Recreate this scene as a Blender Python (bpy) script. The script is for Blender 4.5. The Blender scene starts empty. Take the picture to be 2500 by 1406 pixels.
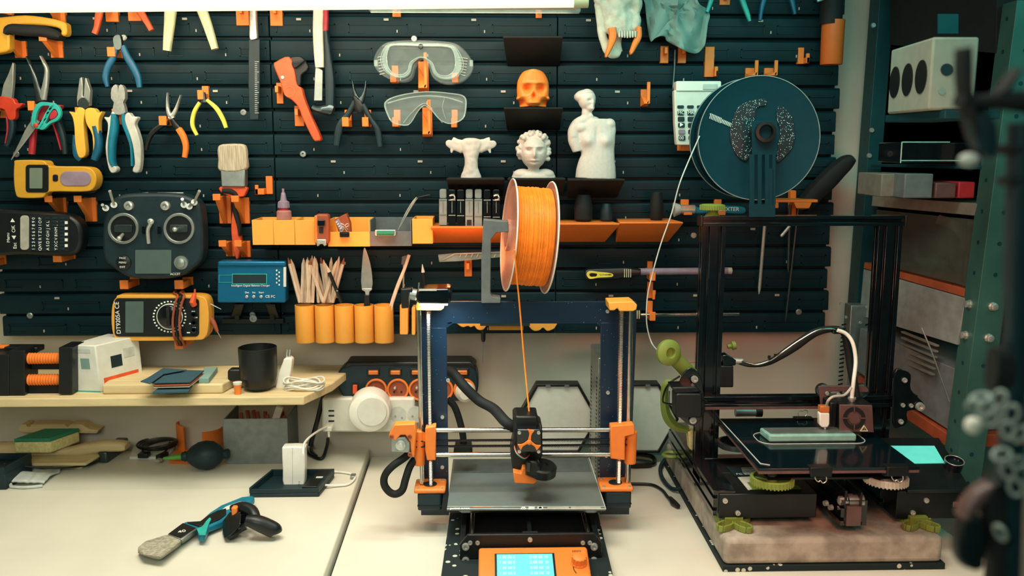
import bpy, bmesh, math, random
from mathutils import Vector, Matrix, noise
R_ = math.radians
random.seed(7)
COL = bpy.context.scene.collection
F = 2200.0
PITCH = R_(8.86); YAW = R_(1.5)
CAM = Vector((0, 0, .63))
ROT = Matrix.Rotation(-YAW, 3, 'Z') @ Matrix.Rotation(math.pi/2 - PITCH, 3, 'X')
def ray(px, py): return ROT @ Vector(((px-1250)/F, -(py-703)/F, -1))
def P(px, py, Y):                       # measured image point -> point at distance Y from the camera plane
    d = ray(px, py); return CAM + d*(Y/d.y)
def G(px, py, z=0.0):                   # measured image point -> point at height z
    d = ray(px, py); return CAM + d*((z-CAM.z)/d.z)
def S(px, py, Y): return (P(px+1, py, Y)-P(px, py, Y)).length
YB = 1.738                              # front of the slatted wall panels
YW = 1.80                               # wall

# ---------------------------------------------------------------- materials
def lin(c): return c/12.92 if c <= .04045 else ((c+.055)/1.055)**2.4
def hx(h): return tuple(lin(int(h[i:i+2], 16)/255) for i in (0, 2, 4)) + (1,)
MT = {}
def mat(n, h, rough=.5, metal=0, var=.12, scale=60, bump=0, emit=0, alpha=1, trans=0, spec=.5, coat=0, stretch=None, h2=None, ior=1.45):
    m = bpy.data.materials.new(n); m.use_nodes = True; MT[n] = m
    nt = m.node_tree; b = nt.nodes['Principled BSDF']
    tc = nt.nodes.new('ShaderNodeTexCoord'); src = tc.outputs['Object']
    if stretch:
        mp = nt.nodes.new('ShaderNodeMapping'); mp.inputs['Scale'].default_value = stretch
        nt.links.new(src, mp.inputs['Vector']); src = mp.outputs['Vector']
    nz = nt.nodes.new('ShaderNodeTexNoise'); nz.inputs['Scale'].default_value = scale; nz.inputs['Detail'].default_value = 4
    nt.links.new(src, nz.inputs['Vector'])
    rp = nt.nodes.new('ShaderNodeValToRGB'); c = hx(h)
    c1 = hx(h2) if h2 else tuple(min(1, v*(1+var)) for v in c[:3])+(1,)
    c0 = c if h2 else tuple(v*(1-var) for v in c[:3])+(1,)
    rp.color_ramp.elements[0].position = .35; rp.color_ramp.elements[1].position = .65
    rp.color_ramp.elements[0].color = c0; rp.color_ramp.elements[1].color = c1
    nt.links.new(nz.outputs['Fac'], rp.inputs['Fac']); nt.links.new(rp.outputs['Color'], b.inputs['Base Color'])
    b.inputs['Roughness'].default_value = rough; b.inputs['Metallic'].default_value = metal
    b.inputs['Specular IOR Level'].default_value = spec; b.inputs['IOR'].default_value = ior
    if coat: b.inputs['Coat Weight'].default_value = coat
    if trans: b.inputs['Transmission Weight'].default_value = trans
    if alpha < 1: b.inputs['Alpha'].default_value = alpha
    if emit:
        b.inputs['Emission Color'].default_value = c; b.inputs['Emission Strength'].default_value = emit
    if bump:
        bp = nt.nodes.new('ShaderNodeBump'); bp.inputs['Strength'].default_value = bump; bp.inputs['Distance'].default_value = .002
        nt.links.new(nz.outputs['Fac'], bp.inputs['Height']); nt.links.new(bp.outputs['Normal'], b.inputs['Normal'])
    return m
mat('spool_teal', '08303a', .6, var=.05, spec=.15)
mat('orange_dark', 'cf6426', .5, var=.03)
mat('panel', '04252d', .5, bump=.05, scale=30, spec=.25)
mat('wall', 'c6c0b2', .8, var=.05, scale=6)
mat('wall_r', '57807a', .8, var=.05, scale=6)
mat('desk', 'd3cebf', .42, var=.03, scale=9)
mat('desk_edge', '9fb3ad', .5, var=.05)
mat('orange', 'e67c30', .5, var=.025, scale=120)
mat('amber', 'efa645', .5, var=.02, scale=90)
mat('black', '0c1214', .4, var=.2)
mat('black_gloss', '0b1014', .15, var=.2, coat=.4)
mat('black_matte', '0a1012', .75, var=.3)
mat('dark_teal', '0b262e', .5)
mat('slate', '5d6567', .5)
mat('grey', '7d8583', .5)
mat('light_grey', 'b9bdb6', .5)
mat('steel', 'c2c6c0', .3, .65, var=.1, scale=200)
mat('dark_steel', '4e5a5c', .35, .9)
mat('blade', '9aa19c', .33, .55, var=.1)
mat('white', 'd2d2c8', .5, var=.04)
mat('white_gloss', 'e6e4da', .25, var=.03)
mat('pla_white', 'cfc5be', .55, var=.04, scale=200, bump=.06)
mat('bone', 'b9bdae', .65, var=.12, scale=90, bump=.4)
mat('cream', 'c8c9a0', .5, var=.06)
mat('red', 'b8371f', .45)
mat('red_orange', 'd9552a', .45)
mat('crimson', 'a32b35', .45)
mat('blue', '0f5576', .4)
mat('blue_teal', '14718b', .4)
mat('teal', '2aa39b', .4)
mat('teal_cloth', '76948d', .85, var=.1, scale=14, bump=.3)
mat('yellow', 'dcae44', .45, var=.04)
mat('meter_yellow', 'e0a040', .45, var=.03)
mat('pale_yellow', 'd9cf52', .45)
mat('mustard', 'cf9a2e', .45, var=.03)
mat('charger_blue', '0f6690', .35, .4, var=.04)
mat('green', '76863a', .5, var=.05)
mat('green_bright', '4b8f3a', .5)
mat('wood', 'cdb88c', .6, var=.1, scale=14, stretch=(1, 8, 8))
mat('pencil_wood', 'd9bfa6', .6, var=.14, scale=40, stretch=(9, 9, 1))
mat('bristle', 'b8ad98', .9, var=.3, scale=60, bump=.9, stretch=(10, 10, .5))
mat('bristle_d', '9a9482', .9, var=.3, scale=200, bump=.9)
mat('lcd_off', '6f7f72', .3, var=.04)
mat('lcd_dim', '4f605c', .3, var=.04)
mat('lcd_on', '5ccfc4', .4, emit=.42, var=.05)
mat('lcd_ink', '8fdcd0', .4, emit=.4)
mat('tube_light', 'fff0d4', .5, emit=1.0)
mat('led_white', 'f4fff8', .5, emit=14)
mat('ink_white', 'e8ece4', .5)
mat('ink_black', '101414', .5)
mat('clear', 'cfe4df', .08, alpha=.09, spec=.8)
mat('clear_edge', 'a9c4be', .12, alpha=.38, spec=.8)
mat('glass_edge', '8fc0b4', .15, alpha=.8)
mat('flange', 'd99a84', .2, alpha=.5, spec=.8)
mat('filament', 'f58a26', .4, var=.1)
mat('frame_blue', '0b1c2c', .33, .2, var=.1, scale=400)
mat('glass_dark', '06151b', .1, var=.1, spec=.6)
mat('hazy', '4a4f48', .5, alpha=.5)
mat('dim_box', '8f988b', .7, var=.05)
mat('dim_metal', '8c9690', .5, .3)
mat('bed', '626b69', .5, 0, var=.04)
mat('bed_mark', '4c5554', .5)
mat('rod', 'c9c2ba', .18, 1)
mat('aluminium', '9aa29f', .4, .8)
mat('concrete', '857c71', .95, var=.22, scale=38, bump=1, h2='aaa092')
mat('galv', '3f6d66', .5, .4, var=.15, scale=12)
mat('galv_dark', '17454c', .45, .4, var=.15, scale=12)
mat('card', '6f6c62', .8)
mat('sponge_y', 'd6cc90', .95, bump=.6, scale=220)
mat('sponge_g', '2f8166', .95, bump=.6, scale=300)
mat('paper', 'cfc8b8', .8)
mat('sand', '2a4b57', .95, bump=.4, scale=400)
mat('rust', '94492c', .6)
mat('bottle', 'c98c86', .3, alpha=.75)
mat('copper', 'd0743a', .35, .4, emit=.15)
mat('lettering', 'cfe9e2', .5)
mat('glitter', '0e3038', .35, var=.1)
mat('lilac', '8d7c8e', .4)
mat('pink_case', '5c4442', .4)
mat('tape_grey', 'a9a79b', .6)
# speckled foam and sparkle get their own voronoi speckles
def speckle(n, base, dot, scale, thr, rough=.8):
    m = mat(n, base, rough); nt = m.node_tree; b = nt.nodes['Principled BSDF']
    v = nt.nodes.new('ShaderNodeTexVoronoi'); v.inputs['Scale'].default_value = scale
    tc = nt.nodes.new('ShaderNodeTexCoord'); nt.links.new(tc.outputs['Object'], v.inputs['Vector'])
    sep = nt.nodes.new('ShaderNodeSeparateColor'); nt.links.new(v.outputs['Color'], sep.inputs['Color'])
    g = nt.nodes.new('ShaderNodeMath'); g.operation = 'GREATER_THAN'; g.inputs[1].default_value = thr
    nt.links.new(sep.outputs['Red'], g.inputs[0])
    d = nt.nodes.new('ShaderNodeMath'); d.operation = 'LESS_THAN'; d.inputs[1].default_value = .4
    nt.links.new(v.outputs['Distance'], d.inputs[0])
    mu = nt.nodes.new('ShaderNodeMath'); mu.operation = 'MULTIPLY'
    nt.links.new(g.outputs[0], mu.inputs[0]); nt.links.new(d.outputs[0], mu.inputs[1])
    mx = nt.nodes.new('ShaderNodeMix'); mx.data_type = 'RGBA'
    mx.inputs[6].default_value = hx(base); mx.inputs[7].default_value = hx(dot)
    nt.links.new(mu.outputs[0], mx.inputs[0]); nt.links.new(mx.outputs[2], b.inputs['Base Color'])
speckle('foam', '0b1c1e', 'b9c0b2', 110, .84)
speckle('sparkle', '0a2329', 'b9d8d4', 700, .8, .4)
speckle('board_speck', '10253a', '6f95a5', 700, .994, .3)

# ---------------------------------------------------------------- mesh builder
def cr(pts, k=5, closed=False):          # Catmull-Rom through tuples of any length
    n = len(pts); out = []
    rng = range(n) if closed else range(n-1)
    for i in rng:
        g = lambda j: pts[j % n] if closed else pts[max(0, min(n-1, j))]
        a, b, c, d = g(i-1), g(i), g(i+1), g(i+2)
        for s in range(k):
            t = s/k
            out.append(tuple(.5*((2*b[q])+(-a[q]+c[q])*t+(2*a[q]-5*b[q]+4*c[q]-d[q])*t*t+(-a[q]+3*b[q]-3*c[q]+d[q])*t**3) for q in range(len(b))))
    if not closed: out.append(tuple(pts[-1]))
    return out
def rr(x0, y0, x1, y1, r, n=4):          # rounded rectangle outline
    out = []
    for cx, cy, a in ((x1-r, y1-r, 0), (x0+r, y1-r, 90), (x0+r, y0+r, 180), (x1-r, y0+r, 270)):
        for i in range(n+1):
            t = R_(a+90*i/n); out.append((cx+r*math.cos(t), cy+r*math.sin(t)))
    return out
def circ(cx, cy, r, n=24, ry=None):
    return [(cx+r*math.cos(2*math.pi*i/n), cy+(ry or r)*math.sin(2*math.pi*i/n)) for i in range(n)]
def frame_of(axis):
    a = Vector(axis).normalized(); u = a.cross(Vector((0, 0, 1)))
    if u.length < 1e-3: u = a.cross(Vector((0, 1, 0)))
    u.normalize(); return a, u, a.cross(u)
class B:
    def __init__(s): s.bm = bmesh.new()
    def prism3(s, pts, vec):             # planar 3D polygon extruded along vec
        a = [s.bm.verts.new(p) for p in pts]; b = [s.bm.verts.new(Vector(p)+Vector(vec)) for p in pts]
        n = len(a); s.bm.faces.new(a); s.bm.faces.new(b[::-1])
        for i in range(n): s.bm.faces.new((a[i], b[i], b[(i+1) % n], a[(i+1) % n]))
        return s
    def pr(s, px, Y, t):                 # outline measured on the photo, front face at Y, thickness t
        return s.prism3([P(x, y, Y) for x, y in px], (0, t, 0))
    def rect(s, x0, y0, x1, y1, Y, t, r=0):
        return s.pr(rr(x0, y0, x1, y1, r) if r else [(x0, y0), (x1, y0), (x1, y1), (x0, y1)], Y, t)
    def ringp(s, outer, inner, Y, t):
        o = [P(x, y, Y) for x, y in outer]; i_ = [P(x, y, Y) for x, y in inner]
        V = [[s.bm.verts.new(p+Vector((0, d, 0))) for p in L] for L, d in ((o, 0), (i_, 0), (i_, t), (o, t))]
        n = len(o)
        for k in range(4):
            A, C = V[k], V[(k+1) % 4]
            for j in range(n): s.bm.faces.new((A[j], A[(j+1) % n], C[(j+1) % n], C[j]))
        return s
    def box(s, a, b):
        x0, y0, z0 = a; x1, y1, z1 = b
        return s.prism3([(x0, y0, z0), (x1, y0, z0), (x1, y0, z1), (x0, y0, z1)], (0, y1-y0, 0))
    def obox(s, c, size, m=None):        # box centred at c, rotated by 3x3 matrix m
        m = m or Matrix.Identity(3); hx_, hy, hz = [v/2 for v in size]; c = Vector(c)
        q = [c+m @ Vector(v) for v in ((-hx_, -hy, -hz), (hx_, -hy, -hz), (hx_, -hy, hz), (-hx_, -hy, hz))]
        return s.prism3(q, m @ Vector((0, 2*hy, 0)))
    def hull(s, pts):
        vs = [s.bm.verts.new(p) for p in pts]
        bmesh.ops.convex_hull(s.bm, input=vs); return s
    def tube(s, pts, r, n=10, closed=False, k=0):
        pts = [Vector(p) for p in pts]; N = len(pts)
        rad = r if isinstance(r, (list, tuple)) else [r]*N
        if k:
            q = cr([tuple(p)+(w,) for p, w in zip(pts, rad)], k, closed)
            pts = [Vector(v[:3]) for v in q]; rad = [v[3] for v in q]; N = len(pts)
        u = None; rings = []
        for i in range(N):
            a = pts[(i+1) % N if closed else min(N-1, i+1)] - pts[(i-1) % N if closed else max(0, i-1)]
            a = a.normalized() if a.length > 1e-9 else Vector((0, 0, 1))
            if u is None: _, u, _ = frame_of(a)
            u = (u - a*u.dot(a)); u = u.normalized() if u.length > 1e-6 else frame_of(a)[1]
            v = a.cross(u)
            rings.append([s.bm.verts.new(pts[i]+(u*math.cos(2*math.pi*j/n)+v*math.sin(2*math.pi*j/n))*rad[i]) for j in range(n)])
        for i in range(N if closed else N-1):
            A, C = rings[i], rings[(i+1) % N]
            for j in range(n): s.bm.faces.new((A[j], A[(j+1) % n], C[(j+1) % n], C[j]))
        if not closed: s.bm.faces.new(rings[0][::-1]); s.bm.faces.new(rings[-1])
        return s
    def cyl(s, a, b, r, n=20, r2=None):
        return s.tube([a, b], [r, r if r2 is None else r2], n)
    def lathe(s, base, axis, prof, n=28):   # prof: (height, radius)
        a, u, v = frame_of(axis); base = Vector(base); rings = []
        for h, r in prof:
            rings.append([s.bm.verts.new(base+a*h+(u*math.cos(2*math.pi*j/n)+v*math.sin(2*math.pi*j/n))*max(r, 1e-5)) for j in range(n)])
        for A, C in zip(rings, rings[1:]):
            for j in range(n): s.bm.faces.new((A[j], A[(j+1) % n], C[(j+1) % n], C[j]))
        s.bm.faces.new(rings[0][::-1]); s.bm.faces.new(rings[-1]); return s
    def ell(s, c, rad, m=None, sub=3):
        M = Matrix.Translation(Vector(c)) @ (m.to_4x4() if m else Matrix.Identity(4)) @ Matrix.Diagonal(Vector(tuple(rad)+(1,)))
        bmesh.ops.create_icosphere(s.bm, subdivisions=sub, radius=1, matrix=M); return s
    def rib(s, px, Y, th, k=5, n=12, sq=.7):   # flattened bar along measured (x, y, width) points
        q = cr(px, k) if k else px; N = len(q); rings = []
        for i in range(N):
            p = P(q[i][0], q[i][1], Y); a = P(*q[min(N-1, i+1)][:2], Y)-P(*q[max(0, i-1)][:2], Y)
            a = a.normalized() if a.length > 1e-9 else Vector((1, 0, 0))
            u = a.cross(Vector((0, 1, 0))); w = q[i][2]*.5*S(q[i][0], q[i][1], Y); t = th if not isinstance(th, tuple) else th[0]+(th[1]-th[0])*i/(N-1)
            ring = []
            for j in range(n):
                c, d = math.cos(2*math.pi*(j+.5)/n), math.sin(2*math.pi*(j+.5)/n)
                c = math.copysign(abs(c)**sq, c); d = math.copysign(abs(d)**sq, d)
                ring.append(s.bm.verts.new(p+u*w*c+Vector((0, t*.5*d, 0))))
            rings.append(ring)
        for A, C in zip(rings, rings[1:]):
            for j in range(n): s.bm.faces.new((A[j], A[(j+1) % n], C[(j+1) % n], C[j]))
        s.bm.faces.new(rings[0][::-1]); s.bm.faces.new(rings[-1]); return s
    def put(s, name, m, par=None, bev=0, seg=2, flat=False, sub=0, disp=None, **tags):
        bmesh.ops.recalc_face_normals(s.bm, faces=s.bm.faces[:])
        me = bpy.data.meshes.new(name); s.bm.to_mesh(me); s.bm.free()
        return link(name, me, m, par, bev, seg, flat, sub, **tags)
WM = {}
def link(name, me, m, par=None, bev=0, seg=2, flat=False, sub=0, **tags):
    me.materials.append(MT[m] if isinstance(m, str) else m)
    if not flat:
        me.shade_smooth(); me.set_sharp_from_angle(angle=R_(38))
    o = bpy.data.objects.new(name, me); COL.objects.link(o)
    if par is None:
        xs = [v.co for v in me.vertices]
        c = Vector(((min(v.x for v in xs)+max(v.x for v in xs))/2, (min(v.y for v in xs)+max(v.y for v in xs))/2, min(v.z for v in xs)))
        me.transform(Matrix.Translation(-c)); o.location = c; WM[o.name] = c
    else:
        o.parent = par; o.matrix_parent_inverse = Matrix.Translation(-WM[par.name]); WM[o.name] = Vector((0, 0, 0))
    if bev:
        b = o.modifiers.new('bevel', 'BEVEL'); b.width = bev; b.segments = seg; b.limit_method = 'ANGLE'; b.angle_limit = R_(40)
    if sub:
        b = o.modifiers.new('sub', 'SUBSURF'); b.levels = sub; b.render_levels = sub
    tag(o, **tags); return o
def tag(o, label=None, cat=None, group=None, kind=None):
    if label: o['label'] = label
    if cat: o['category'] = cat
    if group: o['group'] = group
    if kind: o['kind'] = kind
def thing(name, label, cat, at, group=None):
    o = bpy.data.objects.new(name, None); COL.objects.link(o); o.empty_display_size = .02
    o.location = at; WM[o.name] = Vector(at); tag(o, label, cat, group); return o
def dup(root, off, label=None, group=None):
    r = root.copy(); COL.objects.link(r); r.location = root.location+Vector(off)
    if label: r['label'] = label
    if group: r['group'] = group
    for ch in list(root.children):
        c = ch.copy(); COL.objects.link(c); c.parent = r
        for g in ch.children:
            d = g.copy(); COL.objects.link(d); d.parent = c
    return r
def text(name, s, at, h, m, par, rot=(90, 0, 0), al='CENTER', label=None, sx=1):
    cu = bpy.data.curves.new('t', 'FONT'); cu.body = s; cu.size = h; cu.align_x = al; cu.align_y = 'CENTER'; cu.extrude = h*.02
    o = bpy.data.objects.new('t', cu); COL.objects.link(o)
    me = bpy.data.meshes.new_from_object(o); bpy.data.objects.remove(o)
    M = Matrix.Translation(at) @ (Matrix.Rotation(R_(rot[2]), 4, 'Z') @ Matrix.Rotation(R_(rot[1]), 4, 'Y') @ Matrix.Rotation(R_(rot[0]), 4, 'X')) @ Matrix.Diagonal((sx, 1, 1, 1))
    me.transform(M); me.name = name
    return link(name, me, m, par, flat=True)
def sculpt(blobs, Y, vox=.0016, smooth=6, bumps=(), seed=0, rough=0, cut=None):
    # blobs: (x, y, w, rx, ry, rw, angle) measured in px, w = depth in px towards the wall
    b = B()
    for bl in blobs:
        if bl[0] == 'rib': b.rib(bl[1], Y, tuple(v*S(bl[1][0][0], bl[1][0][1], Y) for v in bl[2]), n=20, sq=1); continue
        x, y, w, rx, ry, rw = bl[:6]; ang = bl[6] if len(bl) > 6 else 0
        k = S(x, y, Y); c = P(x, y, Y)+Vector((0, w*k, 0))
        b.ell(c, (rx*k, rw*k, ry*k), Matrix.Rotation(R_(ang), 3, 'Y'))
    me = bpy.data.meshes.new('tmp'); b.bm.to_mesh(me); b.bm.free()
    if cut:
        for v in me.vertices: pass
    o = bpy.data.objects.new('tmp', me); COL.objects.link(o)
    r = o.modifiers.new('r', 'REMESH'); r.mode = 'VOXEL'; r.voxel_size = vox; r.adaptivity = 0
    s = o.modifiers.new('s', 'SMOOTH'); s.iterations = smooth; s.factor = .5
    bpy.context.view_layer.update()
    dg = bpy.context.evaluated_depsgraph_get()
    m2 = bpy.data.meshes.new_from_object(o.evaluated_get(dg))
    bpy.data.objects.remove(o)
    for (x, y, rx, ry, amt) in bumps:      # push the front surface by amt px (+ out, - in)
        k = S(x, y, Y); c = P(x, y, Y)
        ys = sorted(v.co.y for v in m2.vertices); ymid = (ys[0]+ys[-1])/2
        for v in m2.vertices:
            if v.co.y < ymid:
                e = ((v.co.x-c.x)/(rx*k))**2+((v.co.z-c.z)/(ry*k))**2
                if e < 6: v.co.y -= amt*k*math.exp(-e)
    if rough:
        k = S(1500, 200, Y)
        for v in m2.vertices:
            q = v.co*rough; v.co += v.normal*noise.noise(q)*seed*k
    return m2
def copy_m(px0, px1, Y): return P(*px1, Y)-P(*px0, Y)
# ================================================================ SETTING
B().box((-1.6, YW, -.9), (1.5, YW+.05, 1.5)).put('wall_back', 'wall', kind='structure')
B().box((1.45, -.6, -.9), (1.5, YW, 1.5)).put('wall_right', 'wall_r', kind='structure')
B().box((-1.65, -.6, -.9), (-1.6, YW, 1.5)).put('wall_left', 'wall', kind='structure')
B().box((-1.6, -.6, -.85), (1.5, YW, -.8)).put('floor', 'galv_dark', kind='structure')
# worktops
ZL = .018
a0 = G(904, 1088, ZL); a1 = G(790, 1406, ZL); d = (a1-a0)/(a1.y-a0.y)
e1 = a0+d*(.4-a0.y)
b = B(); b.prism3([(-1.55, YW-.012, ZL-.03), (a0.x, YW-.012, ZL-.03), (e1.x, .4, ZL-.03), (-1.55, .4, ZL-.03)], (0, 0, .03))
b.put('worktop', 'desk', None, .002, label='cream raised worktop on the left that the brush and clamp lie on', cat='desk')
b = B(); b.prism3([(a0.x+.004, YW-.012, -.03), (.72, YW-.012, -.03), (.86, .4, -.03), (e1.x+.004, .4, -.03)], (0, 0, .03))
b.put('worktop', 'desk', None, .002, label='cream lower worktop on the right carrying both printers', cat='desk')

# ================================================================ SLATTED WALL PANELS
X0 = P(7, 819, YB).x; X3 = P(2014, 819, YB).x; ZB = P(1000, 819, YB).z
PIT = .0435; NS = [9, 8]
cols = [X0+(X3-X0)*i/3 for i in range(4)]
pl = [['lower left', 'lower middle', 'lower right'], ['upper left', 'upper middle', 'upper right']]
where = [['behind the multimeter', 'behind the pencil tubes and middle shelves', 'behind the long screwdriver'],
         ['behind the row of pliers', 'behind the goggles', 'behind the big black filament spool']]
z = ZB
for r in range(2):
    for c in range(3):
        xa, xb = cols[c]+.001, cols[c+1]-.001
        t = thing('wall_panel', 'dark teal slatted plastic wall panel, %s, %s' % (pl[r][c], where[r][c]), 'wall panel', ((xa+xb)/2, YB+.02, z), 'dark slatted tool wall panels')
        b = B(); b.box((xa, YB+.016, z), (xb, YB+.022, z+PIT*NS[r]))
        for s in range(NS[r]):
            zz = z+s*PIT; jx = .005*(s % 2) if c == 2 else 0; jl = .003*(s % 2) if c == 0 else 0
            b.prism3([(xa-jl, YB+.018, zz+.003), (xa-jl, YB+.001, zz+.003), (xa-jl, YB, zz+.005), (xa-jl, YB+.0016, zz+PIT-.005), (xa-jl, YB+.005, zz+PIT-.002), (xa-jl, YB+.018, zz+PIT-.002)], (xb-xa+jx+jl, 0, 0))
        b.put('slat_board', 'panel', t, .0007)
        b = B()
        for s in range(NS[r]):
            zz = z+s*PIT; n = 4; w = (xb-xa)/n
            for k in range(n):
                x = xa+w*(k+.5*(s % 2))+.012
                x2 = min(x+w-.024, xb-.006)
                if x2-x < .03: continue
                zz0, zz1 = zz+.010, zz+.026
                for (p, q, u, v) in ((x, x2, zz1-.002, zz1), (x, x+.002, zz0, zz1), (x2-.002, x2, zz0, zz1), (x, x+.03, zz0, zz0+.0015)):
                    b.box((p, YB-.0012, u), (q, YB+.006, v))
        b.put('raised_pad', 'panel', t, 0, kind='stuff')
        for k, (fx, fz) in enumerate(((.1, .11), (.9, .11), (.1, .9), (.9, .9), (.5, .5))):
            p = Vector((xa+(xb-xa)*fx, YB, z+PIT*NS[r]*fz))
            B().lathe(p+Vector((0, .003, 0)), (0, -1, 0), [(0, .006), (.003, .006), (.004, .0048), (.0041, .0022), (.0025, .0018)], 16).put('screw', 'aluminium', t)
        b = B(); rnd = random.Random(r*3+c)
        for s in range(NS[r]):
            zz = z+s*PIT
            for k in range(3):
                x = xa+(xb-xa)*(k+.33+.33*(s % 2)+rnd.random()*.04)/3.3
                if s % 3 == 1: b.obox((x, YB-.0006, zz+.034), (.009, .002, .004))
                b.obox((x+.02, YB-.0006, zz+.013), (.002, .002, .005))
        b.put('glint_clip', 'tape_grey', t, kind='stuff')  # clip nubs, their pale colour imitates bright glints
    z += PIT*NS[r]

# ================================================================ ORANGE HOOKS
HG = 'orange plastic hooks clipped into the wall panels'
def hook(x0, y0, x1, y1, kind, label, tip=0, m='orange', reach=None):
    """plate rectangle measured on the photo, kind of arm"""
    b = B(); k = S(x0, y0, YB); w = (x1-x0)*k; c0 = P(x0, y1, YB-.004); c1 = P(x1, y0, YB-.004)
    xa, xb, zb, zt = c0.x, c1.x, c0.z, c1.z
    b.box((xa, YB-.004, zb), (xb, YB+.008, zt))
    xm = (xa+xb)/2
    if kind == 'bracket':       # triangular arm that carries a tool lying on it
        L = reach or .05
        b.prism3([(xm-.004, YB, zb+.004), (xm-.004, YB, zt), (xm-.004, YB-L, zt), (xm-.004, YB-L, zt-.006), (xm-.004, YB-.006, zb)], (.008, 0, 0))
        b.box((xm-.007, YB-L-.004, zt-.006), (xm+.007, YB-L, zt+.006))
    elif kind == 'peg':         # short arm from the foot of the plate, square end block
        L = reach or .035; q = min(w, .016)
        b.box((xm-q/2, YB-L, zb), (xm+q/2, YB, zb+.012)); b.box((xm-q/2, YB-L-.005, zb), (xm+q/2, YB-L, zb+.017))
    elif kind == 'jay':         # J shaped: sideways foot turned towards the viewer
        L = reach or .02; s = -1 if tip < 0 else 1; xe = xb if s > 0 else xa; ww = abs(tip)*k
        b.box((min(xe, xe+s*ww), YB-L, zb), (max(xe, xe+s*ww), YB, zb+.011))
        b.box((min(xe+s*(ww-.006), xe+s*ww), YB-L, zb), (max(xe+s*(ww-.006), xe+s*ww), YB-L+.006, zb+.018))
    elif kind == 'horn':        # peg that sweeps up to one side
        L = reach or .03; s = 1
        b.hull([Vector(v) for v in ((xa, YB-.004, zb), (xb, YB-.004, zb), (xa, YB-.004, zt-.01), (xb-.003, YB-L, zb+.004), (xb, YB-L, zb+.012), (xa+.003, YB-L, zb+.004))])
        b.box((xb-.006, YB-L, zb+.004), (xb, YB-L+.006, zt+.012))
    elif kind == 'bar':
        L = reach or .018
        b.box((xm-.003, YB-L, (zb+zt)/2), (xm+.003, YB, (zb+zt)/2+.012))
    return b.put('hook', m, None, .0008, label=label, cat='hook', group=HG)
H = hook
H(0, 12, 26, 38, 'bracket', 'orange hook above the yellow saw handle, cut by the left edge of the photo')
H(128, 12, 156, 55, 'bracket', 'orange hook above the right end of the yellow saw handle')
H(36, 100, 62, 141, 'bracket', 'orange bracket hook under the left part of the black saw grip')
H(124, 100, 151, 141, 'bracket', 'orange bracket hook under the right part of the black saw grip')
H(258, 8, 286, 53, 'bar', 'orange hook between the orange red plier handles, the left of two')
H(313, 8, 342, 51, 'bar', 'orange hook between the orange red plier handles, the right of two')
H(577, 8, 606, 62, 'bar', 'orange hook left of the chrome tipped rule near the light tube')
H(660, 8, 688, 63, 'bar', 'orange hook right of the chrome tipped rule near the light tube')
H(278, 122, 297, 142, 'peg', 'small orange hook holding the dark blue cutters by the joint', reach=.03)
H(494, 210, 508, 245, 'peg', 'orange hook the small yellow handled pliers hang on', reach=.03)
H(402, 290, 420, 307, 'peg', 'orange hook holding the black and orange long nose pliers', reach=.03)
H(282, 262, 300, 304, 'bar', 'orange hook behind the joint of the grey and blue side cutters', reach=.03)
H(195, 258, 210, 300, 'bar', 'orange hook behind the joint of the yellow and blue pliers', reach=.03)
H(94, 252, 110, 272, 'peg', 'orange hook holding the teal scissors and the bent nose pliers', reach=.04)
H(0, 252, 16, 288, 'bar', 'orange hook at the red pliers cut by the left edge', reach=.02)
H(650, 430, 664, 474, 'jay', 'empty small orange J hook above the orange bins', tip=-22)
H(140, 482, 160, 526, 'bracket', 'orange bracket hook under the yellow wall detector, left of two')
H(208, 482, 232, 541, 'bracket', 'orange bracket hook under the yellow wall detector, right of two')
H(536, 478, 562, 546, 'bracket', 'orange bracket hook above the middle of the hanging flat brush, left of two')
H(578, 482, 607, 546, 'bracket', 'orange bracket hook above the middle of the hanging flat brush, right of two')
H(552, 588, 572, 626, 'bracket', 'lower orange bracket hook left of the brush handle end')
H(588, 588, 610, 628, 'bracket', 'lower orange bracket hook right of the brush handle end')
H(0, 622, 12, 645, 'peg', 'orange peg hook under the keyboard label printer, cut by the left edge', reach=.05)
H(158, 612, 182, 632, 'peg', 'orange peg hook under the right end of the keyboard label printer', reach=.05)
H(318, 676, 338, 696, 'peg', 'orange peg hook under the radio transmitter, left of two', reach=.05)
H(446, 676, 470, 696, 'peg', 'orange peg hook under the radio transmitter, right of two', reach=.05)
H(280, 822, 300, 838, 'peg', 'orange peg hook under the yellow multimeter, left of two', reach=.05)
H(448, 822, 468, 838, 'peg', 'orange peg hook under the yellow multimeter, right of two', reach=.05)
H(676, 202, 690, 253, 'bar', 'orange hook left of the red pipe cutter head', reach=.03)
H(720, 258, 741, 308, 'bar', 'orange hook under the neck of the red pipe cutter', reach=.03)
H(842, 268, 858, 310, 'peg', 'orange peg hook left of the black pliers joint')
H(890, 268, 905, 310, 'peg', 'orange peg hook right of the black pliers joint')
H(957, 160, 972, 204, 'peg', 'orange peg hook under the left lens of the upper goggles')
H(1105, 178, 1120, 204, 'peg', 'orange peg hook under the right lens of the upper goggles')
H(962, 268, 977, 310, 'peg', 'orange peg hook under the left lens of the lower goggles')
H(1103, 268, 1117, 312, 'peg', 'orange peg hook under the right lens of the lower goggles')
H(1022, 150, 1046, 224, 'horn', 'long orange nose hook of the upper goggles', reach=.05)
H(1032, 262, 1055, 334, 'horn', 'long orange nose hook of the lower goggles', reach=.05)
H(958, 18, 978, 41, 'bar', 'small orange hook under the light tube left of the black shelf')
H(1308, 22, 1323, 44, 'bar', 'small orange hook under the light tube above the black shelf')
H(1564, 218, 1582, 260, 'horn', 'empty orange horn hook right of the white torso')
H(1612, 112, 1633, 154, 'bar', 'orange hook below the grey green cloth, left of two', reach=.02)
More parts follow.
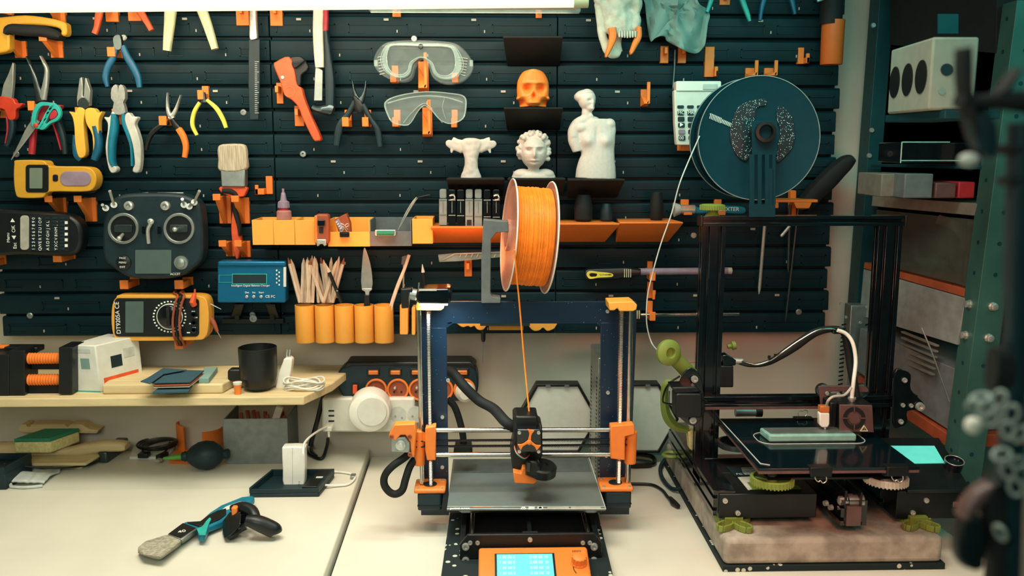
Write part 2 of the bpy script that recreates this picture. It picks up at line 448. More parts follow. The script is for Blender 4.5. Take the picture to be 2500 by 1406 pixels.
H(1655, 112, 1676, 154, 'bar', 'orange hook below the grey green cloth, right of two', reach=.02)
H(1720, 114, 1745, 188, 'jay', 'tall orange J hook above the white calculator', tip=5)
H(1757, -10, 1783, 12, 'bar', 'orange hook between the teal plier handles at the top')
H(1948, 116, 1964, 156, 'jay', 'small empty orange hook beside the orange tube', tip=7)
H(1820, 166, 1842, 192, 'horn', 'orange horn hook above the big black spool, left of two')
H(1866, 166, 1889, 192, 'horn', 'orange horn hook above the big black spool, right of two')
H(1654, 354, 1680, 368, 'peg', 'orange peg hook under the white calculator', reach=.03)
H(1662, 487, 1682, 522, 'peg', 'orange hook holding the lamp end of the teal handle tool', reach=.03)
H(1744, 487, 1762, 524, 'peg', 'orange hook holding the lettered end of the teal handle tool', reach=.03)
H(1580, 638, 1594, 680, 'peg', 'orange hook under the pinkish screwdriver shaft', reach=.03)
H(1580, 688, 1595, 728, 'jay', 'empty orange hook between the two horizontal screwdrivers', tip=3)
H(1580, 735, 1594, 776, 'peg', 'orange hook under the lower steel screwdriver shaft', reach=.03)
H(1134, 632, 1152, 675, 'bar', 'orange hook under the transparent snap-off knife', reach=.03)

# ================================================================ TOOLS ON THE WALL
YT = YB-.028
def tool(name, label, cat, px, Y=YT, group=None): return thing(name, label, cat, P(px[0], px[1], Y), group)
def part(t, name, m, *ribs, Y=YT, th=.010, bev=0, **kw):
    b = B()
    for r in ribs: b.rib(r, Y, th)
    return b.put(name, m, t, bev, **kw)
def pol(t, name, m, *polys, Y=YT, th=.006, bev=.001, **kw):
    b = B()
    for p in polys: b.pr(p, Y-th/2, th)
    return b.put(name, m, t, bev, **kw)
PG = 'pliers and cutters hanging on the tool wall'
# saw handle, top left
t = tool('hand_saw', 'mustard yellow saw handle with black grip lying on two orange brackets', 'saw', (60, 100), YB-.045)
pol(t, 'handle', 'mustard', cr([(-60, 46), (0, 42), (60, 37), (120, 44), (156, 54), (162, 66), (161, 84), (148, 86), (146, 70), (110, 62), (60, 60), (28, 64), (22, 80), (22, 104), (14, 126), (-60, 126)], 3, True), Y=YB-.045, th=.022, bev=.003)
part(t, 'grip', 'black_matte', [(18, 84, 10), (28, 72, 24), (60, 74, 28), (105, 77, 28), (140, 86, 22), (152, 92, 10)], Y=YB-.052, th=.026)
pol(t, 'latch', 'black', [(-30, 28), (10, 34), (24, 36), (24, 42), (-30, 46)], Y=YB-.045, th=.012)
# orange red pliers at the very top
t = tool('pliers', 'orange red plier handles spread apart hanging below the light tube', 'pliers', (300, 30), group=PG)
part(t, 'handle', 'red_orange', [(262, -40, 18), (248, 0, 20), (241, 40, 18), (237, 65, 14), (231, 82, 14)])
part(t, 'handle', 'red_orange', [(300, -40, 18), (326, 0, 18), (345, 32, 18), (360, 56, 14), (370, 74, 13)])
part(t, 'jaw', 'dark_steel', [(280, -90, 14), (281, -36, 34)])
# cream shears
t = tool('shears', 'shears with long cream handles hanging below the light tube', 'shears', (460, 60), group=PG)
part(t, 'handle', 'cream', [(424, -40, 24), (418, 10, 30), (414, 60, 26), (410, 100, 22), (408, 124, 19)], th=.014)
part(t, 'handle', 'cream', [(470, -40, 24), (488, 10, 26), (502, 48, 24), (514, 84, 21), (525, 120, 17)], th=.014)
part(t, 'blade', 'blade', [(450, -110, 20), (450, -40, 40)])
# dark rule with chrome tip
t = tool('ruler', 'dark ruler rod with chrome upper end hanging between two orange hooks', 'ruler', (620, 150))
part(t, 'chrome_tip', 'steel', [(619, -30, 18), (619, 0, 18), (619, 50, 18), (620, 90, 21), (621, 97, 14)], th=.014)
pol(t, 'rule_body', 'dark_teal', [(607, 96), (634, 96), (634, 200), (631, 292), (609, 292), (606, 200)], th=.005)
b = B()
for i in range(26): b.rect(622, 150+i*5, 628 if i % 5 else 632, 151.2+i*5, YT-.0035, .0006)
b.put('scale_marks', 'light_grey', t)
# dark blue cutters
t = tool('side_cutters', 'small dark blue handled side cutters hanging above the grey and blue ones', 'pliers', (290, 130), group=PG)
pol(t, 'jaw', 'dark_steel', cr([(275, 92), (284, 84), (294, 88), (296, 118), (282, 122), (276, 108)], 3, True), th=.01)
part(t, 'handle', 'blue', [(284, 112, 14), (276, 140, 17), (263, 165, 17), (258, 190, 15), (263, 212, 9)])
part(t, 'handle', 'blue', [(300, 112, 14), (310, 138, 18), (326, 165, 19), (337, 190, 16), (341, 214, 12)])
# left edge red pliers
t = tool('long_nose_pliers', 'straight long nose pliers with red grip and black handle at the left edge', 'pliers', (16, 260), group=PG)
pol(t, 'jaw', 'blade', [(30, 152), (33, 156), (32, 200), (28, 242), (2, 236), (8, 206), (20, 180)], th=.009)
pol(t, 'grip_guard', 'red', cr([(-6, 236), (30, 240), (38, 252), (54, 252), (48, 262), (38, 268), (36, 290), (20, 292), (10, 268), (-6, 262)], 3, True), th=.014, bev=.003)
part(t, 'handle', 'dark_teal', [(26, 282, 17), (30, 305, 17), (27, 330, 16), (18, 356, 12)], th=.013)
part(t, 'handle', 'dark_teal', [(-8, 270, 17), (-14, 320, 17)], th=.013)
part(t, 'inlay', 'crimson', [(20, 285, 5), (22, 315, 5), (17, 350, 4)], th=.0145)
# bent nose pliers
t = tool('bent_nose_pliers', 'bent nose pliers with open jaws and red and black handles behind the teal scissors', 'pliers', (104, 240), group=PG)
part(t, 'jaw', 'dark_steel', [(66, 138, 4), (76, 162, 8), (86, 190, 13), (94, 222, 17), (100, 246, 22)])
part(t, 'jaw', 'blade', [(100, 137, 4), (109, 155, 8), (115, 172, 10), (112, 205, 14), (104, 242, 20)])
pol(t, 'grip_guard', 'crimson', cr([(68, 257), (78, 262), (100, 258), (134, 256), (148, 258), (140, 275), (134, 300), (122, 304), (108, 290), (86, 300), (78, 282)], 3, True), th=.014, bev=.003)
part(t, 'handle', 'crimson', [(84, 285, 14), (82, 320, 15), (80, 350, 15), (78, 376, 14)], th=.013)
part(t, 'handle', 'dark_teal', [(134, 280, 14), (146, 310, 17), (155, 340, 16), (160, 376, 12)], th=.013)
part(t, 'inlay', 'crimson', [(132, 300, 4), (142, 330, 4), (152, 366, 3)], th=.015)
# scissors
t = tool('scissors', 'scissors with turquoise handles and red inserts hanging head up over the bent nose pliers', 'scissors', (90, 300), YT-.016)
part(t, 'blade', 'blade', [(28, 390, 2), (50, 354, 10), (72, 318, 18), (90, 292, 18)], Y=YT-.016, th=.003)
b = B(); b.ringp(cr([(82, 312), (76, 300), (80, 270), (96, 250), (120, 250), (134, 254), (122, 272), (108, 300), (96, 314)], 4, True), cr([(89, 304), (86, 297), (90, 275), (100, 260), (112, 258), (120, 260), (110, 276), (100, 296), (94, 305)], 4, True), YT-.022, .008)
b.ringp(cr([(96, 314), (104, 298), (116, 270), (130, 254), (144, 262), (148, 280), (140, 294), (122, 302), (106, 316)], 4, True), cr([(110, 300), (114, 292), (122, 276), (131, 266), (138, 270), (141, 280), (135, 288), (122, 295), (113, 302)], 4, True), YT-.022, .008)
b.put('handle', 'teal', t, .001)
pol(t, 'finger_insert', 'crimson', cr([(122, 292), (122, 278), (131, 268), (139, 274), (137, 286)], 4, True), Y=YT-.018, th=.005)
B().lathe(P(89, 306, YT-.02), (0, -1, 0), [(0, .004), (.004, .004), (.005, .002)], 14).put('screw', 'red', t)
# combination pliers
t = tool('combination_pliers', 'combination pliers with bright yellow grips and blue handle ends', 'pliers', (205, 270), group=PG)
pol(t, 'jaw', 'blade', [(194, 190), (200, 188), (202, 215), (201, 235), (204, 236), (207, 190), (210, 190), (220, 220), (218, 258), (188, 258), (187, 238)], th=.012, bev=.0015)
pol(t, 'joint', 'dark_steel', circ(203, 252, 14, 18), th=.015)
pol(t, 'grip', 'yellow', cr([(168, 272), (182, 275), (190, 262), (206, 268), (203, 300), (206, 340), (208, 378), (192, 384), (183, 350), (181, 310), (176, 285)], 3, True), th=.017, bev=.003)
pol(t, 'grip', 'yellow', cr([(249, 272), (238, 276), (228, 264), (208, 268), (210, 300), (225, 330), (228, 384), (236, 384), (240, 340), (240, 310), (241, 290)], 3, True), th=.017, bev=.003)
part(t, 'handle_end', 'blue', [(184, 330, 8), (184, 355, 12), (190, 378, 20), (200, 390, 16)], th=.014)
part(t, 'handle_end', 'blue', [(234, 308, 16), (241, 340, 18), (240, 365, 20), (232, 390, 16)], th=.02)
# grey/blue side cutters
t = tool('side_cutters', 'large diagonal cutters with light grey and blue handles and bright steel head', 'pliers', (290, 280), group=PG)
pol(t, 'jaw', 'steel', cr([(282, 206), (272, 216), (271, 240), (278, 250), (274, 274), (290, 280), (306, 274), (300, 250), (305, 240), (303, 216), (294, 206), (289, 215), (288, 230), (287, 214)], 2, True), th=.013, bev=.0015)
pol(t, 'handle', 'light_grey', cr([(253, 286), (266, 286), (274, 272), (282, 290), (272, 330), (268, 370), (274, 400), (284, 410), (282, 420), (270, 421), (262, 400), (257, 360), (262, 320), (262, 300)], 3, True), th=.018, bev=.003)
pol(t, 'handle', 'light_grey', cr([(336, 286), (322, 284), (312, 274), (302, 290), (316, 330), (324, 360), (328, 400), (324, 410), (324, 420), (338, 420), (343, 390), (342, 350), (334, 320), (328, 302)], 3, True), th=.018, bev=.003)
part(t, 'inlay', 'blue_teal', [(280, 278, 12), (280, 310, 20), (274, 350, 18), (274, 390, 15), (280, 406, 10)], th=.0215)
part(t, 'inlay', 'blue_teal', [(306, 278, 12), (306, 300, 14), (316, 330, 10), (324, 360, 7), (326, 405, 6)], th=.0215)
# small long nose black/orange
t = tool('long_nose_pliers', 'small open long nose pliers with one black and one orange handle', 'pliers', (418, 280), group=PG)
part(t, 'jaw', 'steel', [(410, 226, 2), (409, 250, 6), (412, 275, 10), (422, 290, 14)])
part(t, 'jaw', 'steel', [(442, 232, 2), (434, 255, 6), (426, 275, 10), (415, 290, 12)])
part(t, 'handle', 'black', [(412, 300, 8), (392, 308, 12), (372, 325, 12), (362, 345, 10), (358, 366, 7)])
part(t, 'handle', 'black', [(420, 290, 10), (428, 305, 16), (438, 316, 16)])
part(t, 'handle_sleeve', 'orange', [(436, 314, 16), (448, 334, 16), (454, 358, 14), (451, 384, 12)], th=.012)
# mini yellow
t = tool('mini_pliers', 'miniature pliers with two thin yellow handles on an orange hook', 'pliers', (505, 250), group=PG)
part(t, 'handle', 'pale_yellow', [(488, 250, 9), (474, 275, 10), (470, 305, 10), (481, 330, 8)], th=.009)
part(t, 'handle', 'pale_yellow', [(505, 244, 8), (528, 264, 11), (544, 290, 11), (552, 312, 9)], th=.009)
part(t, 'jaw', 'dark_steel', [(497, 225, 8), (498, 250, 16)], th=.009)
# black pliers
t = tool('long_nose_pliers', 'all black long nose pliers resting on two square orange pegs', 'pliers', (878, 255), group=PG)
part(t, 'jaw', 'dark_steel', [(861, 198, 3), (866, 225, 8), (874, 248, 16)])
part(t, 'jaw', 'dark_steel', [(894, 198, 3), (890, 225, 8), (880, 248, 16)])
part(t, 'handle', 'dark_teal', [(868, 245, 14), (852, 275, 14), (830, 310, 20), (822, 355, 16)], th=.014)
part(t, 'handle', 'dark_teal', [(886, 255, 14), (905, 290, 13), (922, 318, 16), (928, 358, 15)], th=.014)
part(t, 'joint', 'black', [(866, 236, 10), (877, 262, 30), (880, 275, 14)], th=.016)
# red pipe cutter
t = tool('pipe_cutter', 'red orange plastic pipe cutter with black jaw hanging at a slant', 'pipe cutter', (710, 200))
pol(t, 'handle', 'red_orange', cr([(668, 160), (674, 150), (705, 138), (718, 170), (724, 205), (736, 216), (742, 240), (762, 290), (783, 338), (774, 344), (764, 340), (740, 292), (728, 262), (712, 244), (694, 232), (684, 200)], 3, True), th=.022, bev=.003)
pol(t, 'blade_jaw', 'black', cr([(704, 142), (722, 137), (738, 140), (752, 160), (750, 172), (736, 184), (734, 208), (722, 206), (716, 172), (708, 160)], 3, True), th=.012, bev=.002)
pol(t, 'ratchet_jaw', 'black_gloss', cr([(712, 152), (726, 150), (744, 146), (732, 158), (718, 166)], 3, True), Y=YT-.008, th=.012, bev=.002)
B().lathe(P(690, 189, YT-.011), (0, -1, 0), [(0, .0035), (.002, .003)], 12).put('rivet', 'steel', t)
B().ringp(circ(707, 224, 13, 24), circ(707, 224, 12, 24), YT-.0118, .002).put('embossed_ring', 'orange', t)
# scraper + hammer
t = tool('scraper', 'wooden handled scraper with pale grey handle and narrow steel blade', 'scraper', (780, 100))
part(t, 'handle', 'paper', [(779, -30, 26), (778, 20, 26), (777, 80, 26), (779, 130, 25), (781, 165, 22)], th=.014)
pol(t, 'blade', 'blade', [(770, 160), (788, 172), (787, 246), (766, 246)], th=.003)
t = tool('hammer', 'dark teal hammer with red upper handle hanging head down beside the scraper', 'hammer', (800, 150))
part(t, 'grip', 'crimson', [(796, -30, 13), (796, 40, 13), (795, 78, 12)], th=.014)
part(t, 'handle', 'dark_teal', [(797, 76, 12), (802, 140, 18), (806, 200, 24), (806, 262, 22)], th=.018)
part(t, 'head', 'dark_steel', [(764, 262, 12), (778, 268, 16), (806, 268, 28), (814, 270, 24)], th=.024)
# goggles
t = tool('goggles', 'clear vented safety goggles with thick ribbed rim on the upper row of orange hooks', 'goggles', (1035, 200), YB-.045, 'clear safety goggles')
OUT = cr([(912, 150), (925, 118), (955, 101), (1030, 98), (1100, 103), (1130, 118), (1154, 152), (1148, 180), (1120, 202), (1082, 203), (1056, 188), (1045, 160), (1028, 142), (1014, 158), (1006, 186), (990, 198), (960, 196), (925, 178)], 4, True)
INN = cr([(944, 142), (948, 120), (962, 110), (1030, 112), (1092, 114), (1108, 128), (1112, 155), (1108, 172), (1095, 184), (1076, 184), (1064, 174), (1054, 152), (1028, 139), (1002, 152), (996, 172), (982, 182), (962, 180), (948, 164)], 4, True)
def scl(o, c, s): return [(c[0]+(x-c[0])*s, c[1]+(y-c[1])*s) for x, y in o]
def mix(a, b, t): return [(p[0]+(q[0]-p[0])*t, p[1]+(q[1]-p[1])*t) for p, q in zip(a, b)]
B().ringp(mix(OUT, INN, .62), INN, YB-.062, .012).put('rim', 'clear_edge', t, .001)
B().ringp(OUT, mix(OUT, INN, .62), YB-.052, .034).put('skirt', 'clear', t, .001)
B().pr(mix(OUT, INN, .95), YB-.056, .0015).put('lens', 'clear', t)
for k in range(7):
    b = B(); b.rib([(1118+k*1.2, 140+k*7, 1.6), (1142-k*1.0, 143+k*7, 1.6)], YB-.054, .002, k=0); b.put('vent_slot', 'light_grey', t)
    b = B(); b.rib([(922+k*.8, 140+k*7, 1.6), (936+k*.6, 137+k*7, 1.6)], YB-.054, .002, k=0); b.put('vent_slot', 'light_grey', t)
b = B(); b.tube([P(x, y, YB-.058) for x, y in mix(OUT, INN, .55)], .0011, 6, True); b.tube([P(x, y, YB-.064) for x, y in INN], .0009, 6, True)
b.put('rim_edge', 'clear_edge', t)
pol(t, 'vent_cap', 'black', circ(1027, 113, 6, 16), Y=YB-.062, th=.004)
for x0 in (913, 1146):
    b = B(); b.rect(x0, 146, x0+9, 162, YB-.05, .008, 2); b.put('strap_clip', 'clear_edge', t, .001)
t = tool('goggles', 'thin clear wraparound safety glasses on the lower row of orange hooks', 'goggles', (1040, 300), YB-.045, 'clear safety goggles')
O2 = cr([(940, 250), (975, 233), (1040, 224), (1100, 228), (1134, 236), (1138, 262), (1130, 290), (1100, 302), (1074, 292), (1054, 270), (1036, 258), (1020, 272), (1004, 298), (990, 306), (960, 300), (946, 280)], 4, True)
B().ringp(O2, scl(O2, (1040, 262), .97), YB-.054, .006).put('rim', 'clear_edge', t, .0008)
B().pr(scl(O2, (1040, 262), .98), YB-.050, .0015).put('lens', 'clear', t)
b = B(); b.tube([P(x, y, YB-.056) for x, y in O2], .0009, 6, True)
b.tube([P(x, y, YB-.056) for x, y in cr([(946, 252), (990, 240), (1040, 234), (1090, 238), (1130, 250)], 4)], .0012, 6)
b.tube([P(x, y, YB-.052) for x, y in cr([(985, 300), (1005, 275), (1036, 252), (1060, 275), (1080, 300)], 4)], .0008, 6)
b.tube([P(x, y, YB-.052) for x, y in cr([(1086, 238), (1080, 262), (1088, 290)], 4)], .0006, 6)
b.put('rim_edge', 'clear_edge', t)
# brush hanging
t = tool('paint_brush', 'wide flat brush with pale bristles up and orange handle held by orange brackets', 'brush', (570, 480))
b = B(); b.pr(cr([(536, 418), (532, 390), (530, 366), (536, 354), (560, 351), (590, 352), (599, 362), (601, 385), (598, 416)], 3, True), YT-.012, .018); b.put('bristles', 'bristle', t, .004)
pol(t, 'ferrule', 'aluminium', [(538, 414), (598, 414), (598, 456), (540, 456)], th=.022, bev=.002)
pol(t, 'handle', 'red_orange', cr([(538, 456), (599, 456), (600, 470), (594, 480), (582, 484), (578, 520), (584, 560), (588, 590), (584, 620), (578, 634), (572, 620), (566, 588), (564, 550), (568, 500), (560, 480), (540, 470)], 3, True), th=.014, bev=.003)
part(t, 'grip', 'black_matte', [(544, 466, 12), (566, 468, 14), (578, 480, 12), (574, 510, 12), (584, 550, 10), (586, 575, 6)], Y=YT-.004, th=.014)
# screws etc
# stud detector
YD = YB-.05
t = tool('wall_detector', 'mustard yellow handheld wall scanner with small grey display on two orange brackets', 'detector', (140, 440), YD)
SO = cr([(34, 400), (40, 391), (100, 392), (112, 398), (122, 406), (200, 407), (226, 415), (235, 438), (226, 462), (200, 468), (122, 468), (108, 478), (98, 483), (50, 483), (38, 474), (33, 440)], 3, True)
pol(t, 'casing', 'mustard', SO, Y=YD, th=.03, bev=.004)
pol(t, 'base_shell', 'black', [(x+9, y+5) for x, y in SO], Y=YD+.02, th=.02, bev=.004)
B().rect(62, 402, 118, 470, YD-.0165, .004, 8).put('display_bezel', 'black', t, .001)
B().rect(72, 410, 103, 460, YD-.018, .003, 2).put('display', 'lcd_off', t)
B().rect(128, 426, 141, 443, YD-.0165, .004, 4).put('button', 'black', t, .001)
B().rect(146, 418, 222, 454, YD-.0165, .004, 17).put('grip_pad', 'lilac', t, .001)
# label printer / keyboard device (left edge)
YK = YB-.05
t = tool('label_printer', 'black handheld label printer with sideways letter keys cut by the left edge', 'label printer', (80, 570), YK)
pol(t, 'casing', 'black', cr([(-60, 520), (60, 515), (150, 522), (180, 532), (196, 552), (200, 580), (194, 608), (180, 622), (150, 626), (60, 622), (-60, 616)], 3, True), Y=YK, th=.035, bev=.006)
B().rect(58, 525, 169, 613, YK-.0185, .002, 6).put('keypad', 'black_matte', t)
B().rect(49, 526, 70, 610, YK-.0205, .003, 8).put('function_strip', 'tape_grey', t, .0005)
b = B()
for i, x in enumerate((80, 97, 115, 133, 152)):
    for j in range(10):
        b.rect(x-6, 529+j*8.3, x+7, 535.5+j*8.3, YK-.0195, .002, 1)
b.put('key', 'dark_teal', t, .0003, kind='stuff')
for x, s in ((82, '1234567890'), (98, 'QWERTZUIOP'), (117, 'ASDFGHJKL'), (137, 'YXCVBNM,.')):
    for j, ch in enumerate(s): text('lettering', ch, P(x, 608-j*8.3, YK-.0205), .0075, 'ink_white', t, (90, -90, 0))
text('lettering', 'Esc  \u25c0  OK  \u25b6', P(34, 570, YK-.019), .009, 'ink_white', t, (90, -90, 0))
text('lettering', 'Menu', P(20, 580, YK-.019), .008, 'ink_white', t, (90, -90, 0))
b = B()
for j in range(5): b.rect(158, 540+j*14, 165, 547+j*14, YK-.0205, .001)
b.put('key_mark', 'ink_white', t)
part(t, 'side_rim', 'slate', [(176, 538, 8), (190, 560, 9), (191, 590, 9), (178, 612, 8)], Y=YK-.012, th=.01)

# radio transmitter
YR = YB-.055
t = tool('radio_transmitter', 'black twin stick radio transmitter with grey screen on orange pegs', 'remote control', (370, 580), YR)
RO = cr([(262, 500), (290, 478), (330, 472), (420, 472), (460, 480), (486, 500), (494, 560), (492, 630), (470, 655), (436, 676), (380, 682), (316, 678), (276, 655), (252, 630), (249, 560)], 3, True)
pol(t, 'casing', 'dark_teal', RO, Y=YR, th=.04, bev=.006)
pol(t, 'rear_shell', 'black', [(374+(x-374)*1.02+6, y) for x, y in RO], Y=YR+.025, th=.02, bev=.004)
B().rect(330, 610, 418, 668, YR-.022, .003, 3).put('display', 'lcd_dim', t)
for cx, sx_, sy_, ex, ey in ((300, 300, 572, 291, 582), (436, 432, 560, 427, 560)):
    B().ringp(circ(cx, 558, 38, 32), circ(cx, 558, 31, 32), YR-.026, .008).put('gimbal_ring', 'aluminium', t, .001)
    B().pr(circ(cx, 558, 31, 28), YR-.0225, .004).put('gimbal_well', 'black', t)
    b = B(); b.tube([P(sx_, sy_, YR-.024), P(ex, ey, YR-.048)], [.0028, .0036], 12); b.ell(P(ex, ey, YR-.049), (.0045, .0045, .0045)); b.put('stick', 'steel', t)
    B().rect(cx-22, 549, cx+22, 567, YR-.026, .004, 4).put('gimbal_bar', 'dark_steel', t, .0006)
for cx in (316, 405):
    B().lathe(P(cx, 502, YR-.02), (0, -1, 0), [(0, .0085), (.006, .008), (.007, .006), (.0071, .004), (.002, .0035)], 18).put('knob', 'steel', t)
for ax, ay, bx_, by_ in ((258, 508, 250, 500), (278, 500, 268, 466), (449, 500, 445, 486), (462, 504, 470, 494), (474, 494, 487, 466)):
    b = B(); b.cyl(P(ax, ay, YR-.018), P(ax, ay, YR-.03), .0058, 12); b.tube([P(ax, ay, YR-.03), P(bx_, by_, YR-.05)], [.0022, .0028], 8); b.put('toggle_switch', 'steel', t)
b = B(); b.tube([P(364, 538, YR-.024), P(368, 545, YR-.034), P(361, 562, YR-.03), P(363, 594, YR-.026)], .0034, 8, k=3); b.ell(P(368, 541, YR-.034), (.006, .004, .006)); b.put('neck_strap_hook', 'steel', t)
for cx in (350, 388): B().rect(cx-4, 552, cx+4, 572, YR-.026, .004, 1).put('trim_button', 'black_gloss', t, .0005)
B().lathe(P(443, 641, YR-.02), (0, -1, 0), [(0, .013), (.004, .0125), (.0041, .0085), (.008, .008), (.009, .006)], 24).put('scroll_wheel', 'aluminium', t)
B().lathe(P(302, 641, YR-.02), (0, -1, 0), [(0, .014), (.002, .0135), (.003, .012)], 24).put('side_dial', 'black', t)
for k, s in enumerate(('PAGE', 'MENU', 'EXIT')): text('lettering', s, P(299, 630+k*11, YR-.0245), .005, 'ink_white', t)
text('lettering', 'ACCST', P(428, 669, YR-.0215), .006, 'ink_white', t)
b = B(); [b.rect(350+i*4.6, 485.5, 352.6+i*4.6, 488.5, YR-.0205, .001) for i in range(8)]; b.put('faint_print', 'dark_steel', t)
b = B(); b.tube([P(385, 471, YR), P(448, 471, YR)], .0012, 8); b.tube([P(328, 474, YR), P(362, 471, YR)], .0014, 8); b.put('carry_bar', 'steel', t)

# multimeter
YM = YB-.055
t = tool('multimeter', 'yellow cased digital multimeter lying sideways with brown leads wrapped round it', 'multimeter', (390, 780), YM)
MO = cr([(272, 790), (274, 745), (284, 726), (300, 721), (440, 722), (480, 722), (502, 730), (509, 760), (508, 800), (500, 824), (470, 831), (300, 832), (280, 826)], 3, True)
pol(t, 'holster', 'meter_yellow', MO, Y=YM, th=.036, bev=.007, seg=3)
B().rect(279, 728, 486, 822, YM-.0195, .004, 10).put('face_plate', 'black', t, .001)
B().rect(306, 736, 350, 812, YM-.0215, .003, 2).put('display', 'lcd_dim', t)
B().ringp(circ(414, 773, 32, 40), circ(414, 773, 29, 40), YM-.0205, .002).put('dial_ring', 'ink_white', t)
B().lathe(P(414, 773, YM-.02), (0, -1, 0), [(0, .023), (.004, .021), (.005, .019)], 30).put('rotary_dial', 'black_gloss', t)
B().obox(P(411, 773, YM-.027), (.006, .006, .034)).put('dial_pointer', 'black_matte', t, .001)
b = B()
for k in range(30):
    a = 2*math.pi*k/30; b.obox(P(414+39*math.cos(a), 773+37*math.sin(a), YM-.0203), (.003, .0008, .0026))
for (x, y) in ((470, 745), (472, 760), (466, 790), (474, 800), (460, 812), (478, 775), (440, 738)): b.obox(P(x, y, YM-.0203), (.006, .0008, .002))
b.put('dial_mark', 'ink_white', t)
text('lettering', 'DT9205A CE', P(288, 776, YM-.0205), .011, 'ink_white', t, (90, -90, 0))
for y in (748, 768, 788, 806): B().lathe(P(474, y, YM-.02), (0, -1, 0), [(0, .0055), (.003, .0055), (.0031, .003), (0, .0028)], 16).put('socket', 'black_gloss', t)
for dx, c in ((0, 'rust'), (16, 'rust'), (8, 'black')):
    B().tube([P(424+dx, 716, YM), P(434+dx, 722, YM-.026), P(428+dx, 740, YM-.03), P(422+dx, 780, YM-.03), P(424+dx, 815, YM-.03), P(430+dx, 834, YM-.02), P(436+dx, 834, YM), P(434+dx, 720, YM+.022)], .0022, 8, closed=True, k=4).put('test_lead', c, t)
b = B(); b.tube([P(474, 745, YM-.03), P(470, 738, YM-.034), P(475, 716, YM-.03)], [.0055, .006, .0035], 10); b.tube([P(475, 718, YM-.03), P(476, 706, YM-.03)], .0018, 8); b.put('lead_plug', 'red_orange', t)
b = B(); b.tube([P(508, 768, YM-.002), P(520, 786, YM-.004), P(531, 810, YM-.006)], [.0035, .005, .0028], 10, k=3); b.put('probe_handle', 'rust', t)
B().tube([P(531, 810, YM-.006), P(540, 826, YM-.006)], [.001, .0004], 8).put('probe_tip', 'steel', t)
B().tube([P(506, 738, YM), P(540, 755, YM)], [.0014, .0006], 8).put('probe_tip', 'steel', t)

# charger
YC = YB-.045
t = tool('battery_charger', 'blue metal battery balance charger box with small dark display', 'charger', (615, 690), YC)
pol(t, 'casing', 'charger_blue', rr(531, 638, 697, 739, 5), Y=YC, th=.03, bev=.002)
b = B(); b.rect(531, 638, 697, 650, YC-.019, .01); b.put('top_bevel', 'charger_blue', t, .003)
B().rect(568, 670, 650, 692, YC-.0163, .002).put('display', 'dark_teal', t, .0003)
b = B(); b.ringp(rr(566, 668, 652, 694, 1), rr(568, 670, 650, 692, 1), YC-.0165, .001); b.ringp(rr(534, 671, 568, 690, 1), rr(535, 672, 567, 689, 1), YC-.0158, .001); b.put('printed_frame', 'teal', t)
B().rect(692, 652, 698, 700, YC-.0163, .004).put('side_port', 'white', t)
text('lettering', 'Intelligent Digital Balance Charger', P(612, 697, YC-.016), .0052, 'ink_white', t)
for k, (x, s) in enumerate(((603, 'Dec'), (620, 'Inc'), (638, 'Start'))):
    text('lettering', s, P(x, 714, YC-.016), .005, 'ink_white', t)
    B().lathe(P(x, 724, YC-.014), (0, -1, 0), [(0, .0032), (.003, .003), (.004, .002)], 14).put('button', 'steel', t)
text('lettering', 'CE FC', P(660, 724, YC-.016), .007, 'ink_white', t)
b = B()
for j in range(8): b.rect(674+j % 2*6, 658+j*5, 677+j % 2*6, 662+j*5, YC-.0158, .0005)
b.put('diagram_print', 'ink_white', t)
t = tool('wall_bracket', 'dark bracket with two arms under the blue charger', 'bracket', (617, 780), YB-.02)
b = B(); b.rect(572, 742, 584, 782, YB-.02, .02); b.rect(658, 742, 670, 782, YB-.02, .02)
b.hull([P(x, y, Y) for x, y, Y in ((572, 742, YB-.045), (596, 742, YB-.045), (572, 750, YB-.045), (560, 782, YB-.004), (584, 782, YB-.004))])
b.hull([P(x, y, Y) for x, y, Y in ((648, 742, YB-.045), (672, 742, YB-.045), (672, 750, YB-.045), (662, 782, YB-.004), (684, 782, YB-.004))])
b.rect(540, 778, 692, 790, YB-.012, .014); b.put('arm', 'black', t, .001)
B().lathe(P(619, 777, YB-.012), (0, -1, 0), [(0, .0075), (.003, .007), (.0031, .003), (.001, .0025)], 18).put('screw', 'aluminium', t)
# ================================================================ SHELVES, BINS AND WHAT STANDS ON THEM
def wedge(name, px, m, label, cat, group, Yf=YB-.085, bev=.0008, lip=0):
    xt0, xt1, yt, xb0, xb1, yb = px      # front top edge, back bottom edge
    f0, f1 = P(xt0, yt, Yf), P(xt1, yt, Yf); b0, b1 = P(xb0, yb, YB-.001), P(xb1, yb, YB-.001)
    b = B(); th = .003
    b.hull([f0, f1, f0+Vector((0, 0, -th)), f1+Vector((0, 0, -th)), b0, b1, Vector((b0.x, YB-.001, f0.z)), Vector((b1.x, YB-.001, f0.z)), Vector((b0.x, YB-.006, b0.z)), Vector((b1.x, YB-.006, b0.z))])
    return b.put(name, m, None, bev, label=label, cat=cat, group=group)
SG = 'small black shelves clipped to the wall panels'
wedge('wall_shelf', (1228, 1374, 88, 1238, 1366, 160), 'black_matte', 'empty small black shelf under the end of the light tube', 'shelf', SG)
wedge('wall_shelf', (1230, 1374, 262, 1238, 1366, 318), 'black_matte', 'small black shelf under the orange skull', 'shelf', SG)
wedge('wall_shelf', (1090, 1232, 435, 1098, 1228, 478), 'black_matte', 'small black shelf under the white tail sculpture', 'shelf', SG)
wedge('wall_shelf', (1239, 1381, 435, 1242, 1374, 478), 'black_matte', 'small black shelf under the curly haired bust', 'shelf', SG)
wedge('wall_shelf', (1386, 1526, 437, 1384, 1505, 482), 'black_matte', 'small black shelf under the armless torso', 'shelf', SG)
TG = 'sloped orange shelves in the middle row'
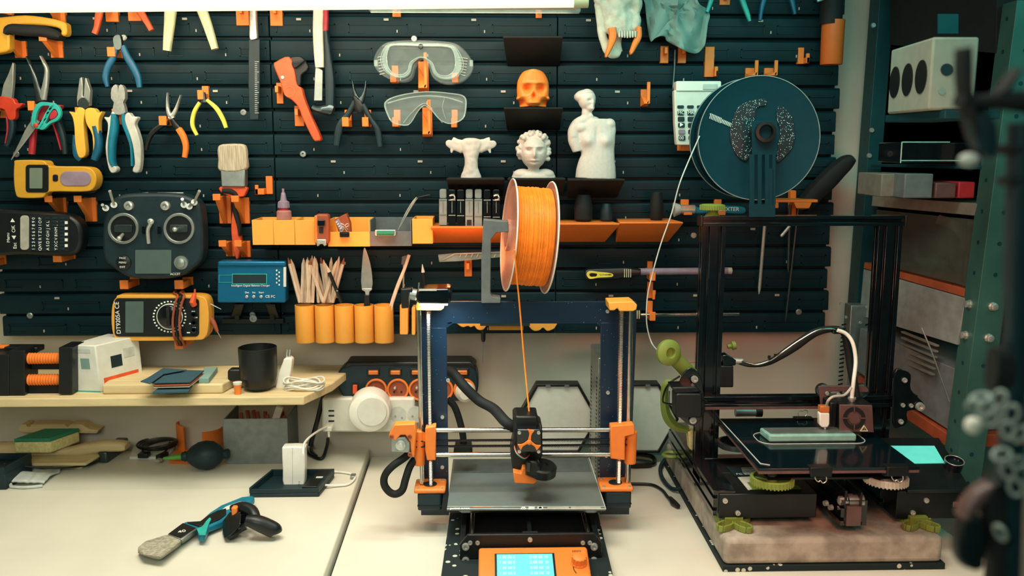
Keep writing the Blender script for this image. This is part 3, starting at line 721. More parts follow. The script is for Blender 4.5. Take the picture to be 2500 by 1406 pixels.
wedge('tray_shelf', (1052, 1246, 553, 1058, 1230, 592), 'orange', 'sloped orange shelf carrying the row of grey and black modules', 'shelf', TG)
wedge('tray_shelf', (1360, 1513, 545, 1360, 1476, 590), 'orange', 'sloped orange shelf right of the big orange spool under two dark cups', 'shelf', TG)
wedge('tray_shelf', (1513, 1668, 542, 1503, 1630, 590), 'orange', 'sloped orange shelf farthest to the right, by the hanging white filament', 'shelf', TG)
# bins
BG = 'orange storage bins in the middle row'
YF = YB-.075
def bin_(x0, x1, y0, y1, m, label, group=BG, front=None, name='storage_bin'):
    t = thing(name, label, 'bin', P((x0+x1)/2, y1, YF), group)
    a = P(x0, y1, YF); c = P(x1, y0, YF); th = .0022; zf = P(x0, front, YF).z if front else c.z
    b = B(); b.box((a.x, YF, a.z), (c.x, YF+th, zf)); b.put('front_panel', m, t, .0006)
    b = B()
    b.box((a.x, YF+th, a.z), (a.x+th, YB-.003, c.z)); b.box((c.x-th, YF+th, a.z), (c.x, YB-.003, c.z))
    b.box((a.x+th, YF+th, a.z), (c.x-th, YB-.003, a.z+th)); b.box((a.x+th, YB-.005, a.z+th), (c.x-th, YB-.003, c.z))
    b.put('bin_body', m, t, .0006); return t
bin_(617, 666, 537, 598, 'amber', 'leftmost orange bin of the middle row, beside the hanging brush')
bin_(669, 718, 537, 598, 'amber', 'orange bin with the glue bottle standing on it')
bin_(721, 768, 537, 598, 'amber', 'orange bin between the glue bottle and the orange tape cutter')
bin_(801, 902, 537, 602, 'amber', 'wide open orange bin with a binder clip on its front', front=566)
bin_(903, 1004, 537, 601, 'slate', 'wide open grey bin holding tweezers', group='grey storage bin', front=565)
bin_(1007, 1056, 534, 595, 'amber', 'orange bin between the grey bin and the sloped module shelf')
# glue bottle
t = thing('glue_bottle', 'small pinkish dropper bottle with a ribbed cap standing on the orange bins', 'bottle', P(694, 536, YB-.045))
k = S(694, 500, YB-.045); p0 = P(694, 536, YB-.045)
B().lathe(p0, (0, 0, 1), [(0, 17*k), (1*k, 18*k), (20*k, 18*k), (23*k, 15*k)]).put('bottle_body', 'bottle', t)
B().lathe(p0+Vector((0, 0, 23*k)), (0, 0, 1), [(0, 12*k), (6*k, 12*k)]).put('collar', 'crimson', t)
b = B(); b.lathe(p0+Vector((0, 0, 29*k)), (0, 0, 1), [(0, 14*k), (15*k, 13*k), (18*k, 8*k), (30*k, 6*k), (36*k, 5*k), (38*k, 3*k), (47*k, 3*k)])
for i in range(16):
    a = 2*math.pi*i/16; b.cyl(p0+Vector((14*k*math.cos(a), 14*k*math.sin(a), 30*k)), p0+Vector((13*k*math.cos(a), 13*k*math.sin(a), 43*k)), .8*k, 6)
b.put('cap', 'lilac', t)
# tape cutter
t = thing('craft_knife', 'orange box cutter standing upright in front of the orange bins', 'cutter', P(785, 602, YF-.012))
pol(t, 'casing', 'rust', rr(769, 523, 802, 596, 7), Y=YF-.012, th=.022, bev=.003)
pol(t, 'side_plate', 'orange', rr(767, 526, 775, 594, 3), Y=YF-.014, th=.02, bev=.002)
pol(t, 'slider', 'black_gloss', rr(775, 537, 793, 552, 3), Y=YF-.026, th=.008, bev=.001)
pol(t, 'slot', 'black', rr(779, 555, 789, 569, 1), Y=YF-.0235, th=.003)
pol(t, 'metal_tip', 'steel', [(772, 584), (796, 584), (795, 601), (790, 601), (788, 596), (780, 596), (778, 601), (773, 601)], Y=YF-.018, th=.014, bev=.002)
# battery box + clip
t = thing('cardboard_pack', 'tilted small brown and purple printed pack in the wide orange bin', 'pack', P(838, 566, YF+.02))
pol(t, 'pack_body', 'rust', [(816, 536), (845, 521), (854, 545), (856, 572), (838, 584), (832, 580)], Y=YF+.02, th=.02, bev=.001)
pol(t, 'printed_face', 'lilac', [(817, 540), (826, 534), (840, 556), (832, 572)], Y=YF+.0085, th=.003)
b = B(); [b.rib([(821+i*3.4, 541+i*5, 5), (822.4+i*3.4, 543+i*5, 5)], YF+.0065, .0008, k=0) for i in range(4)]; b.put('faint_print', 'ink_white', t)
t = thing('binder_clip', 'black binder clip with wire handles on the front of the wide orange bin', 'clip', P(841, 580, YF-.004))
b = B(); b.hull([P(829, 566, YF-.002), P(853, 566, YF-.002), P(830, 579, YF-.010), P(853, 579, YF-.010), P(830, 579, YF-.001), P(853, 579, YF-.001)]); b.put('clip_body', 'black_gloss', t, .0006)
for x0, x1, x2 in ((834, 840, 831), (848, 842, 851)):
    B().tube([P(x0, 566, YF-.004), P(x1, 556, YF-.006), P(x2, 551, YF-.006), P((x0+x2)/2, 546, YF-.006), P(x1+.5, 550, YF-.006), P(x0+1, 560, YF-.004)], .0006, 6, k=3).put('wire_handle', 'steel', t)
# lighter-like green vial on grey bin and tweezers
t = thing('spirit_level', 'small spirit level with green vial clipped on the grey bin', 'level', P(941, 575, YF-.006))
pol(t, 'rail', 'steel', rr(915, 561, 966, 576, 3), Y=YF-.006, th=.01, bev=.001)
B().cyl(P(920, 569, YF-.012), P(961, 569, YF-.012), .0045, 14).put('vial', 'sponge_g', t)
t = thing('tweezers', 'long steel tweezers leaning out of the grey bin', 'tweezers', P(985, 560, YF+.02))
for dx in (-2, 2): part(t, 'prong', 'blade', [(972+dx*.4, 562, 2), (990+dx, 526, 3.5), (1006+dx, 498, 4), (1018, 482, 5)], Y=YF+.02, th=.002)
# modules on the tray
MG = 'grey and black clip modules standing in a row'
for i, (x, m, nm) in enumerate(((1072, 'grey', 'leftmost grey module of the row on the orange shelf'), (1094, 'black_gloss', 'second module from the left, glossy black with a notch'),
        (1115, 'black_gloss', 'third module from the left, black'), (1136, 'grey', 'fourth module from the left, grey with a front slot'),
        (1158, 'grey', 'fifth module from the left, plain grey'), (1180, 'black_gloss', 'sixth module from the left, black, right of the grey pair'), (1202, 'black_gloss', 'rightmost black module with a steel clip'))):
    y1 = 550+i*.9; Y = YB-.075
    t = thing('clip_module', nm, 'module', P(x+10, y1, Y), MG)
    b = B(); b.rect(x, 486, x+19, y1, Y, .03, 1); b.put('module_body', m, t, .0012)
    b = B(); b.rect(x+1, 462, x+18, 485, Y+.004, .022, 4); b.put('rounded_top', m, t, .0015)
    b = B(); b.rect(x+1, y1-26, x+18, y1-24.5, Y-.0008, .002); b.rect(x+1, 488, x+18, 489.5, Y-.0008, .002); b.rect(x+9, 492, x+10, 520, Y-.0008, .002); b.put('seam', 'steel' if m != 'grey' else 'slate', t)
    if i in (1, 6): B().tube([P(x+4, 478, Y-.002), P(x+14, 476, Y-.006), P(x+16, 486, Y-.006), P(x+6, 488, Y-.002)], .0016, 8, k=2).put('spring_clip', 'steel', t)
    if i == 3:
        b = B(); b.rect(x+4, y1-16, x+15, y1-3, Y-.001, .002); b.put('front_slot', 'black', t)
# cups on trays
for x, y0, y1, r, m, l in ((1424, 475, 541, 23, 'black_matte', 'tall dark rounded vase on the orange shelf right of the spool'), (1480, 497, 540, 16, 'dark_teal', 'short dark cup beside the tall dark vase'), (1602, 470, 538, 17, 'black_matte', 'slim dark vase on the rightmost orange shelf')):
    Y = YB-.045; k = S(x, y1, Y); h = (y1-y0)*k; r *= k
    B().lathe(P(x, y1, Y), (0, 0, 1), [(0, r*.7), (h*.1, r*.95), (h*.5, r), (h*.8, r*.85), (h, r*.7), (h*.98, r*.62), (h*.3, r*.6)]).put('vase', m, label=l, cat='vase')
# pencil tubes
CG = 'amber pencil tubes in a row under the bins'
YP = YB-.035
tx = [(723, 770), (771, 818), (819, 866), (867, 914), (915, 962)]
tl = ['leftmost amber tube, holding a thick bunch of pencils', 'second amber tube, holding pencils', 'middle amber tube, holding the black pencil', 'fourth amber tube, holding the knife', 'rightmost amber tube, holding a thin brush']
for (x0, x1), l in zip(tx, tl):
    k = S(x0, 780, YP); r = (x1-x0)/2*k; c = P((x0+x1)/2, 834, YP); h = 92*k
    B().lathe(c, (0, 0, 1), [(0, r*.97), (.001, r), (h, r), (h, r*.9), (h*.3, r*.9), (h*.28, .0001)], 32).put('pencil_tube', 'amber', label=l, cat='tube', group=CG)
def stick(name, m, x0, y0, x1, y1, w, label, cat, group=None, tipm=None, Y=YP, tip=16, hexa=6):
    t = thing(name, label, cat, P(x0, y0, Y), group)
    k = S(x0, y0, Y); a = P(x0, y0, Y); e = P(x1, y1, Y-.012); r = w/2*k; dd = (e-a).normalized()
    B().tube([a, e-dd*tip*k], r, hexa).put('shaft', m, t)
    B().tube([e-dd*tip*k, e], [r, .0006], hexa).put('sharpened_tip', tipm or m, t); return t
PNG = 'natural wood pencils standing points up in the amber tubes'
rnd = random.Random(3)
for i, (x0, x1, y1, l) in enumerate(((732, 703, 629, 'leftmost pale pencil leaning far left'), (738, 710, 632, 'second pale pencil leaning left'), (737, 741, 630, 'nearly upright pencil, first of the bunch in the leftmost tube'),
        (746, 743, 634, 'upright pencil slightly lower, second of the bunch'), (743, 751, 628, 'pencil with its tip in the middle of the bunch'), (755, 749, 633, 'short upright pencil inside the bunch'),
        (751, 758, 631, 'pencil leaning right in the bunch'), (760, 762, 624, 'highest pencil of the bunch'), (763, 768, 626, 'rightmost upright pencil of the leftmost tube'),
        (789, 752, 634, 'pencil of the second tube crossing far left'), (797, 765, 638, 'pencil of the second tube crossing left'), (778, 771, 630, 'pencil of the second tube standing almost upright behind the bunch'), (800, 783, 628, 'pencil tip alone between bunch and black pencil'), (806, 790, 634, 'pale pencil just left of the black pencil'),
        (802, 809, 628, 'pencil right of the black pencil, almost upright'), (790, 822, 636, 'pale pencil leaning right behind the black pencil'), (808, 828, 626, 'second pale pencil leaning right'), (806, 834, 642, 'pale pencil leaning right, third from the right end'), (812, 840, 630, 'rightmost pale pencil leaning right'))):
    stick('pencil', 'pencil_wood', x0, 738, x1, y1, 9, l, 'pencil', PNG, tipm='pencil_wood' if i % 6 else 'rust', Y=YP+rnd.uniform(-.01, .01), tip=15)
t = stick('pencil', 'black', 834, 738, 794, 642, 9.5, 'black painted pencil with white tip leaning left in the middle tube', 'pencil', Y=YP-.014, tipm='pencil_wood', tip=24)
b = B(); [b.rib([(808+i*2.4, 676+i*5.4, 3), (809.2+i*2.4, 679+i*5.4, 3)], YP-.0205, .0015, k=0) for i in range(7)]; b.put('faint_print', 'tape_grey', t)
t = thing('knife', 'steel kitchen knife standing blade up in the fourth amber tube', 'knife', P(894, 738, YP))
pol(t, 'blade', 'blade', cr([(889, 604), (884, 640), (883, 704), (908, 704), (907, 660), (898, 622)], 3, True), Y=YP-.006, th=.0016, bev=.0005)
pol(t, 'bolster', 'steel', [(883, 704), (908, 704), (908, 708), (902, 712), (901, 722), (892, 722), (891, 712), (883, 708)], Y=YP-.006, th=.004)
pol(t, 'handle', 'black', [(889, 720), (902, 720), (903, 760), (888, 760)], Y=YP-.006, th=.009, bev=.001)
t = thing('stirring_stick', 'thin pale curved wooden stick leaning right in the rightmost amber tube', 'stick', P(955, 738, YP))
part(t, 'shaft', 'pencil_wood', [(952, 760, 9), (958, 736, 9), (972, 695, 9), (988, 655, 8), (999, 622, 8)], Y=YP-.008, th=.004)
t = thing('flat_brush', 'small grey flat brush behind the pale stick', 'brush', P(985, 700, YP+.01))
pol(t, 'bristles', 'slate', [(981, 626), (996, 622), (992, 648), (979, 646)], Y=YP+.012, th=.004)
part(t, 'handle', 'tape_grey', [(986, 646, 4), (985, 690, 4), (984, 760, 4)], Y=YP+.012, th=.003)
t = stick('paint_pen', 'black_matte', 1040, 735, 1031, 645, 9, 'dark thin pen with pale tip behind the small lamp', 'pen', Y=YB-.03, tipm='white', tip=20, hexa=10)
# holder bits right of tubes
for x0, x1, y0, y1, l in ((976, 996, 744, 817, 'narrow orange holder right of the pencil tubes'), (1005, 1014, 750, 818, 'second narrow orange holder beside the printer frame')):
    b = B(); b.rect(x0, y0, x1, y1, YB-.03, .03, 3); b.put('tool_holder', 'amber', None, .001, label=l, cat='holder', group='narrow orange holders')
# orange holders below printer top bar
t = thing('tool_rack', 'scalloped orange tool rack seen under the printer top bar, left piece', 'rack', P(1150, 795, YB-.03))
pol(t, 'scallop', 'amber', cr([(1118, 786), (1118, 792), (1130, 799), (1142, 796), (1150, 799), (1158, 796), (1165, 804), (1176, 806), (1184, 800), (1186, 786)], 3, True), Y=YB-.015, th=.03)
t = thing('tool_rack', 'scalloped orange tool rack seen under the printer top bar, right piece', 'rack', P(1325, 795, YB-.03))
pol(t, 'scallop', 'amber', cr([(1293, 786), (1294, 800), (1305, 808), (1318, 806), (1326, 800), (1336, 808), (1350, 804), (1356, 798), (1356, 786)], 3, True), Y=YB-.015, th=.03)
b = B(); b.rect(1194, 786, 1278, 806, YB-.04, .03); b.put('tool_holder', 'amber', None, .001, label='flat orange holder between the scalloped racks', cat='holder')
b = B(); b.rect(1172, 782, 1294, 796, YB-.05, .008); b.put('steel_ruler', 'dark_steel', None, .001, label='grey flat bar resting across the orange racks', cat='ruler')
t = thing('screwdriver', 'tiny dark screwdriver hanging point down below the wall panels', 'screwdriver', P(1180, 830, YB-.02))
b = B(); b.tube([P(1180, 795, YB-.02), P(1180, 828, YB-.02), P(1180, 834, YB-.02)], [.005, .0045, .003], 10); b.put('handle', 'black', t)
B().tube([P(1180, 832, YB-.02), P(1178, 886, YB-.02)], .0009, 8).put('shaft', 'slate', t)
# snap knife
t = thing('utility_knife', 'transparent snap-off knife lying on one orange hook left of the big orange spool', 'knife', P(1150, 628, YB-.03))
pol(t, 'handle', 'clear_edge', [(1069, 622), (1100, 619), (1222, 614), (1224, 628), (1120, 638), (1072, 640)], Y=YB-.03, th=.008, bev=.001)
pol(t, 'blade', 'blade', [(1072, 636), (1086, 635), (1112, 622), (1222, 618), (1222, 614), (1108, 618)], Y=YB-.036, th=.002)
b = B()
for x in range(1126, 1220, 14): b.rib([(x, 620, 2), (x-4, 628, 2)], YB-.037, .002, k=0)
b.put('snap_line', 'light_grey', t)
t = thing('small_pen', 'thin metal pen leaning above the grey bin', 'pen', P(1018, 480, YB-.02))
part(t, 'shaft', 'black', [(1020, 482, 4), (1050, 476, 5)], Y=YB-.02, th=.004)

# ---------------------------------------------------------------- sculptures
YS = YB-.05
# tail sculpture
me = sculpt([('rib', [(1150, 436, 52), (1150, 426, 48), (1150, 412, 36), (1150, 396, 32), (1150, 380, 36), (1150, 366, 48), (1150, 352, 58), (1150, 342, 50)], (30, 26)),
    ('rib', [(1130, 358, 34), (1116, 354, 30), (1106, 350, 30), (1098, 346, 26), (1097, 342, 6)], (14, 5)), ('rib', [(1170, 358, 34), (1184, 354, 30), (1194, 350, 30), (1202, 348, 26), (1203, 343, 6)], (14, 5)),
    ('rib', [(1112, 350, 10), (1104, 364, 9), (1102, 374, 4)], (8, 3)), ('rib', [(1188, 350, 10), (1194, 364, 9), (1197, 374, 4)], (8, 3)), (1150, 342, 0, 22, 5, 10)], YS, .0012, 3, seed=1.0, rough=130)
tg = link('sculpture', me, 'pla_white', label='small white sculpture of a fluted stem with two ragged fins on the left black shelf', cat='sculpture')
# bust with curls
rnd = random.Random(11)
bl = [(1303, 370, -4, 33, 42, 36), (1303, 400, 2, 16, 22, 16), (1303, 432, 4, 54, 18, 24), (1276, 426, 4, 24, 14, 20), (1330, 426, 4, 24, 14, 20), (1304, 438, 3, 56, 10, 24)]
for i in range(80):
    a = R_(rnd.uniform(-25, 205)); rad = rnd.uniform(32, 39)
    x = 1303+rad*math.cos(a); y = 362-rad*1.05*math.sin(a)
    bl.append((x, y, rnd.uniform(-12, 16), 6, 6, 6))
for i in range(14): bl.append((1303+(1 if i % 2 else -1)*rnd.uniform(27, 37), rnd.uniform(366, 390), rnd.uniform(-6, 14), 6, 6, 7))
for i in range(16): bl.append((1303+rnd.uniform(-26, 26), 334+rnd.uniform(-5, 5), rnd.uniform(-24, -10), 6, 6, 6))
me = sculpt(bl, YS, .0011, 2, bumps=[(1303, 378, 4.5, 10, 10), (1290, 367, 7, 5, -8), (1316, 367, 7, 5, -8), (1303, 391, 8, 2.4, 5), (1303, 395, 9, 1.5, -3), (1303, 402, 8, 5, 5), (1290, 358, 9, 3, 4), (1316, 358, 9, 3, 4)])
link('bust', me, 'pla_white', label='white bust of a young head with thick curly hair on the middle black shelf', cat='sculpture')
# armless torso
bl = [(1433, 243, 0, 22, 26, 23), (1427, 236, 5, 24, 17, 24), (1440, 262, -8, 11, 11, 12), (1414, 236, 12, 12, 11, 13),
      (1433, 275, 1, 13, 24, 13), (1438, 292, 4, 26, 10, 15),
      ('rib', [(1455, 290, 50), (1455, 298, 84), (1455, 308, 96), (1455, 322, 98), (1456, 336, 94), (1458, 352, 88), (1459, 368, 82), (1459, 384, 84), (1457, 400, 92), (1455, 418, 98), (1454, 436, 100)], (30, 56)),
      (1488, 303, 0, 15, 14, 15), (1496, 318, 2, 8, 22, 12), (1420, 312, 1, 22, 15, 19), ('rib', [(1446, 280, 20), (1428, 292, 26), (1410, 304, 30), (1401, 320, 30), (1401, 334, 30)], (24, 30)), ('rib', [(1402, 315, 30), (1402, 340, 32), (1407, 358, 28), (1410, 370, 24)], (28, 24))]
me = sculpt(bl, YS, .0013, 12, bumps=[(1479, 344, 14, 13, 9), (1432, 344, 14, 13, 9), (1455, 330, 5, 20, -3), (1447, 253, 3.5, 8, 6), (1437, 246, 5, 3.5, -4), (1455, 247, 4, 3.5, -4), (1447, 266, 6, 2.2, 3), (1425, 226, 16, 3, 3), (1438, 228, 20, 2, -2)])
link('torso_sculpture', me, 'pla_white', label='white armless draped female torso statue on the right black shelf', cat='sculpture')
# orange skull
bl = [('rib', [(1301, 171, 22), (1301, 175, 46), (1301, 184, 62), (1301, 198, 75), (1301, 214, 79), (1301, 232, 78), (1301, 240, 76), (1301, 250, 68), (1301, 261, 66)], (64, 56)),
      (1265, 241, -4, 5, 5, 14), (1337, 241, -4, 5, 5, 14), (1301, 250, -24, 18, 12, 12)]
me = sculpt(bl, YS, .0011, 3, bumps=[(1286, 218, 9, 8.5, -20), (1319, 218, 9, 8.5, -20), (1302, 236, 4, 7, -14), (1288, 204, 12, 3.5, 4), (1315, 204, 12, 3.5, 4), (1274, 236, 8, 4, 3), (1328, 236, 8, 4, 3), (1302, 252, 18, 3, 3), (1274, 253, 8, 7, -18), (1328, 253, 8, 7, -18)])
link('skull_model', me, 'orange', label='small orange plastic human skull on the upper black shelf', cat='skull')
# saber tooth skull, upper right
YQ = YB-.06
t = thing('animal_skull', 'off-white big cat skull with long orange fangs hanging beside the grey green cloth', 'skull', P(1510, 60, YQ))
bl = [('rib', [(1512, -40, 110), (1512, -10, 116), (1514, 20, 104), (1516, 50, 90), (1518, 74, 76), (1520, 86, 50)], (60, 44)), (1470, 0, 0, 22, 18, 18, 30), (1548, 10, -4, 20, 30, 20),
      (1550, 56, -6, 14, 26, 16), (1490, 60, -4, 18, 22, 18), ('rib', [(1464, 10, 26), (1466, 50, 22), (1470, 84, 20), (1478, 108, 24), (1490, 128, 26), (1508, 134, 14)], (16, 16)), ('rib', [(1512, 88, 14), (1508, 108, 18), (1508, 128, 26), (1514, 134, 12)], (14, 12))]
me = sculpt(bl, YQ, .0014, 3, bumps=[(1538, 24, 13, 13, -14), (1478, 4, 10, 8, -10), (1520, 60, 8, 16, 5), (1500, 40, 8, 10, 4), (1516, 85, 2, 14, -3)], seed=1.6, rough=70)
link('skull_bone', me, 'bone', t)
part(t, 'fang', 'orange', [(1494, 68, 20), (1496, 90, 19), (1490, 112, 15), (1481, 134, 9), (1479, 140, 4)], Y=YQ-.02, th=.014)
part(t, 'fang', 'orange', [(1560, 66, 12), (1558, 90, 17), (1550, 108, 15), (1541, 128, 10), (1538, 131, 5)], Y=YQ-.02, th=.014)
for i in range(7):
    x = 1512+i*6.5; part(t, 'tooth', 'bone', [(x, 76, 6), (x, 88, 5.5), (x+.5, 93-abs(3-i)*.6, 3)], Y=YQ-.026, th=.007)
# cloth
b = B(); bm = b.bm
OC = [(1574, -30), (1575, 10), (1580, 60), (1588, 100), (1596, 95), (1612, 88), (1624, 90), (1628, 100), (1650, 112), (1680, 127), (1702, 130), (1715, 118), (1722, 104), (1728, 60), (1733, 38), (1726, 22), (1708, 10), (1700, -10), (1696, -30)]
OC = cr(OC, 3, True); cen = (1652, 30)
rings = []
for s in range(12):
    q = s/11
    rings.append([bm.verts.new(P(cen[0]+(x-cen[0])*q, cen[1]+(y-cen[1])*q, YB-.04-.012*math.sin((cen[0]+(x-cen[0])*q)*.09+((cen[1]+(y-cen[1])*q)-30)*.03)*q-.010*math.cos((x-cen[0])*.05)*(1-q*.4)+.008*noise.noise(Vector((x*.03*q, y*.03*q, 0))))) for x, y in OC])
for A, C in zip(rings[1:], rings[2:]):
    for j in range(len(A)): bm.faces.new((A[j], A[(j+1) % len(A)], C[(j+1) % len(A)], C[j]))
bm.faces.new(rings[1])
for f in rings[0]: bm.verts.remove(f)
o = b.put('cloth_bag', 'teal_cloth', label='grey green crumpled cloth bag hanging over two orange hooks', cat='bag')
s_ = o.modifiers.new('solid', 'SOLIDIFY'); s_.thickness = .0015; s_.offset = 0
t = tool('pliers', 'two turquoise plier handles hanging at the top above the big spool', 'pliers', (1770, 20), group=PG)
part(t, 'handle', 'teal', [(1745, -40, 12), (1736, 0, 12), (1726, 30, 9)])
part(t, 'handle', 'teal', [(1800, -40, 12), (1814, 5, 13), (1825, 35, 11), (1830, 52, 7)])
t = tool('pliers', 'dark blue plier handles hanging at the top left of the orange tube', 'pliers', (1900, 20), group=PG)
part(t, 'handle', 'blue', [(1878, -40, 12), (1862, 10, 12), (1855, 50, 8)])
part(t, 'handle', 'blue', [(1920, -40, 12), (1934, 5, 12), (1940, 35, 8)])
# calculator with dark strap
YL = YB-.045
t = tool('calculator', 'white desk calculator with dark keys, half hidden by the big black spool', 'calculator', (1700, 300), YL)
pol(t, 'casing', 'white', [(1646, 220), (1760, 220), (1764, 300), (1756, 356), (1652, 354), (1648, 300)], Y=YL, th=.02, bev=.002)
pol(t, 'display_hood', 'white_gloss', rr(1651, 198, 1761, 222, 3), Y=YL-.002, th=.022, bev=.001)
pol(t, 'display', 'light_grey', rr(1716, 205, 1752, 219, 2), Y=YL-.0135, th=.002)
for i, rowy in enumerate((257, 270, 285, 300, 316, 331)):
    for j in range(4):
        x = 1654+j*24+i*.7; h = 7 if i == 0 else 11
        k_ = B(); k_.rect(x, rowy, x+16, rowy+h, YL-.013, .004, 2.5); k_.put('key', 'lilac' if (i == 4 and j == 0) else 'dark_teal', t, .0006)
for (x, y, s) in ((1663, 275, 'MC'), (1687, 275, 'MR'), (1664, 337, '00'), (1664, 305, '\u25b6')): text('lettering', s, P(x, y, YL-.0136), .0085, 'ink_white', t)
b = B(); b.tube([P(1648, 122, YB-.012), P(1647, 160, YB-.012), P(1644, 205, YB-.015), P(1643, 222, YB-.02)], .0022, 8, k=4); b.put('hanging_cord', 'dark_steel', label='thin dark cord hanging from the cloth bag beside the calculator', cat='cord')
# orange tube holder with black torch
t = tool('torch', 'black cylindrical torch dropped into the orange tube at the upper right', 'torch', (2015, 20), YB-.045)
B().lathe(P(2028, 60, YB-.045), (0, 0, 1), [(0, .020), (.05, .02), (.052, .026), (.12, .03), (.122, .027)], 28).put('torch_body', 'black_matte', t)
b = B(); b.rib([(1995, 2, 8), (2008, -4, 10), (2020, -12, 12)], YB-.075, .004); b.put('metal_clip', 'steel', t)
c = P(2029, 158, YB-.045); k = S(2029, 158, YB-.045)
B().lathe(c, (0, 0, 1), [(0, 25*k), (.001, 26*k), (104*k, 27*k), (104*k, 24*k), (10*k, 24*k), (9.5*k, .0001)], 36).put('tube_holder', 'orange_dark', label='large plain orange tube holding the black torch', cat='tube')
# glove-like black handle
t = tool('handle_grip', 'matte black rounded grip sticking out past the right edge of the wall panels', 'grip', (2060, 420), YB-.04)
part(t, 'grip_body', 'black_matte', [(1960, 505, 40), (1990, 470, 44), (2020, 440, 46), (2045, 415, 42), (2066, 396, 36), (2078, 386, 22)], Y=YB-.03, th=.035)
# teal lettered tool
t = tool('paint_scraper', 'turquoise handled tool with DEXTER lettering and pale cap lying on two orange hooks', 'scraper', (1730, 512), YT)
b = B(); b.cyl(P(1645, 512, YT), P(1660, 511, YT), .014, 20, .0095); b.put('pale_cap', 'light_grey', t)
b = B(); b.cyl(P(1659, 511, YT), P(1696, 511, YT), .0085, 20); b.put('metal_collar', 'steel', t, .0005)
part(t, 'handle', 'blue_teal', [(1694, 511, 20), (1712, 515, 14), (1735, 513, 12), (1760, 511, 18), (1790, 512, 20), (1812, 513, 18), (1818, 513, 10)], th=.014)
text('lettering', 'DEXTER', P(1780, 511, YT-.0075), .0105, 'ink_white', t)
# screwdrivers
t = tool('screwdriver', 'black and yellow handled screwdriver with long pinkish grey shaft lying horizontally', 'screwdriver', (1600, 665), YT)
part(t, 'handle', 'black', [(1428, 668, 20), (1440, 668, 30), (1500, 666, 30), (1530, 664, 26), (1562, 664, 18)], th=.024)
b = B(); b.ringp(cr([(1432, 670), (1440, 662), (1462, 664), (1494, 668), (1494, 676), (1462, 678), (1440, 681)], 3, True), cr([(1439, 671), (1443, 667), (1456, 668), (1458, 671), (1456, 675), (1450, 676), (1443, 676)], 3, True), YT-.015, .004); b.rect(1462, 668, 1494, 676, YT-.015, .004, 3); b.put('yellow_inlay', 'pale_yellow', t, .0006)
b = B()
for x in (1524, 1529, 1534, 1539): b.rect(x, 657, x+1.6, 677, YT-.0125, .002)
b.put('grip_rib', 'cream', t)
b = B(); b.cyl(P(1558, 663, YT), P(1776, 661, YT), 8.5*S(1600, 660, YT), 18); b.put('shaft', 'lilac', t)
b = B(); b.cyl(P(1774, 661, YT), P(1786, 661, YT), 8*S(1600, 660, YT), 18); b.put('shaft_tip', 'light_grey', t)
t = tool('screwdriver', 'screwdriver with slim steel shaft below the pinkish one, handle hidden by the printer', 'screwdriver', (1600, 767), YT)
b = B(); b.cyl(P(1480, 768, YT), P(1562, 768, YT), .014, 18); b.put('handle', 'black', t, .001)
b = B()
for x in (1550, 1555, 1560): b.rect(x, 758, x+1.6, 778, YT-.0145, .002)
b.put('grip_rib', 'cream', t)
b = B(); b.cyl(P(1560, 768, YT), P(1804, 766, YT), 4.2*S(1600, 760, YT), 14); b.put('shaft', 'rod', t)
# orange holder with three long shafts
t = tool('bit_holder', 'orange plate holder on the right whose hanging steel shafts show behind the printer', 'holder', (1945, 490), YB-.05)
b = B(); b.rect(1890, 487, 1997, 494, YB-.07, .05, 2); b.rect(1893, 494, 1901, 508, YB-.07, .006); b.hull([P(x, y, Y) for x, y, Y in ((1938, 494, YB-.07), (1982, 494, YB-.07), (1944, 508, YB-.07), (1976, 508, YB-.07), (1940, 494, YB), (1980, 494, YB), (1950, 512, YB), (1970, 512, YB))]); b.rect(1930, 465, 1944, 540, YB-.02, .015, 2)
b.put('holder_plate', 'orange', t, .0008)
for i, (x0, y0, x1, y1, w, l, m) in enumerate(((1872, 490, 1853, 718, 8, 'leftmost steel shaft hanging behind the black printer frame, pointed end', 'steel'), (1929, 500, 1924, 664, 7, 'short grey shaft hanging in the middle of three', 'dark_steel'), (1950, 500, 1918, 784, 6, 'longest dark grey shaft, rightmost of three', 'dark_steel'), (1928, 552, 1906, 578, 8, 'short bright bit lying tilted near the top bar', 'steel'))):
    b = B(); kk = S(x0, y0, YB-.03); e = P(x1, y1, YB-.03); a = P(x0, y0, YB-.03); q = a+(e-a)*.93
    b.tube([a, q, e], [w/2*kk, w/2*kk, w*.18*kk], 10); b.put('steel_shaft', m, label=l, cat='shaft', group='steel shafts hanging behind the black printer frame')
# light tube
YG = 1.45
t = thing('tube_lamp', 'long glowing light tube across the top of the photo with a pale end cap', 'lamp', P(700, 0, YG))
a, c = P(-250, 17, YG), P(1400, 1, YG); k = S(700, 0, YG)
B().cyl(a, c, 17*k, 20).put('glowing_tube', 'tube_light', t)
B().cyl(c, P(1436, 0, YG), 19*k, 20).put('end_cap', 'cream', t, .001)
b = B(); b.box((a.x, YG+.012, P(0, 8, YG).z), (P(1420, 0, YG).x, YG+.045, a.z+.03)); b.put('housing', 'white', t, .002)
TUBE = (a, c)
b = B(); b.box((P(900, 24, YG+.05).x, YG+.05, P(900, 26, YG+.05).z), (P(1418, 24, YG+.05).x, YG+.075, P(900, 8, YG+.05).z)); b.put('blue_strip', 'clear_edge', t, .001)
# ================================================================ ORANGE PRINTER
YFm = 1.448
org = P(1285, 1290, YFm); org.z = 0
pr = thing('desktop_printer', 'open framed 3D printer with orange corner parts, black frame and orange front panel', '3D printer', org)
def rr3(*a): return rr(*a)
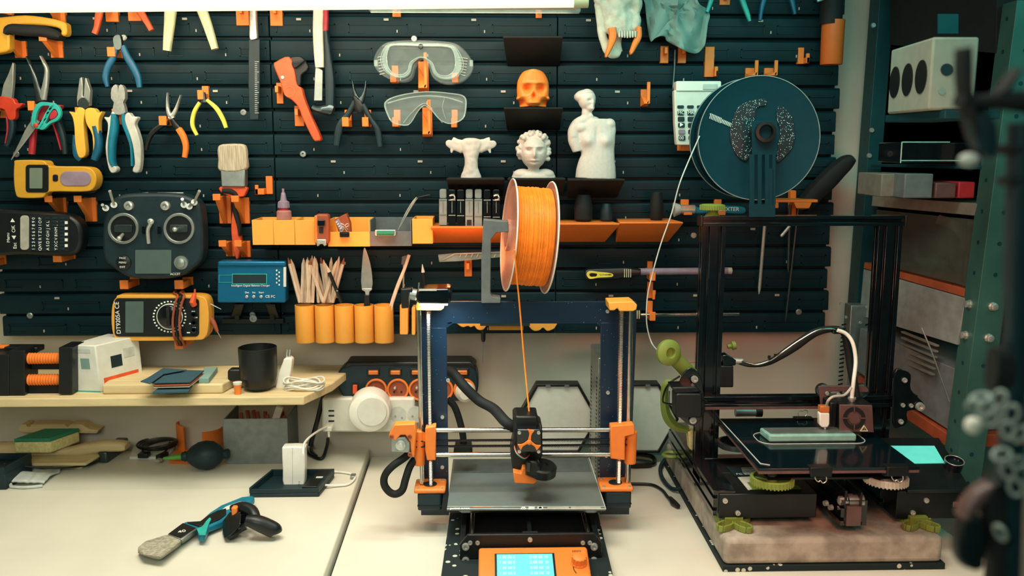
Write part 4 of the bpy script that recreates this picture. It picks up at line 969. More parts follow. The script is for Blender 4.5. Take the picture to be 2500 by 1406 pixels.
# frame: one plate with an opening
b = B()
for poly in ([(1016, 736), (1554, 736), (1554, 788), (1467, 788), (1455, 790), (1106, 790), (1092, 800), (1090, 800), (1018, 800)],
             [(1018, 800), (1090, 800), (1096, 1258), (1028, 1258)], [(1467, 788), (1554, 788), (1536, 1256), (1464, 1256)]):
    b.pr(poly, YFm, .006)
b.hull([P(x, y, Y) for x, y in ((1090, 798), (1090, 786), (1108, 786)) for Y in (YFm, YFm+.006)])
b.hull([P(x, y, Y) for x, y in ((1467, 798), (1467, 786), (1452, 786)) for Y in (YFm, YFm+.006)])
b.put('frame', 'board_speck', pr, .0006)
for x, y in ((1094, 928), (1080, 1018), (1080, 1140), (1484, 958), (1480, 1112), (1028, 1020), (1483, 760)):
    B().lathe(P(x, y, YFm), (0, -1, 0), [(0, .0032), (.0025, .003), (.0026, .0015), (.001, .0014)], 14).put('screw', 'steel', pr)
YR_ = YFm-.028
# z axis
for xr, xs, s in ((1023, 1046, 1), (1541, 1518, -1)):
    kx = (xr-1250)*.045; kz = (xs-1250)*.045
    r = B(); r.cyl(P(xr, 745, YR_), P(xr-(xr-1250)*.035, 1180, YR_), .004, 14); r.put('smooth_rod', 'rod', pr)
    b = B(); A_, E_ = P(xs, 752, YR_-.002), P(xs-(xs-1250)*.03, 1185, YR_-.002); b.cyl(A_, E_, .0034, 12)
    N = 110; dd = (E_-A_)/N; pts = [A_+dd*(i/6)+Vector((math.cos(i*math.pi/3), math.sin(i*math.pi/3), 0))*.0036 for i in range(N*6+1)]
    b.tube(pts, .0011, 4); b.put('lead_screw', 'rod', pr)
b = B(); b.pr([(1486, 738), (1545, 736), (1556, 744), (1554, 756), (1546, 760), (1512, 760), (1508, 752), (1500, 758), (1488, 758)], YFm-.045, .045); b.put('top_bracket', 'amber', pr, .0015)
b = B(); b.pr([(1014, 745), (1076, 745), (1084, 752), (1076, 758), (1016, 758)], YFm-.045, .045); b.put('top_bracket', 'amber', pr, .0015)
# z motor mounts
for poly, mot in (([(1014, 1172), (1020, 1166), (1084, 1166), (1087, 1172), (1086, 1196), (1076, 1203), (1012, 1203), (1010, 1197)], (1019, 1203, 1078, 1247)), ([(1468, 1166), (1528, 1166), (1534, 1180), (1547, 1182), (1546, 1196), (1540, 1199), (1480, 1199), (1466, 1190)], (1478, 1199, 1541, 1242))):
    Ym = YFm-.05
    x0, x1 = min(p[0] for p in poly), max(p[0] for p in poly); yb = max(p[1] for p in poly); yt = min(p[1] for p in poly)
    zt = P(x0, yb-8, Ym).z
    a, c = G(x0, yb-8, zt), G(x1, yb-8, zt)
    b = B(); b.box((a.x, Ym, zt-.008), (c.x, YFm, zt)); b.put('motor_bracket', 'orange', pr, .003)
    m_ = P((mot[0]+mot[2])/2, mot[1], Ym+.002)
    B().cyl(Vector((P((x0+x1)/2, yb, Ym).x, Ym+.022, zt)), Vector((P((x0+x1)/2, yb, Ym).x, Ym+.022, zt+.0015)), .011, 20).put('bearing_seat', 'dark_steel', pr)
    for q, w_ in ((.12, .1), (.88, .1), (.12, .8), (.88, .8)):
        pp = Vector((a.x+(c.x-a.x)*q, Ym+(YFm-Ym)*w_, zt)); B().lathe(pp, (0, 0, 1), [(0, .0026), (.0016, .0024)], 10).put('screw', 'steel', pr)
    q0, q1 = P(mot[0], mot[1], Ym+.002), P(mot[2], mot[3], Ym+.002)
    b = B(); b.box((q0.x, Ym+.002, q1.z), (q1.x, Ym+.044, zt-.008)); b.put('z_motor', 'dark_teal', pr, .003)
    b = B(); b.box((q0.x-.0003, Ym+.001, q1.z+.008), (q1.x+.0003, Ym+.044, q1.z+.0095)); b.put('motor_seam', 'black', pr)
# x axis
YX = YFm-.034
for y in (1050, 1110):
    b = B(); b.cyl(P(1060, y, YX), P(1500, y-1, YX), .004, 16); b.put('x_rod', 'rod', pr)
for y in (1076, 1090):
    b = B(); b.box((P(1000, y+1.3, YX).x, YX-.003, P(1000, y+1.3, YX).z), (P(1530, y+1.3, YX).x, YX+.003, P(1000, y-1.3, YX).z)); b.put('belt', 'black', pr)
    b = B(); x = 1068
    while x < 1494: b.rect(x, y+1.3, x+1.6, y+2.6, YX-.003, .006); x += 3.6
    b.put('belt_teeth', 'black', pr, kind='stuff')
YE = YFm-.052
# left x end
pol(pr, 'x_end', 'orange', [(1016, 1050), (1012, 1035), (962, 1037), (950, 1060), (949, 1070), (966, 1076), (978, 1062), (990, 1062), (1002, 1080), (1004, 1112), (1012, 1118)], Y=YE+.006, th=.02, bev=.0015)
pol(pr, 'x_end', 'orange', [(1038, 1045), (1064, 1040), (1064, 1124), (1042, 1124), (1038, 1100)], Y=YE+.016, th=.02, bev=.0015)
b = B(); b.cyl(P(1023, 1134, YR_), P(1025, 1050, YR_), .0095, 24); b.put('bearing_housing', 'orange', pr, .001)
b = B(); b.cyl(P(1047, 1074, YR_-.002), P(1047, 1044, YR_-.002), .0118, 24); b.put('nut_housing', 'orange', pr, .001)
b = B(); b.cyl(P(1047, 1050, YR_-.002), P(1047, 1043, YR_-.002), .0125, 24); b.put('trapezoid_nut', 'black_gloss', pr, .0006)
pol(pr, 'x_motor', 'aluminium', [(953, 1068), (990, 1066), (1002, 1080), (1002, 1106), (956, 1104)], Y=YE+.014, th=.03, bev=.002)
B().lathe(P(979, 1084, YE+.004), (0, -1, 0), [(0, .013), (.002, .013), (.002, .0085), (.008, .008), (.009, .004), (.012, .004)], 24).put('motor_shaft', 'steel', pr)
for x, y in ((956, 1066), (1000, 1066), (1001, 1109)): B().lathe(P(x, y, YE-.004), (0, -1, 0), [(0, .0038), (.002, .0036), (.0021, .002), (.001, .0018)], 14).put('screw', 'rust', pr)
# right x end
pol(pr, 'x_end', 'orange', [(1491, 1040), (1548, 1036), (1550, 1060), (1526, 1066), (1526, 1124), (1491, 1120)], Y=YE+.014, th=.02, bev=.0015)
b = B(); b.cyl(P(1538, 1130, YR_), P(1541, 1052, YR_), .0098, 24); b.put('bearing_housing', 'orange', pr, .001)
b = B(); b.cyl(P(1511, 1072, YR_-.002), P(1511, 1046, YR_-.002), .0118, 24); b.put('nut_housing', 'orange', pr, .001)
b = B(); b.cyl(P(1512, 1048, YR_-.002), P(1512, 1040, YR_-.002), .0125, 24); b.put('trapezoid_nut', 'black_gloss', pr, .0006)
# extruder
YX2 = YX-.01
pol(pr, 'extruder_body', 'black', [(1253, 1022), (1257, 1015), (1313, 1015), (1314, 1034), (1324, 1040), (1325, 1112), (1316, 1130), (1300, 1150), (1272, 1156), (1252, 1150), (1246, 1110), (1254, 1070)], Y=YX2-.004, th=.05, bev=.003)
pol(pr, 'extruder_motor', 'black_gloss', rr(1262, 1048, 1322, 1105, 5), Y=YX2-.044, th=.036, bev=.002)
pol(pr, 'extruder_cap', 'black', [(1258, 1016), (1312, 1016), (1316, 1046), (1256, 1050)], Y=YX2-.02, th=.05, bev=.003)
for x, y in ((1268, 1056), (1315, 1056), (1268, 1102), (1315, 1102)): B().lathe(P(x, y, YX2-.062), (0, -1, 0), [(0, .0028), (.002, .0026), (.0021, .0014), (.001, .0013)], 12).put('screw', 'steel', pr)
b = B()
c = (1292, 1078)
for a in (-80, 35, 150):
    ux, uy = math.cos(R_(a)), math.sin(R_(a)); vx, vy = -uy, ux
    b.pr([(c[0]+ux*d_+vx*w_, c[1]+uy*d_+vy*w_) for d_, w_ in ((0, -4), (14, -2.5), (20, -3), (29, -9), (28, 8), (20, 3.5), (14, 2.5), (0, 4))], YX2-.066, .003)
b.lathe(P(1292, 1078, YX2-.062), (0, -1, 0), [(0, .004), (.005, .004), (.006, .002)], 14)
b.put('motor_rotor_indicator', 'orange', pr, .0005)
kf = S(1322, 1150, YX2-.035)
B().lathe(P(1323, 1157, YX2-.035), (.1, -.2, 1), [(0, 31*kf), (3*kf, 34*kf), (22*kf, 34*kf), (26*kf, 30*kf), (27*kf, 12*kf), (24*kf, 11*kf)], 36).put('blower_fan', 'black', pr)
pol(pr, 'blower_outlet', 'black', [(1284, 1126), (1310, 1124), (1322, 1140), (1322, 1166), (1300, 1168), (1283, 1160)], Y=YX2-.045, th=.022, bev=.004)
b = B(); b.tube([P(1290, 1150, YX2-.062), P(1292, 1128, YX2-.062)], .0035, 10); b.put('fan_screw_post', 'black_gloss', pr)
pol(pr, 'nozzle_duct', 'orange', [(1253, 1152), (1272, 1156), (1276, 1142), (1284, 1142), (1284, 1160), (1310, 1168), (1312, 1174), (1304, 1182), (1256, 1180)], Y=YX2-.03, th=.03, bev=.0015)
for i, m in enumerate(('red', 'white', 'teal')):
    B().tube([P(1256, 1088+i*2, YX2-.03), P(1262, 1104+i*2, YX2-.05), P(1280, 1118+i, YX2-.05), P(1293, 1110, YX2-.04)], .0008, 6, k=4).put('wire', m, pr)
# bed
ZBED = .07
q = [G(1091, 1243, ZBED), G(1479, 1243, ZBED), G(1438, 1118, ZBED), G(1106, 1120, ZBED)]
b = B(); b.prism3([v for v in q], (0, 0, -.003)); b.put('heated_bed', 'bed', pr, .0006)
b = B(); lo = [G(1096, 1240, ZBED), G(1470, 1240, ZBED), G(1432, 1122, ZBED), G(1112, 1122, ZBED)]
b.prism3([v+Vector((0, .004, -.004)) for v in lo], (0, 0, -.006)); b.put('bed_carriage', 'black', pr, .001)
yl = (G(1280, 1153, ZBED)).y
b = B(); b.box((q[0].x+.004, yl, ZBED), (q[1].x-.004, q[2].y-.004, ZBED+.0006)); b.put('bed_rear_strip', 'bed_mark', pr)
b = B()
for aa, cc in ((q[0], q[1]), (q[1], q[2])): b.tube([aa+Vector((0, 0, .0004)), cc+Vector((0, 0, .0004))], .0009, 6)
b.put('bed_rim', 'light_grey', pr)
b = B(); pz = G(1170, 1237, ZBED+.0006); b.box((pz.x-.01, pz.y, ZBED), (pz.x+.03, pz.y+.0015, ZBED+.0006)); b.put('orange_mark', 'orange', pr)
def flatpx(name, m, *polys):
    b = B()
    for q_ in polys: b.prism3([G(x, y, ZBED+.0008) for x, y in q_], (0, 0, -.0004))
    return b.put(name, m, pr)
flatpx('warning_symbol', 'ink_white', [(1269, 1243), (1277, 1235), (1279, 1235), (1273, 1242.5)], [(1277, 1235), (1279, 1235), (1286, 1243), (1282, 1242.5)], [(1269, 1243), (1271, 1241.8), (1284, 1241.8), (1286, 1243)], [(1277, 1237.5), (1278.5, 1237.5), (1278.5, 1240.8), (1277, 1240.8)])
flatpx('heat_symbol', 'ink_white', *[[(1291, y), (1306, y), (1305, y+1.7), (1290, y+1.7)] for y in (1236, 1238.8, 1241.4)])
flatpx('round_symbol', 'ink_white', circ(1319, 1239.3, 7, 18, 3.8)); flatpx('round_symbol', 'bed', circ(1319, 1239.3, 4.6, 16, 2.2))
flatpx('front_line', 'light_grey', [(1092, 1235.6), (1476, 1235.6), (1476, 1236.4), (1092, 1236.4)])
flatpx('blurred_print', 'tape_grey', [(1336, 1237), (1388, 1237), (1389, 1241.5), (1337, 1241.5)], [(1394, 1237), (1466, 1237), (1468, 1241.5), (1394, 1241.5)])
text('lettering', 'print area', G(1123, 1241, ZBED+.0008), .0105, 'ink_white', pr, (0, 0, 0), sx=.75)
for x in (1138, 1442): 
    b = B(); pz = G(x, 1243, ZBED-.002); b.hull([pz+Vector(v) for v in ((-.012, 0, 0), (.012, 0, 0), (-.006, -.007, 0), (.006, -.007, 0), (-.012, 0, -.003), (.012, 0, -.003), (-.006, -.007, -.003), (.006, -.007, -.003))]); b.put('bed_tab', 'bed', pr)
# base
ZF = .02
fp = YFm-.175
a, c = P(1122, 1306, fp), P(1470, 1306, fp)
b = B(); b.prism3([Vector((a.x, fp, ZF+.001)), Vector((a.x, fp, a.z-.016)), Vector((a.x+.012, fp, a.z)), Vector((c.x-.012, fp, a.z)), Vector((c.x, fp, a.z-.016)), Vector((c.x, fp, ZF+.001))], (0, .006, 0)); b.put('front_plate', 'black', pr, .0008)
b = B(); b.prism3([Vector((a.x, YFm+.13, ZF+.001)), Vector((a.x, YFm+.13, a.z-.004)), Vector((c.x, YFm+.13, a.z-.004)), Vector((c.x, YFm+.13, ZF+.001))], (0, .006, 0)); b.put('rear_plate', 'black', pr, .0008)
for x in (a.x+.018, c.x-.018):
    b = B(); b.cyl((x, fp+.006, a.z-.012), (x, YFm+.13, a.z-.012), .004, 12); b.put('y_rod', 'rod', pr)
for x in (a.x+.004, c.x-.004):
    b = B(); b.box((x-.004, fp+.006, ZF+.001), (x+.004, YFm+.13, ZF+.022)); b.put('side_extrusion', 'black', pr, .001)
b = B(); b.box((a.x+.008, fp+.02, ZF+.001), (c.x-.008, YFm+.1, ZF+.004)); b.put('added_shade_plate', 'black_matte', pr)  # black sheet added to stand in for the shade under the bed
xm_ = (a.x+c.x)/2
b = B(); b.box((xm_-.012, fp+.006, a.z-.03), (xm_+.012, fp+.03, a.z-.008)); b.put('belt_idler', 'dark_steel', pr, .001)
b = B(); b.box((xm_-.003, fp+.03, a.z-.016), (xm_+.003, YFm+.1, a.z-.013)); b.put('belt', 'black', pr)
for x, y, r in ((1137, 1334, .0058), (1450, 1334, .0058), (1137, 1368, .0058), (1450, 1368, .0058), (1148, 1325, .0035), (1166, 1325, .0035), (1294, 1317, .0038), (1423, 1325, .0035), (1440, 1325, .0035)):
    B().lathe(P(x, y, fp), (0, -1, 0), [(0, r), (r*.6, r*.9), (r*.62, r*.5), (r*.2, r*.45)], 16).put('screw', 'steel', pr)
# lcd box
f0 = fp-.006; zt = P(1300, 1330, f0).z
xa, xb = P(1169, 1340, f0-.01).x, P(1433, 1340, f0-.01).x
prof = [Vector((xa, f0, zt-.004)), Vector((xa, f0-.012, zt)), Vector((xa, f0-.078, ZF+.008)), Vector((xa, f0-.078, ZF+.001)), Vector((xa, f0, ZF+.001))]
slope = (prof[2]-prof[1]); sl = slope.normalized(); nrm = Vector((0, sl.z, -sl.y)); nrm = nrm if nrm.y < 0 else -nrm
b = B(); b.prism3(prof, (xb-xa, 0, 0)); lcd = b.put('screen_housing', 'orange', pr, .004, 3)
def on(px, d, lift=0):                 # point on the sloping face
    return Vector((px, 0, 0))+Vector((0, prof[1].y, prof[1].z))+sl*d+nrm*lift
W_ = xb-xa
def onbox(x0, x1, d0, d1, th, lift):
    return [on(x0, d0, lift), on(x1, d0, lift), on(x1, d1, lift), on(x0, d1, lift)], nrm*th
pts, v = onbox(xa+W_*.145, xa+W_*.69, .012, .066, .0012, 0); b = B(); b.prism3(pts, v); b.put('screen_bezel', 'frame_blue', lcd)
pts, v = onbox(xa+W_*.165, xa+W_*.67, .0145, .062, .0006, .0012); b = B(); b.prism3(pts, v); b.put('screen', 'lcd_on', lcd)
rxd = math.degrees(math.atan2(-sl.z, -sl.y))
rx = 90-math.degrees(math.atan2(abs(sl.y), abs(sl.z)))
b = B()
for k in range(4):
    for x0_, x1_ in ((.19, .2), (.215, .25), (.26, .30), (.31, .33), (.46, .48), (.49, .53), (.54, .58), (.6, .63)):
        pts, v = onbox(xa+W_*x0_, xa+W_*x1_, .018+k*.0115, .024+k*.0115, .0003, .0018); b.prism3(pts, v)
b.put('screen_pattern', 'lcd_ink', lcd, kind='stuff')
for k in range(6):
    pts, v = onbox(xa+W_*(.86+k*.014), xa+W_*(.866+k*.014), .0055, .0095, .0004, 0); b = B(); b.prism3(pts, v); b.put('speaker_slot', 'black', lcd)
kc = on(xa+W_*.905, .034)
b = B(); b.lathe(kc, nrm, [(0, .0115), (.002, .0115), (.003, .0105), (.012, .0095), (.0135, .0075)], 28)
for i in range(12):
    a_ = i*math.pi/6; _, u_, v_ = frame_of(nrm); b.cyl(kc+nrm*.003+(u_*math.cos(a_)+v_*math.sin(a_))*.0102, kc+nrm*.012+(u_*math.cos(a_)+v_*math.sin(a_))*.0096, .0012, 6)
b.put('knob', 'orange', lcd)
b = B(); b.tube([on(xa+W_*.855, .03), on(xa+W_*.85, .045), on(xa+W_*.87, .055)], .0008, 6, k=4); b.put('knob_groove', 'black', lcd)
# foam sheet under it
c0, c1, c2, c3 = G(1072, 1425, ZF), G(1500, 1425, ZF), G(1461, 1240, ZF), G(1102, 1240, ZF)
b = B(); b.prism3([c0-Vector((0, .06, 0)), c1-Vector((0, .06, 0)), c2+Vector((0, .1, 0)), c3+Vector((0, .1, 0))], (0, 0, -ZF)); b.put('foam_mat', 'foam', None, .002, label='dark speckled rubber foam mat under the orange printer', cat='mat')
# cables of the printer
def cable(name, m, pts, r, label, cat='cable', group=None, par=None, n=10, k=6):
    b = B(); b.tube(pts, r, n, k=k); return b.put(name, m, par, label=label, cat=cat, group=group)
cable('cable_sleeve', 'black_matte', [P(1092, 905, YFm+.06), P(1110, 915, YFm+.05), P(1135, 945, YFm+.035), P(1170, 978, YFm+.03), P(1205, 998, YFm+.01), P(1235, 1030, YX), P(1262, 1045, YX)], .009, None, None, par=pr)
cable('cable_sleeve', 'black_matte', [P(1092, 975, YFm+.05), P(1108, 990, YFm+.05), P(1120, 1020, YFm+.05), P(1130, 1062, YFm+.05), P(1132, 1100, YFm+.06)], .006, None, None, par=pr)
pol(pr, 'cable_clamp', 'black', [(1112, 1086), (1150, 1086), (1154, 1106), (1106, 1106)], Y=YFm+.06, th=.03, bev=.002)
lz = YFm-.03
cable('cable_sleeve', 'black_matte', [P(1000, 1102, lz), P(990, 1115, lz-.01), P(958, 1138, lz-.02), P(940, 1160, lz-.02), P(938, 1182, lz-.02), P(950, 1200, lz-.02), P(966, 1206, lz-.02), P(982, 1196, lz-.02), P(990, 1170, lz-.015), P(1000, 1140, lz-.01), P(1012, 1122, lz)], .0062, None, None, par=pr)
# power supply standing behind
t = thing('power_supply', 'grey perforated metal power supply standing behind the right leg of the orange printer', 'power supply', G(1458, 1115, 0))
px_ = P(1448, 850, YFm+.20); px2 = P(1466, 850, YFm+.20)
b = B(); b.box((px_.x, YFm+.12, .001), (px_.x+.055, YFm+.24, px_.z)); b.put('casing', 'aluminium', t, .001)
b = B()
for i in range(26):
    for j in range(2): b.obox((px_.x-.0003, YFm+.135+j*.085, .03+i*.0075), (.001, .008, .0028))
for i in range(26): b.obox((px_.x+.006, YFm+.1197, .03+i*.0075), (.006, .001, .0028))
b.put('vent_slot', 'black', t, kind='stuff')
# spool holder + spool
sp = P(1290, 577, YFm+.02)
t = thing('spool_holder', 'dark grey angular arm standing on the top of the orange printer', 'spool holder', P(1200, 740, YFm))
pol(t, 'upright', 'slate', [(1180, 536), (1240, 541), (1242, 566), (1212, 568), (1199, 584), (1197, 716), (1202, 725), (1222, 728), (1222, 740), (1175, 740), (1175, 640)], Y=YFm+.006, th=.03, bev=.001)
b = B(); b.cyl(P(1210, 556, YFm+.006), P(1336, 560, YFm+.03), 10*S(1250, 550, YFm), 20); b.put('axle', 'slate', t)
t = thing('filament_spool', 'large spool of orange filament between clear flanges in the middle of the photo', 'spool', sp)
ax = Vector((math.cos(R_(-7)), math.sin(R_(-7))*1.0, 0)); ax = Matrix.Rotation(R_(4.6), 3, 'Y') @ Vector((1, .11, 0)); ax.normalize()
k = S(1290, 577, YFm+.02); Rf = 136*k; hw = 46*k
for s in (-1, 1):
    b = B(); b.lathe(sp+ax*(s*hw), ax*s, [(0, .026), (0, Rf-.001), (.0012, Rf), (.0028, Rf), (.0028, Rf-.004), (.0018, Rf-.006), (.0018, .026)], 56); b.put('flange', 'flange', t)
    b = B(); _, u_, v_ = frame_of(ax); b.tube([sp+ax*(s*(hw+.0014))+(u_*math.cos(a_*math.pi/32)+v_*math.sin(a_*math.pi/32))*Rf for a_ in range(64)], .0013, 6, True); b.put('flange_rim', 'white_gloss', t)
    b = B(); b.lathe(sp+ax*(s*hw*.2), ax*s, [(0, .026), (hw, .026), (hw, .02), (0, .02)], 32); b.put('hub', 'flange', t)
Rw = 120*k; b = B(); nn = 34; prof_ = []
for i in range(nn):
    h0 = -hw*.97+2*hw*.97*i/nn; h1 = -hw*.97+2*hw*.97*(i+1)/nn; jit = (random.random()-.5)*.0016
    prof_ += [(h0, Rw-.0012+jit), ((h0*.75+h1*.25), Rw+jit-.0002), ((h0+h1)/2, Rw+jit), (h0*.25+h1*.75, Rw+jit-.0002)]
b.lathe(sp, ax, [(-hw*.97, .028)]+prof_+[(hw*.97, .028)], 72); b.put('wound_filament', 'filament', t)
b = B(); b.tube([P(1256, 610, YFm-.075), P(1262, 680, YFm-.062), P(1268, 740, YFm-.05), P(1280, 880, YFm-.04), P(1293, 1018, YX2-.02)], .0013, 8, k=6); b.put('loose_filament', 'filament', t)
# small action lamp on the printer corner
t = thing('clip_lamp', 'small black LED lamp glowing downwards on the top left corner of the orange printer', 'lamp', P(1058, 740, YFm-.04))
pol(t, 'lamp_body', 'black_gloss', [(1016, 722), (1022, 710), (1040, 705), (1096, 704), (1102, 714), (1101, 736), (1094, 743), (1024, 742), (1016, 736)], Y=YFm-.045, th=.05, bev=.003)
a, c = P(1024, 744, YFm-.07), P(1096, 744, YFm-.02)
b = B(); b.box((a.x, YFm-.068, a.z-.0015), (c.x, YFm-.022, a.z+.0005)); b.put('light_panel', 'led_white', t)
pol(t, 'arm', 'black', [(978, 706), (1006, 703), (1008, 716), (1000, 722), (998, 752), (980, 754)], Y=YFm-.045, th=.016, bev=.002)
b = B(); b.cyl(P(1000, 717, YFm-.045), P(1018, 720, YFm-.045), .009, 18); b.put('tilt_knob', 'aluminium', t, .001)
b = B(); b.cyl(P(1084, 707, YFm-.045), P(1084, 703, YFm-.045), .009, 18); b.put('power_button', 'aluminium', t, .0008)
b = B(); b.rect(1022, 706, 1066, 710, YFm-.0715, .003); b.put('rating_label', 'light_grey', t)
b = B(); b.tube([P(1022, 706, YFm-.05), P(1023, 690, YFm-.05)], .0012, 6); b.put('antenna', 'aluminium', t)
# ================================================================ BLACK PRINTER ON THE CONCRETE SLAB
ZS = .052
# slab and foam
fa, fb = G(1766, 1396, 0), G(2308, 1394, 0); yf = fa.y
b = B(); b.box((fa.x-.001, yf-.001, .0), (fb.x+.002, yf+.46, .010)); b.put('foam_mat', 'foam', None, .001, label='thin dark speckled foam mat under the concrete slab', cat='mat')
b = B(); b.box((fa.x, yf, .010), (fb.x-.002, yf+.45, ZS)); o = b.put('concrete_slab', 'concrete', None, .008, 3, label='thick grey concrete paving slab under the black printer', cat='slab')
E0 = P(1850, 1240, 1.31); E0.z = ZS
pr = thing('desktop_printer', 'black aluminium extrusion 3D printer standing on the concrete slab with green feet', '3D printer', E0)
def ext(name, p0, p1, w, h, m='black', par=None, slots='y'):
    """extrusion between two points: w across X or Z, h along the remaining axis, grooves on the -Y face"""
    p0, p1 = Vector(p0), Vector(p1); a = (p1-p0).normalized(); L = (p1-p0).length
    if abs(a.z) > .7: u, v = Vector((1, 0, 0)), Vector((0, 1, 0))
    elif abs(a.x) > .7: u, v = Vector((0, 0, 1)), Vector((0, 1, 0))
    else: u, v = Vector((0, 0, 1)), Vector((1, 0, 0))
    n = max(1, round(w/.02)); g, d = .003, .006; prof = [(-w/2, 0)]
    for i in range(n):
        c = -w/2+(i+.5)*w/n
        prof += [(c-g, 0), (c-g, d), (c+g, d), (c+g, 0)]
    prof += [(w/2, 0), (w/2, h)]
    n2 = max(1, round(h/.02))
    for i in range(n2):
        c = h-(i+.5)*h/n2; prof += [(w/2, c+g), (w/2-d, c+g), (w/2-d, c-g), (w/2, c-g)] if False else []
    prof += [(-w/2, h)]
    for i in range(n2):
        c = h-(i+.5)*h/n2; prof += [(-w/2, c+g), (-w/2+d, c+g), (-w/2+d, c-g), (-w/2, c-g)]
    b = B(); b.prism3([p0+u*s+v*t_ for s, t_ in prof], p1-p0); return b.put(name, m, par, .0005)
YU = 1.466
# uprights
xl0, xl1 = P(1712, 560, YU).x, P(1775, 560, YU).x; xr0, xr1 = P(2142, 560, YU).x, P(2208, 560, YU).x
zt = P(1900, 552, YU).z; zb = ZS+.04
w_ = .04
ext('upright', ((xl0+xl1)/2, YU, zb), ((xl0+xl1)/2, YU, zt), w_, .02, 'black_gloss', pr)
ext('upright', ((xr0+xr1)/2, YU, zb), ((xr0+xr1)/2, YU, zt), w_, .02, 'black_gloss', pr)
za, zc_ = P(1900, 552, YU-.001).z, P(1900, 527, YU-.001).z
ext('top_bar', (P(1716, 540, YU).x, YU-.001, (za+zc_)/2), (P(2212, 540, YU).x, YU-.001, (za+zc_)/2), zc_-za, .022, 'black_gloss', pr)
for x0, x1 in ((1710, 1717), (2210, 2217)):
    a, c = P(x0, 553, YU-.003), P(x1, 526, YU-.003)
    b = B(); b.box((a.x, YU-.003, a.z), (c.x, YU+.022, c.z)); b.put('end_cap', 'black', pr, .001)
# base: two side rails and front boxes
yfb = 1.31; zb0 = ZS+.016; zb1 = zb0+.042
la, lb = P(1757, 1230, yfb).x, P(1800, 1230, yfb).x
xL = (la+P(1790, 1230, yfb).x)/2
ext('side_rail', (xL-.02, yfb+.001, (zb0+zb1)/2), (xL-.02, 1.66, (zb0+zb1)/2), .04, .034, 'black_gloss', pr)
xR = P(2200, 1230, yfb).x
ext('side_rail', (xR-.02, yfb+.03, (zb0+zb1)/2), (xR-.02, 1.66, (zb0+zb1)/2), .04, .04, 'black_gloss', pr)
ext('rear_crossbar', (xL, YU-.012, zb0+.022), (xR, YU-.012, zb0+.022), .04, .02, 'black_gloss', pr)
a, c = P(1754, 1266, yfb-.002), P(1996, 1204, yfb-.002)
b = B(); b.box((a.x, yfb-.002, a.z), (c.x, yfb+.09, c.z)); b.put('psu_box', 'black', pr, .0015)
a2, c2 = P(1990, 1266, yfb-.002), P(2000, 1204, yfb-.002)
for x, y in ((1770, 1222), (1801, 1252)): B().lathe(P(x, y, yfb-.002), (0, -1, 0), [(0, .0042), (.003, .0038), (.0031, .002), (.001, .0019)], 16).put('screw', 'steel', pr)
# control box top plate with label
zt_ = c.z
b = B(); b.box((xL-.02, yfb+.09, zt_-.02), (P(1990, 1204, yfb).x, YU-.012, zt_)); b.put('electronics_cover', 'black', pr, .001)
q = [G(1806, 1168, zt_+.0006), G(1833, 1199, zt_+.0006), G(1860, 1193, zt_+.0006), G(1832, 1166, zt_+.0006)]
b = B(); q = [G(x, y, zt_+.0004) for x, y in ((1801, 1165), (1827, 1197), (1848, 1192), (1838, 1163))]; b.prism3(q, (0, 0, .0003)); b.put('rating_label', 'paper', pr)
q = [G(x, y, zt_+.0004) for x, y in ((1772, 1139), (1795, 1163), (1840, 1162), (1820, 1140))]; b = B(); b.prism3(q, (0, 0, .0003)); b.put('rating_label', 'dark_teal', pr)
text('lettering', 'FC CE', G(1815, 1157, zt_+.0008), .009, 'ink_white', pr, (0, 0, 0))
b = B()
for i in range(5): p_ = G(1810+i*1.2, 1143+i*3.4, zt_+.0008); b.box((p_.x, p_.y, zt_+.0006), (p_.x+.025, p_.y+.0012, zt_+.0009))
for i in range(9): p_ = G(1812+i*1.8, 1174+i*2.2, zt_+.0008); b.box((p_.x, p_.y, zt_+.0006), (p_.x+.012, p_.y+.0008, zt_+.0009))
b.put('printed_lines', 'ink_white', pr)
# right control unit: front box and tilted screen
a, c = P(2186, 1268, yfb), P(2345, 1198, yfb)
b = B(); b.box((a.x, yfb, a.z), (c.x, yfb+.06, c.z)); b.put('control_box', 'black', pr, .0015)
for x, y in ((2261, 1221), (2228, 1251)): B().lathe(P(x, y, yfb), (0, -1, 0), [(0, .0042), (.003, .0038), (.0031, .002), (.001, .0019)], 16).put('screw', 'steel', pr)
ys0, ys1 = yfb-.004, yfb+.13
z0s, z1s = P(2200, 1196, ys0).z, P(2200, 1072, ys1).z
def sc(px, py):      # photo point on the tilted control panel
    d_ = ray(px, py); n = Vector((0, -(z1s-z0s), ys1-ys0)); o_ = Vector((0, ys0, z0s)); return CAM+d_*((o_-CAM).dot(n)/d_.dot(n))
nsc = Vector((0, -(z1s-z0s), ys1-ys0)).normalized()
b = B(); b.prism3([sc(2216, 1197), sc(2372, 1196), sc(2292, 1068), sc(2150, 1068)], -nsc*.006); pan = b.put('control_panel', 'black', pr, .001)
b = B(); b.prism3([sc(2232, 1132), sc(2306, 1131), sc(2281, 1089), sc(2174, 1089)], nsc*.0008); b.put('screen', 'lcd_on', pan)
b = B(); b.ringp(rr(0, 0, 1, 1, .1), rr(.1, .1, .9, .9, .1), 1, .01); b.bm.free()
kc = sc(2326, 1142); b = B(); b.lathe(kc, nsc, [(0, .014), (.012, .0145), (.014, .014), (.0141, .012), (.011, .0115)], 28)
b.put('knob', 'black_gloss', pan); b = B(); _, u_, v_ = frame_of(nsc); b.tube([kc+nsc*.014+(u_*math.cos(i*math.pi/16)+v_*math.sin(i*math.pi/16))*.0142 for i in range(32)], .0007, 6, True); b.put('knob_rim', 'steel', pan)
